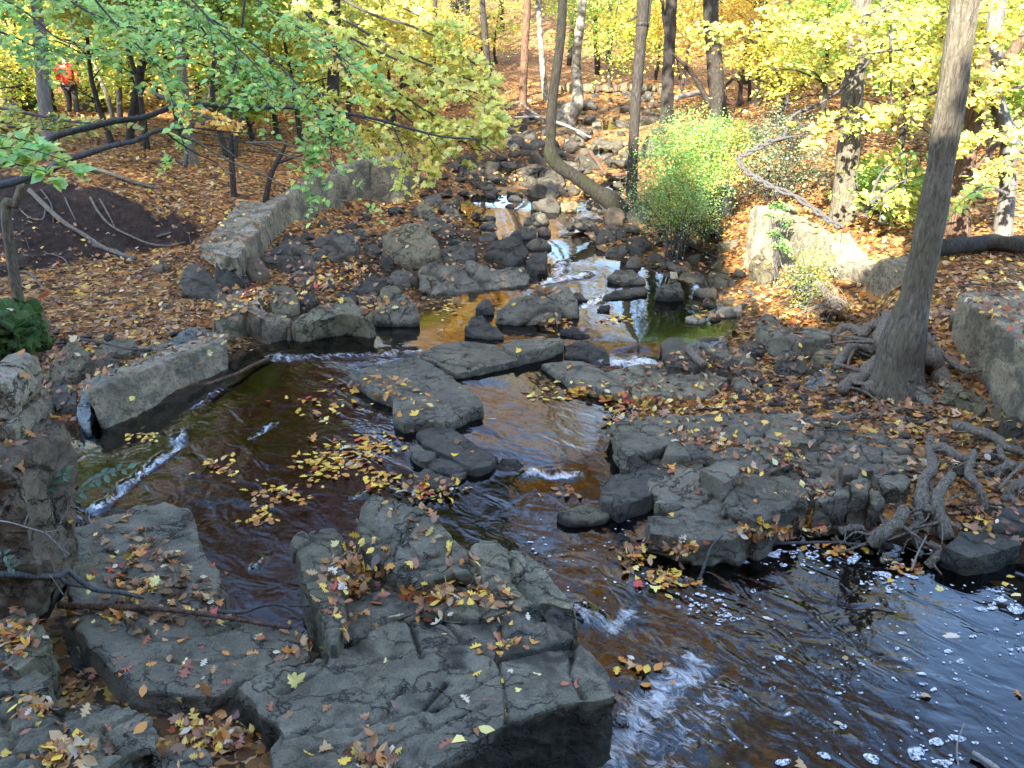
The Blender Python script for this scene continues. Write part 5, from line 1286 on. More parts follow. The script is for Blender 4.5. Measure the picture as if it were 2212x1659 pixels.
roots(T1, 'root', [
 ('F', [(1300,480),(1230,520),(1180,560),(1120,520),(1050,520),(1000,600)], 60, 40, [.85,.72,.68,.62,.58,.5]),
 ('F', [(1290,640),(1200,630),(1120,640),(1070,690),(1010,780)], 90, 50, [.75,.70,.66,.6,.5]),
 ('F', [(1300,740),(1200,800),(1120,850),(1050,920)], 120, 60, [.72,.6,.53,.45]),
 ('F', [(1400,800),(1330,860),(1210,900),(1190,940)], 110, 60, [.7,.55,.48,.42]),
 ('F', [(1480,780),(1500,860),(1560,960),(1620,1020)], 130, 50, [.75,.55,.47,.42]),
 ('F', [(1580,680),(1640,760),(1700,860),(1760,950)], 120, 60, [.85,.68,.55,.45]),
 ('F', [(1330,430),(1310,520),(1300,640)], 60, 90, [1.0,.92,.8]),
 ('F', [(1595,560),(1640,640),(1720,720),(1830,790),(1920,785),(2010,760),(2110,745),(2170,690),(2200,600),(2230,520)], 30, 40, [.98,.88,.78,.72,.74,.78,.8,.88,1.0,1.1])], seed=11, seg=10)
tangle = empty('root_tangle', 'pale twisted tangle of exposed roots spilling over the shore', 'roots', ground_hit(2050, 1080).tolist())
roots(tangle, 'root', [
 ('M', [(1300,300),(1420,320),(1560,370),(1680,420),(1760,490),(1840,510),(1960,570)], 70, 60, [.52,.56,.56,.54,.52,.5,.45]),
 ('M', [(1120,400),(1100,500),(1130,580),(1120,680),(1060,780),(1050,900),(1060,1000),(1010,1080)], 60, 110, [.5,.5,.48,.46,.42,.36,.28,.2]),
 ('M', [(1110,500),(1200,490),(1300,540),(1400,590),(1460,600)], 70, 60, [.5,.55,.56,.52,.46]),
 ('M', [(1480,540),(1440,620),(1430,720),(1500,800),(1560,900),(1580,1010)], 60, 60, [.52,.5,.46,.42,.34,.24]),
 ('M', [(1700,480),(1710,560),(1760,620),(1690,700),(1660,760)], 50, 40, [.5,.48,.45,.42,.36]),
 ('M', [(1820,640),(1720,660),(1620,690),(1560,690)], 60, 30, [.46,.45,.42,.4]),
 ('M', [(1960,720),(1860,800),(1780,860),(1730,950)], 70, 50, [.45,.42,.36,.28]),
 ('M', [(1280,720),(1210,820),(1170,920),(1180,1040),(1220,1150),(1240,1250)], 70, 110, [.46,.42,.36,.28,.2,.1]),
 ('M', [(900,1010),(830,1120),(730,1200),(610,1290)], 100, 120, [.34,.25,.18,.06]),
 ('M', [(1000,1040),(1010,1120),(960,1220),(1000,1310)], 60, 60, [.3,.22,.14,.04]),
 ('M', [(1080,1000),(1120,1060),(1160,1120),(1130,1220)], 60, 50, [.34,.26,.2,.1]),
 ('M', [(1110,1300),(1180,1360),(1150,1440),(1090,1500)], 50, 70, [.14,.08,.04,-.02]),
 ('M', [(300,230),(380,270),(480,240),(600,250),(700,230),(730,180),(620,150)], 60, 40, None),
 ('M', [(200,160),(300,120),(420,90)], 50, 30, None),
 ('M', [(720,320),(850,350),(1000,340),(1130,355)], 26, 18, None),
 ('M', [(1000,310),(1080,270),(1180,280)], 40, 30, None),
 ('M', [(340,1200),(420,1180),(500,1170),(540,1200)], 60, 50, [.1,.12,.12,.06]),
 ('M', [(310,1240),(340,1280),(420,1300),(520,1310)], 22, 14, [.06,.04,.03,.03]),
 ('M', [(1690,840),(1780,740),(1860,660),(1930,590)], 22, 22, [.44,.5,.56,.6]),
 ('M', [(1260,940),(1340,900),(1400,880)], 22, 18, [.36,.4,.42])], seed=31, seg=9)
tree('straight grey tree behind the creeper wall on the upper bank', None, [(1822,470),(1826,400),(1836,280),(1846,160),(1862,0)], [58,48,42,39,37], 'bark_grey', extend=10, crown=(GOLD, 3.4, 24, 34), flare=1.35, seg=18)
tree('pale beech at the frame edge with a kink in its trunk', 'C', [(2075,1480),(2100,1200),(2095,1050),(2120,900),(2080,800),(2030,650),(2010,480),(2022,250),(2035,0)], [110,95,95,120,95,85,85,88,92], 'bark_beech', extend=8, crown=CY, seg=14, limbs=[([(2120,880),(2200,840),(2320,820)], [60,50,40]), ([(2100,860),(2010,930),(1960,1000)], [40,30,20])])
tree('reddish rotting trunk with a split arm beside the pale beech', 'C', [(1790,1500),(1790,1300),(1830,1050),(1880,780),(1930,560),(1960,300)], [150,125,110,110,100,55], 'bark_brown', extend=0, seg=14, rough=.22, limbs=[([(1930,620),(2010,520),(2100,380),(2230,180)], [90,85,75,65]), ([(1700,1330),(1800,1180),(1930,1020),(2060,880)], [40,40,34,20]), ([(1830,1200),(1920,1130),(1990,1080)], [70,55,40])])
tree('slim grey pole of a tree on the slope behind the feathery bush', 'C', [(700,690),(705,500),(708,300),(710,170)], [30,26,25,24], 'bark_beech', extend=9, crown=CG)
tree('dark tree with a low fork of two bare shoots above the feathery bush', 'C', [(278,800),(270,700),(250,450),(235,250),(222,0)], [100,90,92,90,84], 'bark_dark', extend=10, crown=CG, limbs=[([(225,680),(160,560),(80,440),(-20,340)], [34,30,26,20]), ([(225,670),(300,560),(440,420),(555,250)], [24,20,16,9])])
tree('thin crooked dark tree on the sunlit slope', 'C', [(515,680),(520,560),(525,420),(530,280)], [32,30,28,20], 'bark_dark', extend=5)
tree('curved mossy trunk bending up out of the stream bed', 'B', [(1835,1350),(1745,1288),(1640,1215),(1500,1115),(1400,1050),(1352,985),(1345,900),(1350,760),(1362,600),(1385,420),(1408,250),(1422,0)], [135,105,84,78,80,90,64,60,56,54,51,49], 'bark_moss', extend=9, crown=(GOLD, 3.2, 46, 40), flare=1.6, seg=14)
tree('straight dark tree beside the feathery bush with a pale sunlit foot', 'B', [(1855,1290),(1862,1150),(1872,900),(1885,650),(1905,400),(1925,150),(1935,0)], [75,68,62,62,64,66,68], 'bark_dark', extend=10, crown=(GOLD, 3.4, 44, 40), flare=1.2, limbs=[([(1920,130),(1900,60),(1990,0)], [22,18,14]), ([(1905,90),(1850,130),(1820,140)], [16,12,8]), ([(1930,300),(1960,150),(1975,0)], [18,20,20])])
tree('dark tree behind the bush on the far bank', 'B', [(2080,780),(2085,600),(2095,400),(2105,150),(2112,0)], [80,74,70,68,66], 'bark_dark', extend=10, crown=CO, limbs=[([(2105,700),(2095,450),(2080,250),(2060,100),(2055,0)], [26,24,22,20,18])])
tree('pale mottled sycamore with a swollen bent foot at the stream', 'B', [(1420,790),(1450,730),(1510,660),(1515,560),(1505,430),(1515,280),(1535,130),(1548,0)], [130,120,85,62,55,52,50,48], 'bark_pale', extend=9, crown=(YELLOW, 3.0, 22, 30), flare=1.1)
tree('slender speckled pale tree left of the sycamore', 'B', [(1318,640),(1300,480),(1285,300),(1270,100),(1262,0)], [38,34,32,32,32], 'bark_pale', extend=8, crown=CO)
tree('brown straight tree by the far dam', 'B', [(1172,680),(1172,560),(1182,350),(1192,150),(1200,0)], [50,46,44,42,40], 'bark_brown', extend=9, crown=CG)
tree('dark tree on the far bank behind the yellow maple tip', 'B', [(965,680),(960,560),(935,300),(920,100),(912,0)], [44,42,40,38,36], 'bark_dark', extend=9, crown=CG)
tree('thick far oak above the yellow maple', 'B', [(800,320),(802,200),(795,80),(790,0)], [66,60,58,58], 'bark_dark', extend=9, crown=CG)
tree('dark forked stem among the yellow maple leaves', 'B', [(590,660),(592,520),(600,400),(610,260)], [46,42,38,26], 'bark_dark', extend=6, crown=CO)
tree('thin straight dark stem behind the yellow maple', 'B', [(502,560),(500,450),(495,300),(490,200)], [30,28,26,22], 'bark_dark', extend=6, crown=CO)
tree('leaning dark stem deep in the yellow leaves', 'B', [(425,540),(430,420),(450,270)], [36,34,28], 'bark_dark', extend=7, crown=CO)
# left woods
tree('massive dark oak leaning at the left edge of the woods', 'A', [(150,700),(120,600),(70,430),(30,250),(0,60),(-20,-60)], [160,140,125,120,118,116], 'bark_dark', extend=9, crown=CY, seg=16)
tree('smooth grey twin-stemmed beech on the leaf bank', 'A', [(320,960),(305,800),(280,620),(262,420),(245,240),(235,60)], [95,80,78,70,62,56], 'bark_beech', extend=6, crown=CY, limbs=[([(300,680),(290,450),(285,300),(270,150)], [40,36,34,30])])
tree('massive dark oak beside the person in red', 'A', [(575,700),(560,600),(535,420),(515,280),(490,60),(480,-60)], [150,128,126,124,118,112], 'bark_dark', extend=9, crown=CY, seg=16)
tree('slim grey-brown sapling trunk rising beyond the bent branch', 'A', [(755,800),(755,600),(758,350),(745,130)], [36,32,28,22], 'bark_beech', extend=4, crown=CY)
tree('dark crooked tree leaning right behind the bent branch', 'A', [(800,900),(835,740),(870,560),(905,380),(975,200),(1005,80)], [48,46,50,48,44,40], 'bark_dark', extend=6, crown=CY)
tree('thin stem crossing behind the dark crooked tree', 'A', [(1040,540),(1015,450),(985,340),(965,260)], [30,28,26,22], 'bark_dark', extend=5)
tree('thin grey stem curving from the leaf bank', 'A', [(718,760),(690,640),(650,540),(610,430)], [28,26,24,18], 'bark_beech', extend=4)
tree('grey trunk with sprouting leaves on the leaf bank', 'A', [(1215,1040),(1190,880),(1175,700),(1160,560),(1150,420)], [85,66,60,60,54], 'bark_grey', extend=7, crown=CY)
tree('stout old oak at the middle of the left woods', 'A', [(1400,690),(1395,600),(1395,420),(1400,200),(1405,0)], [180,150,140,130,120], 'bark_dark', extend=9, crown=CY, seg=16)
tree('dark trunk just left of the stout old oak', 'A', [(1300,640),(1290,480),(1282,300),(1275,100)], [60,56,54,50], 'bark_dark', extend=8, crown=CY)
tree('dark tree trunk behind the maple leaves at the wall', 'A', [(2100,920),(2105,700),(2112,400),(2120,120)], [80,74,70,66], 'bark_dark', extend=8, crown=CY)
tree('slim double sapling standing on the wall end', 'A', [(1475,1240),(1468,1060),(1460,840),(1455,640),(1480,420),(1510,330)], [38,34,26,24,22,16], 'bark_dark', extend=2.0, name='sapling', cat='sapling', limbs=[([(1490,1000),(1500,860),(1540,700),(1610,540),(1730,370)], [26,26,26,22,16])])
tree('short bare sapling leaning over the concrete slab', 'A', [(1660,1275),(1700,1160),(1740,1050),(1790,960),(1812,890)], [36,32,30,22,12], 'bark_dark', extend=0, name='sapling', cat='sapling', limbs=[([(1750,1035),(1820,1010),(1900,985),(1960,975)], [22,18,12,6])])
tree('gnarled grey stub leaning out of the dark undercut bank', 'A', [(-20,1500),(40,1400),(100,1290),(150,1150)], [70,60,56,46], 'bark_grey', extend=0, name='stub', cat='tree stump', limbs=[([(150,1150),(280,1090),(420,1010)], [40,50,60])], Yfix=9.5)
# fallen logs
def log(label, Z, pl, w0, w1, z, bark, name='log', cat='log', seg=12, rough=.2, lift=0):
    q = np.array([U(px, py, z if np.ndim(z) == 0 else z[k]) for k, (px, py) in enumerate(zp(Z, pl))]); s = ZONES[Z][2]
    n = max(8, 6 * len(q)); p = smooth_path(q, n)
    rr_ = .5 * s / FPX * np.linalg.norm(q.mean(0) - O) * np.linspace(w0, w1, n)
    p += .3 * rr_[:, None] * np.stack([vnoise(p * 3, 5 + k) for k in range(3)], 1)
    mb = MB(); mb.tube(p, rr_, seg, rough=rough, seed=int(pl[0][0]) % 97)
    return tag(obj(name, mb.mesh(name), M[bark]), label, cat)
log('dark rotten fallen log on the upper bank behind the big tree', 'C', [(1660,1570),(1850,1550),(2010,1530),(2150,1540),(2330,1510)], 84, 92, [1.52,1.52,1.53,1.55,1.57], 'bark_dark')
log('grey weathered driftwood chunk on the slab by the rapid', 'F', [(75,640),(120,700),(180,760)], 50, 46, [.55,.5,.46], 'root', 'driftwood', 'driftwood')
log('long pale dead trunk lying on the far bank by the dam', 'C', [(0,620),(90,600),(170,585)], 30, 26, [2.3,2.35,2.4], 'twig_pale')
_q = smooth_path([UY(px, py, 52) for px, py in zp('B', [(835,225),(900,155),(962,98)])], 10); mb = MB(); mb.tube(_q, np.linspace(.12, .08, 10), 8, rough=.15)
tag(obj('snapped_stem', mb.mesh('snapped_stem'), M['twig_pale']), 'leaning pale snapped stem on the far hillside', 'dead branch')
log('thin dark log sunk at the pool shore with foam against it', 'I', [(420,245),(560,240),(760,232),(960,228),(1100,240)], 22, 16, [.02,.03,.03,.03,.04], 'twig', 'stick', 'stick')
# sticks and branches
log('grey forked branch reaching in from the frame edge over the tilted slab', 'G', [(-60,428),(120,432),(270,445),(370,440),(425,412),(500,470),(600,530),(760,548),(910,585)], 36, 24, [.9,.85,.8,.76,.74,.68,.6,.52,.45], 'twig', 'branch', 'branch', rough=.1)
log('short fork of the grey branch above the tilted slab', 'G', [(370,445),(420,488),(480,505),(545,512)], 22, 14, [.75,.68,.62,.56], 'twig', 'branch', 'branch')
log('straight brown stick lying across the seam between the two low slabs', 'G', [(370,628),(560,634),(760,640),(950,648),(1150,668),(1350,695),(1600,735),(1840,772)], 40, 20, [.42,.42,.42,.42,.41,.41,.40,.40], 'bark_brown', 'stick', 'stick', rough=.06)
log('grey crooked stick bridging the deep pool to the rock stub', 'G', [(1380,668),(1460,672),(1550,670),(1630,640),(1720,622),(1800,628),(1960,634)], 26, 12, [.36,.37,.38,.40,.42,.42,.42], 'twig', 'stick', 'stick', rough=.1)
log('side prong of the crooked stick at the rock stub', 'G', [(1790,630),(1850,660),(1920,715)], 18, 12, [.42,.40,.36], 'twig', 'stick', 'stick')
log('thin stick poking from the leaf drift at the shore', 'I', [(150,470),(190,350),(230,250),(300,180)], 18, 12, [.02,.16,.26,.34], 'twig', 'stick', 'stick')
log('pale thin stick upright in the shore leaves', 'I', [(1490,410),(1530,300),(1585,190)], 12, 8, [.0,.12,.26], 'twig_pale', 'stick', 'stick')
log('thin pale stick standing in the pool at the bottom', 'I', [(1790,1659),(1780,1520),(1825,1375)], 10, 7, [-.02,.05,.14], 'twig_pale', 'stick', 'stick')
log('broken pale stick end at the bottom of the pool', 'I', [(1880,1560),(1960,1610),(2080,1700)], 26, 30, [.03,.03,.05], 'twig_pale', 'stick', 'stick')
log('brown stick with bark beside the slanted block in the water', 'D', [(1300,880),(1400,845),(1500,810),(1600,760),(1705,712)], 22, 20, [.3,.3,.32,.34,.38], 'bark_brown', 'stick', 'stick')
log('thin dark stick along the shore behind the wedge rock', 'D', [(510,590),(650,615),(800,650),(960,655)], 16, 14, [.62,.62,.6,.58], 'twig', 'stick', 'stick')
log('sagging dead branch lying over the amber shallows', 'B', [(1590,955),(1640,1020),(1690,1095),(1760,1105),(1830,1100)], 26, 20, [1.55,1.4,1.2,1.2,1.2], 'bark_brown', 'branch', 'dead branch')
log('pair of bare pale shoots leaning over the far stream', 'B', [(1110,745),(1250,740),(1340,755),(1470,800)], 14, 10, [2.0,2.0,1.95,1.8], 'twig_pale', 'branch', 'dead branch')
log('long thin dead branch across the far stones', 'B', [(1140,640),(1220,700),(1300,745),(1480,810),(1600,870)], 16, 8, [2.2,2.1,2.0,1.8,1.6], 'twig_pale', 'branch', 'dead branch')
# twisted vine, right
vine = empty('twisted_vine', 'twisted dark vine crossing above the broken wall to the grey tree', 'vine', U(1800, 480, 1.5).tolist())
def px_tube(parent, name, Z, pl, w0, w1, Ys, mat, seg=7, twist=0):
    q = np.array([UY(px, py, Ys if np.ndim(Ys) == 0 else np.interp(k, np.linspace(0, len(pl) - 1, len(Ys)), Ys)) for k, (px, py) in enumerate(zp(Z, pl))]); s = ZONES[Z][2]
    n = max(10, 7 * len(q)); p = smooth_path(q, n)
    rr_ = .5 * s / FPX * np.linalg.norm(q.mean(0) - O) * np.linspace(w0, w1, n)
    mb = MB()
    if twist:
        for ph in (0, math.pi):
            a = np.linspace(0, twist * 6.28, n) + ph
            mb.tube(p + rr_[:, None] * .8 * np.stack([np.cos(a), np.sin(a) * .5, np.sin(a)], 1), rr_ * .75, seg, rough=.1)
    else: mb.tube(p, rr_, seg, rough=.12, seed=int(pl[0][0]) % 89)
    return obj(name, mb.mesh(name), M[mat], parent)
px_tube(vine, 'stem', 'C', [(1050,1440),(960,1390),(880,1330),(750,1240),(600,1180),(520,1130),(440,1080),(390,1010),(430,980),(520,935),(600,895),(680,870)], 26, 24, [12.6,13.2,13.6,13.4], 'twig', twist=7)
px_tube(vine, 'stem', 'C', [(680,870),(715,790),(750,725),(860,680),(1000,600),(1110,510),(1190,430),(1240,360),(1330,250)], 22, 12, [13.4,13.3,13.0], 'twig')
px_tube(vine, 'stem', 'C', [(600,895),(700,870),(800,855)], 20, 8, 13.3, 'twig')
px_tube(vine, 'stem', 'C', [(740,740),(850,830),(980,830),(1090,770),(1120,680)], 10, 8, 13.2, 'twig')
hv_ = empty('hanging_vine', 'thin vine hanging straight down between the two grey trees', 'vine', UY(1925, 270, 12.5).tolist())
px_tube(hv_, 'stem', 'C', [(1290,-40),(1330,60),(1355,180),(1358,400),(1362,600),(1368,790)], 22, 9, 12.5, 'twig')
# exposed rootlets on the dark bank
bank = empty('bank_roots', 'bare rootlets trailing down the dark undercut bank', 'roots', U(200, 500, 1.0).tolist())
rs = np.random.default_rng(44)
for Z, pl, w0, w1, yy in [('A', [(200,1210),(320,1340),(430,1440),(560,1520),(700,1600),(870,1640)], 30, 22, None), ('A', [(580,1250),(640,1360),(720,1450),(850,1520),(960,1560),(1090,1565),(1180,1530)], 14, 10, None), ('A', [(110,1300),(200,1390),(280,1410),(300,1340),(295,1280)], 9, 7, None), ('A', [(640,1260),(700,1380),(740,1450)], 10, 7, None), ('A', [(950,1370),(1000,1410),(1040,1430)], 14, 10, None), ('A', [(1000,1500),(1070,1500),(1130,1460)], 12, 8, None),
                    ('A', [(940,1300),(1000,1320),(1060,1350)], 9, 6, None), ('D', [(120,165),(200,190),(260,250),(310,300)], 14, 8, None), ('D', [(0,290),(80,285),(150,260)], 10, 7, None), ('D', [(600,0),(680,40),(760,60),(860,100)], 26, 14, None), ('D', [(-20,400),(60,420),(130,450),(210,470)], 40, 30, None), ('A', [(460,1060),(640,1100),(820,1160),(1010,1200)], 26, 18, None), ('A', [(420,1250),(450,1330),(490,1400)], 9, 6, None), ('A', [(300,1600),(420,1660),(470,1750)], 8, 5, None), ('A', [(270,1200),(340,1320),(350,1450)], 8, 5, None)]:
    q = np.array([ground_hit(px, py, False) for px, py in zp(Z, pl)]); s = ZONES[Z][2]
    n = 6 * len(q); p = smooth_path(q, n); rr_ = .5 * s / FPX * np.linalg.norm(q.mean(0) - O) * np.linspace(w0, w1, n)
    p[:, 2] += rr_ * .6 + .06 * np.sin(np.linspace(0, 3.14, n)); p[:, 1] -= .05
    mb = MB(); mb.tube(p, rr_, 6, rough=.15); obj('root', mb.mesh('root'), M['root'], bank)
# ------------------------------------------------------------------ foliage hanging into the picture
def spray(label, name, cat, lines, kind, size, pal, per_m, spread, seed, bark='twig', droop=.25, w0=8, sub=5, pal2=None, parts=0, group=None, hang=.0, sublen=.9, tilt=.5, base=None):
    """lines: (list of (px, py), Y0, Y1): limbs; side twigs and leaves in flattened layers along them"""
    r = np.random.default_rng(seed)
    t = None; POS = []; NRM = []; YAW = []; COLR = []
    for li, (pl, Y0, Y1) in enumerate(lines):
        q = np.array([UY(px, py, Y0 + (Y1 - Y0) * k / (len(pl) - 1)) for k, (px, py) in enumerate(pl)])
        if t is None: t = empty(name, label, cat, q[0].tolist(), group)
        n = 5 * len(q); p = smooth_path(q, n)
        ym = q[:, 1].mean()
        r0 = .5 * w0 / FPX * ym
        mb = MB(); mb.tube(p, np.linspace(r0, r0 * .3, n), 6, rough=.1)
        tan = np.gradient(p, axis=0); tan /= np.linalg.norm(tan, axis=1)[:, None]
        L = np.linalg.norm(np.diff(p, axis=0), axis=1).sum()
        side = np.cross(tan, (0, 0, 1.0)); side /= np.linalg.norm(side, axis=1)[:, None] + 1e-9
        nsub = max(3, int(L * sub))
        for k in range(nsub):
            i = int(r.uniform(.05, 1) * (n - 1)); sg = 1 if k % 2 else -1
            ln = spread * r.uniform(.4, 1) * sublen
            e = p[i] + side[i] * sg * ln * r.uniform(.5, 1) + tan[i] * ln * r.uniform(.3, .9) + (0, 0, -droop * ln * r.uniform(.2, 1.4) + r.normal() * .12 * spread)
            m_ = (p[i] + e) / 2 + (0, 0, .06 * ln)
            tw = smooth_path([p[i], m_, e], 6); mb.tube(tw, np.linspace(r0 * .35, r0 * .12, 6), 4)
            cnt = max(3, int(per_m * ln))
            u = r.uniform(.12, 1.03, cnt)
            pos = np.stack([np.interp(u, np.linspace(0, 1, 6), tw[:, a]) for a in range(3)], 1)
            d = e - p[i]; hd = math.atan2(d[1], d[0])
            yaw = hd + np.where(r.random(cnt) < .5, 1, -1) * r.uniform(.4, 1.3, cnt)
            pos = pos + r.normal(size=(cnt, 3)) * (.03, .03, .02) * (spread / .5)
            nr_ = np.array((0, 0, 1.0)) + r.normal(size=(cnt, 3)) * tilt * (1, 1, .3)
            nr_ = nr_ + hang * np.array((0, -1.0, 0))
            POS.append(pos); NRM.append(nr_); YAW.append(yaw)
            COLR.append(palette(pal2 if (pal2 is not None and r.random() < .5) else pal, cnt, .15, r))
        obj('limb', mb.mesh('limb'), M[bark], t)
    pos = np.vstack(POS); nrm = np.vstack(NRM); yaw = np.concatenate(YAW); col = np.vstack(COLR); N = len(pos)
    sz = size * r.uniform(.6, 1.2, N); curl = r.normal(size=(N, 3)) * (.3, .35, .3) + (0, -.25, .1)
    if parts:
        order = np.argsort(-sz / np.linalg.norm(pos - O, axis=1)); big = order[:parts]; rest = order[parts:]
        for i in big:
            me = leaves_mesh('leaf', pos[i:i + 1], nrm[i:i + 1], yaw[i:i + 1], sz[i:i + 1], col[i:i + 1], kind, curl[i:i + 1])
            obj('leaf', me, M['leaf'], t)
    else: rest = np.arange(N)
    if len(rest):
        me = leaves_mesh('foliage', pos[rest], nrm[rest], yaw[rest], sz[rest], col[rest], kind, curl[rest])
        obj('foliage', me, M['leaf'], t)['kind'] = 'stuff'
    return N
NL = 0
YMAPLE = [((.84,.74,.16),4),((.70,.70,.15),3),((.56,.62,.13),2)]
NL += spray('overhanging beech boughs with fresh green oval leaves across the upper left', 'beech_boughs', 'tree branch',
  [([(60,-80),(180,20),(320,70),(470,120),(580,190)], 7.2, 7.0), ([(300,-80),(420,20),(540,90),(640,180),(700,280),(728,375)], 7.6, 6.9), ([(480,-80),(580,20),(680,80),(770,150)], 7.8, 7.5),
   ([(160,-60),(240,40),(330,130),(400,200)], 6.6, 6.8), ([(-80,40),(30,80),(90,105),(190,125)], 7.0, 7.4), ([(-60,-40),(60,30),(140,90),(260,110)], 6.8, 7.0), ([(360,-60),(470,60),(550,140),(590,200)], 7.2, 7.0), ([(250,-70),(330,-10),(420,40),(520,70)], 7.9, 7.7), ([(-60,-70),(80,-20),(220,20),(330,30)], 8.2, 8.0), ([(420,40),(480,120),(520,170)], 7.6, 7.4)],
  'oval', .074, GREEN, 62, .6, 101, pal2=LIME, parts=280, droop=.35, hang=.55, sub=11, w0=5)
NL += spray('bright lime leaf sprig poking in low at the left edge', 'leafy_sprig', 'tree branch', [([(-90,300),(-20,318),(60,322),(150,350)], 4.3, 4.4), ([(-60,345),(0,350),(60,360),(100,372)], 4.2, 4.3), ([(-80,270),(-10,290),(40,300),(90,312)], 4.5, 4.6)], 'oval', .085, LIME, 70, .22, 102, parts=200, w0=5, hang=.6, sub=16, droop=.3)
NL += spray('yellow maple boughs fanning over the stream from the left', 'maple_boughs', 'tree branch',
  [([(560,-60),(720,60),(880,140),(1000,200),(1090,248)], 10.5, 9.6), ([(600,-40),(740,110),(860,200),(960,260),(1050,290)], 10.3, 9.7), ([(640,40),(760,150),(850,230),(920,290),(955,330)], 10.2, 9.8), ([(720,120),(800,210),(845,270),(870,320),(890,370)], 10.0, 9.8),
   ([(620,-80),(780,20),(900,60),(990,110),(1060,170)], 11.0, 10.3), ([(720,-60),(820,-10),(920,40),(1000,60)], 11.3, 10.8), ([(660,180),(760,260),(830,300)], 10.4, 10.1), ([(740,40),(860,110),(950,150),(1040,180)], 10.8, 10.2), ([(800,200),(900,250),(980,275),(1060,262)], 10.0, 9.6)],
  'maple', .088, YELLOW, 44, .66, 103, pal2=YMAPLE, droop=.3, hang=.6, sub=11, parts=200, w0=6)
NL += spray('olive-yellow leaf layer hanging before the beech and the oak', 'leafy_bough', 'tree branch', [([(-60,222),(60,245),(150,262),(240,270)], 11, 10.6), ([(-60,262),(20,262),(90,268),(180,280)], 11.4, 11.0), ([(-40,275),(40,275),(130,282)], 10.8, 10.6)], 'oval', .10, OLIVE, 46, .5, 104, pal2=YGREEN, hang=.4, sub=9)
NL += spray('yellow-green maple canopy reaching in from the upper right', 'maple_canopy', 'tree branch',
  [([(2290,-60),(2100,10),(1960,40),(1800,50),(1640,30)], 10.6, 12.5), ([(2290,60),(2140,90),(2010,130),(1890,170)], 10.4, 11.5), ([(2250,180),(2140,200),(2030,220),(1900,240)], 10.8, 11.8), ([(2060,180),(1950,230),(1850,250),(1700,275)], 12.6, 12.8), ([(2000,-40),(1900,20),(1760,70),(1600,62),(1540,48)], 12.0, 13.5), ([(2290,260),(2180,280),(2090,300)], 11, 11.5), ([(2080,60),(1990,100),(1920,110),(1840,120)], 11.6, 12.0),
   ([(2280,330),(2200,345),(2130,360)], 11.2, 11.4), ([(2260,120),(2160,150),(2060,170)], 11.9, 12.0)],
  'maple', .10, YGREEN, 36, .85, 105, pal2=YELLOW, hang=.55, sub=9, droop=.3, parts=120, w0=6)
NL += spray('golden leaf sprays drooping at the right edge beside the beech', 'leafy_sprig', 'tree branch', [([(2280,330),(2240,345),(2190,362)], 7.5, 7.6), ([(2290,395),(2250,400),(2200,415)], 7.6, 7.7)], 'oval', .10, YELLOW, 20, .25, 106, parts=60, w0=4, hang=.4, sub=8)
NL += spray('wilting mixed green and orange shrub leaves under the two grey trees', 'understory_shrub', 'shrub', [([(1870,470),(1900,380),(1960,320)], 12.4, 12.8), ([(1900,480),(1950,410),(1960,340)], 12.2, 12.6), ([(1880,440),(1930,400),(1990,380)], 12.0, 12.4), ([(2180,420),(2120,400),(2090,440)], 10.6, 10.8)], 'oval', .13, GREEN, 26, .6, 107, pal2=YGREEN, hang=.5, sub=9, parts=60)
NL += spray('small beech seedling sprouting by the grey trunk on the leaf bank', 'beech_seedling', 'sapling', [([(400,360),(405,330),(392,300)], 15.6, 15.6), ([(395,355),(375,345),(362,350)], 15.5, 15.4)], 'oval', .13, GREEN, 30, .4, 108, hang=.5, sub=10)
NL += spray('orange-tinged maple sprigs low over the leaf bank', 'maple_sprig', 'tree branch', [([(330,200),(400,235),(470,260),(520,265)], 13, 12.6), ([(380,265),(440,268),(500,270)], 13.2, 13)], 'maple', .11, GOLD, 22, .5, 109, hang=.5, sub=8)
# long bare limbs crossing on the left
lb = empty('arching_limb', 'long dark bare limb arching over the leaf bank toward the stream', 'tree branch', UY(100, 320, 7.8).tolist())
px_tube(lb, 'limb', 'A', [(220,990),(290,910),(360,860),(530,815),(740,765),(920,740),(1080,680),(1200,658),(1340,665),(1480,685),(1650,680),(1800,678),(2000,695),(2200,720),(2380,755),(2600,815),(2800,865),(3020,880)], 40, 12, [7.6,8.4], 'twig', 8)
px_tube(lb, 'twig', 'A', [(2250,735),(2450,800),(2560,870),(2650,950)], 8, 4, 8.2, 'twig', 5)
px_tube(lb, 'twig', 'A', [(3000,880),(3080,930),(3160,985),(3220,1000)], 10, 5, 8.4, 'twig', 5)
px_tube(lb, 'twig', 'A', [(2700,840),(2780,960),(2850,1020)], 7, 4, 8.3, 'twig', 5)
px_tube(lb, 'twig', 'A', [(1480,685),(1530,740),(1600,790)], 7, 4, 7.9, 'twig', 5)
lb2 = empty('bare_limb', 'lower bare limb ending in a fan of leafless twigs above the wall', 'tree branch', UY(60, 400, 6.8).tolist())
px_tube(lb2, 'limb', 'A', [(-80,1200),(0,1172),(130,1140),(250,1090),(340,1060),(430,1015),(560,970),(700,925),(860,890),(960,840),(1030,818)], 46, 22, [6.4,7.0], 'twig', 8)
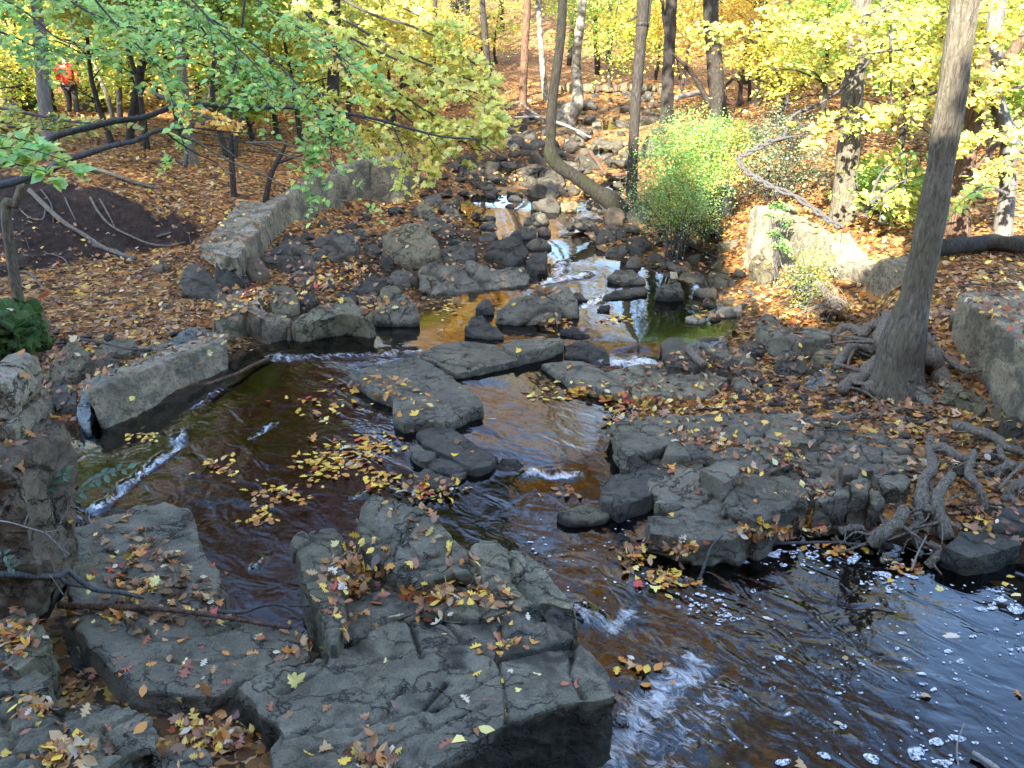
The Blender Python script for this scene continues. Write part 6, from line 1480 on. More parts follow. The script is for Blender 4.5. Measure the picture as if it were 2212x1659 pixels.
for pl in ([(1030,818),(1150,825),(1300,850),(1420,870),(1560,905),(1700,930),(1850,965),(2020,990)], [(1030,818),(1140,860),(1260,905),(1400,930),(1600,960),(1850,990)], [(1040,830),(1130,900),(1260,980),(1350,1020),(1425,1085)], [(1180,850),(1330,950),(1500,1040),(1650,1100),(1850,1190),(2050,1240),(2200,1275)], [(1340,860),(1400,920),(1500,1000)], [(1100,820),(1250,812),(1400,830),(1600,845),(1800,850)], [(1850,965),(1960,930),(2040,935)], [(1700,930),(1800,980),(1950,1010)], [(1420,1085),(1470,1100)], [(1560,905),(1750,900),(1900,930)]):
    px_tube(lb2, 'twig', 'A', pl, 12, 5, [7.0,7.5], 'twig_pale' if pl[0][1] > 840 else 'twig', 5)
# feathery bush on the wall
def bush(label, name, cx, cy, Yc, rx, rz, pal, n, size, seed, kind='tiny', cat='bush', pal2=None, stems=14, ry=None, flat=.35, grp=None, clump=.2):
    r = np.random.default_rng(seed)
    c = UY(cx, cy, Yc); t = empty(name, label, cat, (c[0], c[1], h1(c[0], c[1])), grp)
    mb = MB(); g = np.array((c[0], c[1], h1(c[0], c[1])))
    for k in range(stems):
        d = r.normal(size=3); d /= np.linalg.norm(d); e = c + d * (rx * .8, (ry or rx) * .8, rz * .8)
        mb.tube(smooth_path([g + r.normal(size=3) * .1 * (1, 1, 0), (g + e) / 2 + (0, 0, .2), e], 7), np.linspace(.014, .004, 7), 4)
    obj('stem', mb.mesh('stem'), M['twig'], t)
    crown_part(t, c, (rx, ry or rx, rz), max(6, n // 60), 60, rx * clump * 2, size, pal, kind, seed, flat, 'foliage', droop=.25, mixpal=pal2)
bush('feathery light green bush spilling over the wall beside the dark tree', 'feathery_bush', 1480, 345, 14.8, .8, .9, FEATHER, 15000, .042, 201, pal2=LIME, ry=.75, clump=.21)
bush('feathery green skirt of foliage drooping from the wall above the rubble', 'feathery_bush', 1462, 435, 14.3, .78, .55, FEATHER, 6500, .042, 202, pal2=OLIVE, clump=.2)
bush('sunlit yellow-green crown of the feathery bush on the wall head', 'feathery_bush', 1555, 320, 15.2, .55, .6, LIME, 6000, .042, 203, pal2=YGREEN, clump=.16)  # yellow-green palette puts sunlight on the crown into its leaf colour
bush('grey-green shrub with pale seed heads behind the wall column', 'grey_shrub', 1690, 330, 15.5, .9, .8, GREYG, 7000, .055, 204)
bush('yellowing weed clump growing from the broken wall foot', 'weed_clump', 1745, 600, 11.6, .42, .5, OLIVE, 3000, .04, 205, cat='weeds', pal2=GREYG)
bush('trailing creeper leaves down the streaked wall slab', 'creeper', 1680, 500, 12.6, .22, .55, FEATHER, 700, .06, 206, kind='oval', cat='creeper', stems=5)
bush('dry brown grass tuft arching below the sunlit wall piece', 'dry_tuft', 1800, 665, 11.0, .3, .16, [((.3,.2,.09),1),((.22,.12,.05),1)], 700, .05, 207, cat='grass tuft')
bush('low green shrub mass beside the straight grey tree', 'green_shrub', 1925, 400, 13.5, .75, .65, GREEN, 2200, .11, 208, kind='oval', pal2=YGREEN)
# arching dry grass blades
t = empty('grass_tuft', 'pale arching dry grass blades spilling over the leaf heap', 'grass tuft', ground_hit(1800, 680).tolist())
rs = np.random.default_rng(9); mb = MB()
for k in range(34):
    x0, y0 = 1815 + rs.normal() * 14, 672 + rs.normal() * 8
    x1, y1 = x0 - rs.uniform(20, 110), y0 - rs.uniform(-10, 60)
    p = [UY(x0, y0, 10.9), UY((x0 + x1) / 2, min(y0, y1) - rs.uniform(5, 25), 10.8), UY(x1, y1 + 10, 10.7)]
    mb.tube(smooth_path(p, 7), np.linspace(.005, .002, 7), 3)
obj('blades', mb.mesh('blades'), M['twig_pale'], t)
# little shrub and sprigs at the near left
sh = empty('wiry_shrub', 'wiry pale shrub stems with a few small leaves at the frame edge', 'shrub', UY(0, 1125, 4.3).tolist())
for pl, w0_, w1_ in (([(-60,85),(60,105),(150,130),(200,145),(280,170),(330,210),(390,270),(440,310)], 11, 6), ([(150,128),(180,50),(205,0)], 7, 4), ([(280,168),(360,150),(390,90),(440,0)], 7, 4), ([(320,205),(350,165),(400,140)], 5, 4), ([(390,268),(420,230),(440,200)], 5, 3), ([(440,310),(400,260),(370,240),(420,330)], 5, 3), ([(400,560),(340,470),(310,430)], 5, 3)):
    px_tube(sh, 'stem', 'G', pl, w0_, w1_, 4.3, 'twig_pale', 5)
def leaf_pairs(parent, Z, pl, Yd, n, size, pal, seed):
    r = np.random.default_rng(seed)
    q = smooth_path(np.array([UY(px, py, Yd) for px, py in zp(Z, pl)]), 40)
    for k in range(n):
        i = int((.25 + .75 * k / n) * 39); d = q[min(i + 1, 39)] - q[max(i - 1, 0)]; hd = math.atan2(d[1], d[0]) ; sg = 1 if k % 2 else -1
        me = leaves_mesh('leaf', q[i:i + 1], np.array([[r.normal() * .3, -.8, .8]]), np.array([math.atan2(d[2], d[0]) * .3 + sg * 1.0 + (0 if d[0] > 0 else 3.14)]), np.array([size * r.uniform(.8, 1.1)]), palette(pal, 1, .1, r), 'oval', np.array([[.2, -.2, .2]]))
        obj('leaf', me, M['leaf'], parent)
sg1 = empty('green_sprig', 'small green sprig with paired leaves over the sky reflection, the shorter', 'sprig', UY(75, 1090, 4.9).tolist())
px_tube(sg1, 'stem', 'D', [(200,1660),(240,1590),(310,1500),(380,1455),(440,1440)], 8, 4, 4.9, 'twig_pale', 5); leaf_pairs(sg1, 'D', [(200,1660),(240,1590),(310,1500),(380,1455),(440,1440)], 4.9, 13, .075, [((.07,.16,.09),1),((.10,.20,.10),1)], 1)
sg2 = empty('green_sprig', 'longer green sprig with paired leaves arching toward the pool', 'sprig', UY(150, 1090, 4.9).tolist())
px_tube(sg2, 'stem', 'D', [(430,1660),(480,1590),(560,1500),(680,1440),(840,1400)], 9, 4, 4.9, 'twig_pale', 5); leaf_pairs(sg2, 'D', [(430,1660),(480,1590),(560,1500),(680,1440),(840,1400)], 4.9, 16, .07, [((.07,.16,.09),1),((.10,.20,.10),1)], 2)
sg3 = empty('green_sprig', 'dark little leaf sprig against the brown rock face', 'sprig', UY(15, 1180, 4.2).tolist())
px_tube(sg3, 'stem', 'G', [(-40,240),(20,300),(60,360),(90,410)], 6, 4, 4.2, 'twig', 5); leaf_pairs(sg3, 'G', [(-40,240),(20,300),(60,360),(90,410)], 4.2, 9, .05, [((.08,.15,.09),1)], 3)

# ------------------------------------------------------------------ young trees and woods behind
UND = [ # px, Y, foot-to-crown height, crown radius, palette, second palette, leaf size, clumps
 ('gold', GOLD, YELLOW), ('yellow', YELLOW, YGREEN), ('lime', YGREEN, LIME), ('green', LIME, GREEN)]
rs = np.random.default_rng(21)
def under(label, px, Yd, hc, rr_, pi, seed, size=.14, ncl=26, per=46, group=None, flat=.2, rz=None):
    c = UY(px, 400, Yd); x = c[0]; g = h1(x, Yd)
    t = empty('understory_tree', label, 'tree', (x, Yd, g), group)
    r = np.random.default_rng(seed)
    top = np.array((x + r.normal() * .4, Yd, g + hc + rr_ * .6))
    sp = smooth_path([(x, Yd, g - .2), (x + r.normal() * .15, Yd, g + hc * .5), top], 10); mb = MB(); mb.tube(sp, np.linspace(.05 + .0015 * Yd, .015, 10), 7, rough=.1)
    for k in range(10):
        i = int(r.integers(3, 9)); a = r.uniform(0, 6.28); L = rr_ * r.uniform(.6, 1)
        mb.tube(smooth_path([sp[i], sp[i] + (math.cos(a) * L * .5, math.sin(a) * L * .5, .3), sp[i] + (math.cos(a) * L, math.sin(a) * L, .35)], 5), np.linspace(.02, .006, 5), 4)
    obj('trunk', mb.mesh('trunk'), M['bark_dark'], t)['kind'] = 'stuff'
    crown_part(t, (x, Yd, g + hc), (rr_, rr_, rz or rr_ * .75), ncl, per, rr_ * .36, size, UND[pi][1], 'card', seed, flat, mixpal=UND[pi][2])
for k, (px, Yd, hc, rr_, pi, lab) in enumerate([
 (-10, 17, 3.2, 1.4, 2, 'yellow-green young tree at the left edge behind the beech'), (262, 19, 3.2, 1.3, 1, 'yellow young tree between the beech and the oak'), (330, 22, 2.2, 1.8, 2, 'lime young tree behind the thin grey stem'),
 (430, 24, 2.6, 2.2, 1, 'yellow young tree behind the dark crooked tree'), (560, 26, 2.8, 2.3, 1, 'golden-yellow young tree right of the stout oak'), (500, 19, 3.2, 1.5, 3, 'green young tree before the stout oak'), (660, 21, 2.8, 1.7, 2, 'lime young tree behind the beech tips'), (760, 26, 2.6, 2.2, 1, 'yellow young tree behind the maple boughs'),
 (150, 28, 2.0, 2.4, 2, 'broad lime young tree far behind the person'), (20, 24, 2.4, 2.0, 1, 'yellow young tree at the frame edge behind the leaning oak'), (880, 32, 2.6, 2.0, 1, 'yellow young tree over the far left bank'), (960, 38, 2.2, 1.9, 0, 'golden young tree near the far dam'),
 (1310, 43, 2.6, 3.0, 2, 'broad yellow-green tree spreading over the far dam'), (1400, 46, 3.4, 3.2, 1, 'bright yellow tree on the slope above the dam'), (1240, 47, 4.4, 2.6, 2, 'lime tree high behind the sycamore'),
 (1580, 30, 2.6, 2.0, 0, 'golden young tree behind the forked dark tree'), (1660, 24, 2.0, 1.5, 1, 'yellow young tree beyond the grey shrub'), (1760, 21, 2.6, 1.7, 2, 'yellow-green young tree beyond the straight grey tree'), (1930, 17.5, 2.4, 1.6, 2, 'yellow-green young tree between the two grey trees'), (2030, 15.5, 2.6, 1.5, 1, 'yellow young tree behind the big tree'), (2120, 16.5, 1.5, 1.3, 3, 'green young tree behind the rotting trunk'), (2200, 18, 2.6, 1.8, 2, 'lime young tree at the right edge behind the beech'), (1980, 24, 2.6, 2.4, 1, 'broad yellow tree far behind the big tree'), (2190, 26, 2.6, 2.6, 0, 'golden tree far behind the beech'), (1850, 29, 2.4, 2.4, 1, 'tall yellow tree on the right slope')]):
    under(lab, px, Yd, hc, rr_, pi, 300 + k, size=.092 + .0018 * Yd, ncl=68, per=56)
ORD = 'first second third fourth fifth sixth seventh eighth ninth tenth eleventh twelfth thirteenth fourteenth fifteenth sixteenth seventeenth eighteenth nineteenth twentieth'.split()
def number_off(grp, fmt):
    q = sorted([o for o in COL.objects if o.get('group') == grp], key=lambda o: o.location.x / o.location.y)
    for k, o in enumerate(q): o['label'] = (fmt + f', {ORD[k]} from the left') if len(q) > 1 and k < 20 else fmt
names = ['golden', 'yellow', 'lime-yellow', 'green']
for k, (px, Yd, hc, rr_, pi) in enumerate([(-40,26,1.5,1.9,2),(80,33,1.6,2.2,1),(290,28,1.5,2.0,1),(370,33,1.8,2.3,1),(410,20,3.4,1.4,2),(470,31,1.3,2.1,2),(610,22,3.2,1.5,1),(620,33,1.4,2.3,1),(700,30,1.6,2.0,2),(790,35,1.6,2.1,1),(860,27,3.2,1.6,1),(560,21,1.2,1.0,2),(330,19,3.6,1.5,2)]):
    under(f'{names[pi]} low leafy young tree filling the left woods', px, Yd, hc, rr_, pi, 700 + k, size=.13 + .002 * Yd, ncl=46, per=46, group=f'{names[pi]} low young trees of the left woods')
for k in range(46):
    left = k % 2 == 0
    Yd = rs.uniform(30, 62); px = rs.uniform(-150, 960) if left else rs.uniform(1380, 2360)
    pi = int(rs.choice(4, p=(.42, .33, .2, .05)))
    zone = 'left' if left else 'right'
    under(f'{names[pi]} understory tree in the sunlit woods on the {zone} slope', px, Yd, rs.uniform(1.6, 4.2), rs.uniform(1.8, 2.9), pi, 400 + k, size=.175, ncl=50, per=46, group=f'{names[pi]} understory trees on the {zone} slope')
for nm_ in names:
    for zn in ('left', 'right'): number_off(f'{nm_} understory trees on the {zn} slope', f'{nm_} understory tree in the sunlit woods on the {zn} slope')
for k in range(12):
    Yd = rs.uniform(52, 74); px = rs.uniform(930, 1420)
    if 1090 < px < 1250: continue
    pi = int(rs.choice(2)); under(f'{names[pi]} young tree high on the far hillside beyond the dam', px, Yd, rs.uniform(1.2, 2.6), rs.uniform(1.5, 2.4), pi, 500 + k, size=.19, ncl=44, per=46, group=f'{names[pi]} young trees on the far hillside')
def far_trunk(px, Yd, rad, bark, seed, label, group, pal, ht):
    c = UY(px, 400, Yd); x = c[0]; g = h1(x, Yd); r = np.random.default_rng(seed)
    t = empty('tree', label, 'tree', (x, Yd, g), group)
    sp = smooth_path([(x, Yd, g - .3), (x + r.normal() * .25, Yd, g + ht * .4), (x + r.normal() * .7, Yd, g + ht)], 12)
    mb = MB(); mb.tube(sp, np.linspace(rad, rad * .35, 12), 8, rough=.08, seed=seed)
    for k in range(8):
        i = int(r.integers(6, 12)); i = min(i, 11); a = r.uniform(0, 6.28); L = r.uniform(1.5, 3.2)
        mb.tube(smooth_path([sp[i], sp[i] + (math.cos(a) * L * .5, math.sin(a) * L * .5, .6), sp[i] + (math.cos(a) * L, math.sin(a) * L, 1.6)], 5), np.linspace(rad * .35, .02, 5), 4)
    obj('trunk', mb.mesh('trunk'), M[bark], t)['kind'] = 'stuff'
    crown_part(t, (x, Yd, g + ht), (3.4, 3.4, 2.6), 16, 20, 1.2, .5, pal, 'card', seed)
for k in range(44):
    Yd = rs.uniform(32, 78); px = rs.uniform(-200, 2400)
    if 1000 < px < 1440 and Yd < 46: continue
    if abs(px - 1160) < 90: continue
    bk = ['bark_dark', 'bark_brown', 'bark_beech'][int(rs.choice(3, p=(.55, .3, .15)))]; nm = {'bark_dark': 'dark', 'bark_brown': 'brown', 'bark_beech': 'pale grey'}[bk]
    zn = 'left woods' if px < 1000 else ('far hillside' if px < 1450 else 'right woods')
    far_trunk(px, Yd, rs.uniform(.10, .30), bk, 600 + k, f'{nm} tree trunk standing far back in the {zn}', f'{nm} trunks in the {zn}', GOLD if rs.random() < .6 else YELLOW, rs.uniform(10, 16))
for nm_ in names: number_off(f'{nm_} young trees on the far hillside', f'{nm_} young tree high on the far hillside')
for nm_ in ('dark', 'brown', 'pale grey'):
    for zn in ('left woods', 'far hillside', 'right woods'): number_off(f'{nm_} trunks in the {zn}', f'{nm_} tree trunk far back in the {zn}')
for nm_ in names: number_off(f'{nm_} low young trees of the left woods', f'{nm_} low leafy young tree filling the left woods')
for k in range(12):  # trees added for their gold crowns, which warm the pool's reflection
    Yd = rs.uniform(48, 72); px = 985 + 36 * k + rs.uniform(-14, 14)
    if 1100 < px < 1215: Yd = rs.uniform(66, 78)
    far_trunk(px, Yd, rs.uniform(.12, .22), 'bark_dark', 800 + k, 'tall dark tree trunk on the hillside beyond the dam', 'tall trunks beyond the dam', GOLD if k % 3 else YELLOW, rs.uniform(9, 15))
for k in range(30):
    Yd = rs.uniform(24, 58); px = rs.uniform(-100, 980) if k % 2 else rs.uniform(1440, 2250)
    zn = 'left woods' if px < 1000 else 'right woods'
    far_trunk(px, Yd, rs.uniform(.045, .085), 'bark_dark', 840 + k, f'slender dark young trunk in the {zn}', f'slender trunks in the {zn}', YELLOW, rs.uniform(6, 9))
number_off('tall trunks beyond the dam', 'tall dark tree trunk on the hillside beyond the dam')
for zn in ('left woods', 'right woods'): number_off(f'slender trunks in the {zn}', f'slender dark young trunk in the {zn}')
# unseen wood added behind the camera for shade, its crest shaped for sun patches
r = np.random.default_rng(900)
pos, nrm, cc = clouds(np.array((0, 0, 0.0)), np.array((1, 1, 1.0)), 1, 1, 1, r)
N_W = 31000
wxp = r.uniform(-38, 24, N_W); wyp = r.uniform(-9.5, -7, N_W)
wtop = 15.2 + .9 * np.sin(wxp * .55) + .7 * np.sin(wxp * 1.27 + 1) - 2.8 * np.exp(-((wxp + 5.2) / 1.6) ** 4) + 9.0 / (1 + np.exp((wxp + 12.3) * 1.5)) + 2.0 * np.exp(-((wxp + 8.6) / 1.5) ** 4)
wzp = 1.2 + (wtop - 1.2) * r.random(N_W) ** .8
keep = (fbm(xyz(wxp * .35, wyp * .2, wzp * .35), 3, 33) > -.6) | (wzp < wtop - 3)
pos = np.stack([wxp, wyp, wzp], 1)[keep]; n = len(pos)
me = leaves_mesh('shade_wood', pos, r.normal(size=(n, 3)), r.uniform(0, 6.28, n), r.uniform(.7, 1.25, n), palette([((.10,.085,.03),2),((.07,.08,.025),2),((.14,.09,.03),1)], n, .15, r), 'card')
tag(obj('shade_wood', me, M['leaf']), kind='stuff')
# ------------------------------------------------------------------ person far off among the trees
def person():
    c = UY(150, 190, 25.5); x, y = c[0], c[1]; g = h1(x, y)
    t = empty('person', 'person in a red jacket and dark trousers between the two oaks', 'person', (x, y, g))
    def skin_part(name, nodes, edges, mat, lvl=1):
        me = bpy.data.meshes.new(name); me.from_pydata([n_[0] for n_ in nodes], edges, []); me.update()
        o = bpy.data.objects.new('tmp', me); COL.objects.link(o)
        m = o.modifiers.new('s', 'SKIN'); m.use_smooth_shade = True
        for k, n_ in enumerate(nodes): me.skin_vertices[0].data[k].radius = (n_[1], n_[2] if len(n_) > 2 else n_[1])
        me.skin_vertices[0].data[0].use_root = True
        s = o.modifiers.new('d', 'SUBSURF'); s.levels = lvl; s.render_levels = lvl
        dg = bpy.context.evaluated_depsgraph_get(); dg.update()
        nm = bpy.data.meshes.new_from_object(o.evaluated_get(dg)); nm.name = name
        bpy.data.objects.remove(o); nm.materials.clear(); set_smooth(nm)
        q = obj(name, nm, M[mat]); q.parent = t
        return q
    # coordinates from the person's feet, facing away up the slope
    body = skin_part('body', [((0,0,.95),.15,.11),((0,0,1.15),.14,.10),((0,.01,1.38),.17,.11),((0,.02,1.50),.055),((0,.04,1.62),.085,.10),((0,.045,1.73),.07,.085),((.20,0,1.42),.06),((.27,.02,1.16),.045),((.24,.12,.95),.035),((.22,.17,.86),.03),((-.20,0,1.42),.06),((-.27,.02,1.16),.045),((-.25,.08,.94),.035),((-.24,.12,.85),.03),((.10,0,.88),.095),((.11,.02,.48),.065),((.11,-.02,.08),.045),((.12,.14,.03),.04),((-.10,0,.88),.095),((-.11,.08,.49),.065),((-.11,-.08,.09),.045),((-.12,.08,.03),.04)],
        [(0,1),(1,2),(2,3),(3,4),(4,5),(2,6),(6,7),(7,8),(8,9),(2,10),(10,11),(11,12),(12,13),(0,14),(14,15),(15,16),(16,17),(0,18),(18,19),(19,20),(20,21)], 'skin')
    skin_part('jacket', [((0,0,.84),.20,.15),((0,0,1.1),.19,.14),((0,.0,1.36),.20,.14),((0,.02,1.48),.09),((.23,0,1.42),.085),((.30,.02,1.16),.07),((.27,.11,.97),.06),((-.23,0,1.42),.085),((-.30,.02,1.16),.07),((-.28,.07,.96),.06)], [(0,1),(1,2),(2,3),(2,4),(4,5),(5,6),(2,7),(7,8),(8,9)], 'jacket')
    skin_part('trousers', [((0,0,.92),.16,.12),((.10,0,.84),.115),((.11,.02,.48),.085),((.11,-.02,.12),.07),((-.10,0,.84),.115),((-.11,.08,.49),.085),((-.11,-.08,.13),.07)], [(0,1),(1,2),(2,3),(0,4),(4,5),(5,6)], 'trousers')
    skin_part('hair', [((0,.01,1.72),.09,.10),((0,.0,1.64),.085,.08)], [(0,1)], 'hair')
person()

# ------------------------------------------------------------------ fallen leaves
REC = []                                             # pos, normal, yaw, size, kind, colour, colour word, where
CNAME = [((.74,.48,.06),'yellow'),((.80,.68,.22),'pale yellow'),((.60,.24,.035),'orange'),((.32,.14,.045),'brown'),((.46,.27,.11),'tan'),((.15,.07,.03),'dark brown'),((.50,.06,.03),'red'),((.58,.48,.34),'whitish'),((.38,.11,.045),'russet')]
def drop(pos, nrm, size, kind, ci, where, r, up=.006, wild=.35):
    n = np.array(nrm) + r.normal(size=3) * wild; n[2] = abs(n[2])
    REC.append((np.array(pos) + np.array(nrm) * up, n, r.uniform(0, 6.28), size, kind, ci, where))
def cam_hit(px, py):
    d = ray(px, py); d = Vector(d / np.linalg.norm(d))
    best = None
    for T, kind in ((TREE0, 0), (GTREE, 1), (WTREE, 2)):
        loc, nrm, i, dist = T.ray_cast(Vector(O), d)
        if loc is not None and (best is None or dist < best[0]): best = (dist, loc, nrm, i, kind)
    dist, loc, nrm, i, kind = best
    if kind == 0: return np.array(loc), np.array(nrm) * (1 if nrm.z > 0 else -1), OWN[SOL_OWN[i]]
    return np.array(loc), np.array((0, 0, 1.0)), ('the water' if kind == 2 else None)
KW = {'oak': 'oak leaf', 'maple': 'maple leaf', 'oval': 'oval leaf'}
r = np.random.default_rng(55)
def single(Z, x, y, kind, ci, size=.12):
    px, py = zp(Z, [(x, y)])[0]; p, n, o = cam_hit(px, py); drop(p, n, size * .74, kind, ci, o, r, .006, .15)
for a in [('G',1840,1150,'maple',1,.17),('H',890,1410,'oval',1,.14),('H',820,1470,'oval',1,.15),('H',910,1220,'maple',8,.17),('H',835,1255,'oak',7,.12),('H',1115,1165,'maple',1,.14),('H',1030,1120,'oval',0,.07),('H',1290,1070,'oval',1,.08),('H',1065,1290,'maple',4,.13),('H',1405,1135,'oval',8,.09),('H',1505,1160,'oval',8,.12),('H',165,1315,'maple',4,.13),('H',330,80,'oval',4,.12),('H',1205,735,'oak',7,.09),
          ('H',630,1540,'oak',8,.14),('G',2080,1268,'oval',2,.07),('G',1660,1490,'maple',1,.13),('G',1240,1420,'maple',0,.2),('G',1130,1600,'oval',4,.15),('G',520,1580,'maple',7,.17),('G',400,1490,'oval',4,.14),('G',300,1250,'oval',4,.12),('G',250,1180,'oak',2,.14),('G',150,1200,'oval',2,.1),('G',40,1230,'oval',2,.11),('G',910,1135,'oval',2,.12),('G',1150,1110,'oak',8,.19),('G',1340,1210,'oak',3,.17),('G',1120,1215,'oval',4,.09),('G',1230,1160,'oval',4,.08),('G',1285,1190,'oval',4,.08),('G',1305,1080,'oval',7,.08),('G',1345,1070,'oak',4,.1),('G',1160,1015,'oak',8,.14),('G',1000,995,'oak',2,.1),('G',845,1010,'oak',8,.12),('G',795,950,'oak',3,.12),('G',1075,950,'oval',4,.1),('G',1185,950,'oak',1,.1),('G',1310,965,'oak',7,.1),('G',1280,910,'oval',8,.08),('G',1455,950,'oak',2,.09),('G',1550,935,'oak',2,.13),('G',1810,950,'oak',3,.12),('G',1480,1015,'oak',2,.09),('G',1480,1110,'oak',8,.11),('G',1590,1005,'oak',5,.1),('G',945,765,'oak',4,.13),('G',900,890,'oak',8,.14),('G',1060,860,'oval',4,.09),('G',1120,858,'oval',2,.09),('G',1190,855,'oak',8,.1),('G',1325,755,'oak',3,.1),('G',1420,735,'oval',0,.08),('G',1350,690,'maple',6,.1),('G',1660,800,'oak',1,.12),('G',1620,830,'oak',8,.12),('G',1720,765,'oak',3,.14),('G',2000,890,'oval',1,.15),('G',1960,840,'oval',2,.12),('G',925,530,'maple',0,.11),('G',740,512,'oval',1,.1),('G',560,522,'oval',1,.08),('G',1110,520,'oak',3,.14),('G',1210,550,'oak',4,.13),('G',1345,575,'oak',7,.12),('G',1335,390,'oval',6,.09),('G',1265,450,'oval',7,.08),('G',1420,415,'oak',2,.09),('G',725,405,'maple',6,.1),('G',600,435,'maple',6,.1),('G',1015,310,'oval',7,.14),('G',890,375,'oak',8,.12),('G',955,340,'oak',3,.1),('G',860,258,'oval',1,.09),('G',1020,235,'oval',4,.09),('G',650,238,'oval',2,.08),('G',800,200,'oak',2,.09),('G',600,175,'oval',0,.1),('G',410,125,'oval',0,.09),('G',965,130,'oak',8,.1),('G',1140,345,'oak',2,.14),('G',1150,300,'oval',1,.08),('G',250,630,'oval',0,.1),('G',250,680,'oval',2,.08),('G',690,320,'oval',0,.07),
          ('I',1800,825,'maple',7,.19),('I',2110,505,'oval',0,.2),('I',2180,560,'oval',1,.16),('I',2090,450,'oval',0,.1),('I',770,1590,'oak',4,.2),('I',2150,1160,'oak',2,.12),('I',1680,545,'maple',1,.1),('I',1050,970,'oval',4,.09),('I',1620,1210,'oval',4,.12),('I',600,725,'oval',7,.1),('I',1060,1385,'oval',7,.1),('I',2010,215,'oval',4,.12),('I',1460,250,'oval',2,.11),
          ('E',865,1300,'oval',2,.10),('E',585,950,'oval',2,.11),('E',520,935,'oval',1,.07),('E',640,985,'oval',2,.06),('E',540,1030,'oak',4,.13),('E',1450,785,'oak',2,.15),('E',1690,930,'oval',0,.1),('E',610,850,'oak',3,.1),('E',650,470,'oval',1,.1),('F',915,1270,'oval',0,.12),('F',1510,1052,'oval',0,.12),('F',790,1365,'maple',4,.13),('F',1445,1320,'maple',2,.2),('F',1470,1580,'oval',0,.13),('F',835,1135,'maple',7,.16),('F',1020,1140,'maple',1,.15),('F',770,1110,'oval',2,.09),('F',615,1560,'oval',1,.12),('F',135,1580,'oval',8,.12),('F',500,1605,'oval',2,.09),('F',1050,672,'oval',0,.11),('F',780,612,'oval',0,.1),('F',1180,1420,'oval',0,.1),('F',230,1190,'maple',2,.13)]:
    single(*a)
# heaps (px, py, spread, number): where the photograph shows leaves gathered
for px, py, rx, ry, n, wtp in [(770,1245,60,60,190,0),(735,1330,14,30,14,0),(940,1285,55,30,110,0),(1045,1290,50,38,75,0),(1085,1395,50,12,20,0),(460,1590,80,42,120,0),(800,1645,60,20,40,0),(40,1385,45,60,70,0),(70,1540,60,30,30,0),(120,1630,70,25,60,0),(300,1270,45,20,26,0),(240,1330,60,14,26,0),(310,1190,50,30,22,0),(650,1390,40,30,24,0),(170,1480,30,60,34,0),
  (720,1000,70,34,150,1),(800,965,60,26,90,1),(600,1070,60,24,60,1),(480,1010,30,20,30,1),(560,1115,30,20,26,1),(300,945,36,14,28,1),(930,1060,60,22,80,0),(830,1040,40,20,30,1),(700,880,80,40,40,1),(830,830,70,24,50,0),(880,885,60,30,20,0),(1250,850,90,16,60,1),(1390,875,70,16,120,0),(1480,880,60,18,80,0),(1560,870,50,26,80,0),(1340,900,30,20,30,0),(1230,1060,30,14,18,0),(1370,1200,40,24,40,0),(1440,1250,50,18,60,1),(1480,1180,50,14,30,0),(1700,1140,80,22,90,0),(1620,1150,30,10,24,0),(1800,1190,60,14,30,1),(1960,1230,40,20,26,0),(2100,1120,60,24,40,0),(1390,1450,50,30,12,1),
  (1330,690,26,10,20,1),(960,665,40,14,40,1),(1200,700,40,14,40,0),(1170,630,26,14,30,0),(1000,480,60,40,60,0),(1250,430,40,26,60,0),(1450,540,50,26,60,0),(820,660,40,16,40,0),(690,620,60,40,90,0),(760,590,40,24,70,0),(540,640,50,24,70,0),(480,670,50,20,60,0),(1080,390,50,20,60,0),(1450,1010,26,10,16,0),(1560,960,36,22,50,0),(1500,940,40,20,24,0),(1750,1060,40,20,30,0),(1700,985,40,24,40,0),(1530,680,40,16,16,1),(1720,690,50,16,60,0),(560,640,50,16,50,0),(700,590,50,30,60,0)]:
    for k in range(n):
        u = r.normal(size=2) * .55; p, nm_, o = cam_hit(px + u[0] * rx, py + u[1] * ry)
        kind = r.choice(['oak', 'maple', 'oval'], p=(.48, .12, .40))
        ci = int(r.choice(9, p=(.15,.05,.17,.21,.17,.11,.02,.05,.07))) if not wtp else int(r.choice(9, p=(.33,.08,.25,.12,.12,.05,.02,.01,.02)))
        drop(p, nm_, r.uniform(.05, .105) * (1 if py > 900 else 1.15), kind, ci, o, r, .006 + (.04 * r.random() if not wtp and n > 40 else .003), .36 if not wtp else .12)
# loose scatter over rocks
for k in range(1500):
    y = math.exp(r.uniform(math.log(3.3), math.log(14))); x = r.uniform(-.62, .62) * (y + .5)
    loc, nm_, own = top_hit(x, y)
    if own is None or nm_.z < .6: continue
    if r.random() > .22: continue
    drop(np.array(loc), np.array(nm_), r.uniform(.045, .09), r.choice(['oak', 'maple', 'oval']), int(r.choice(9, p=(.15,.05,.17,.21,.17,.11,.02,.05,.07))), own, r, .006, .2)
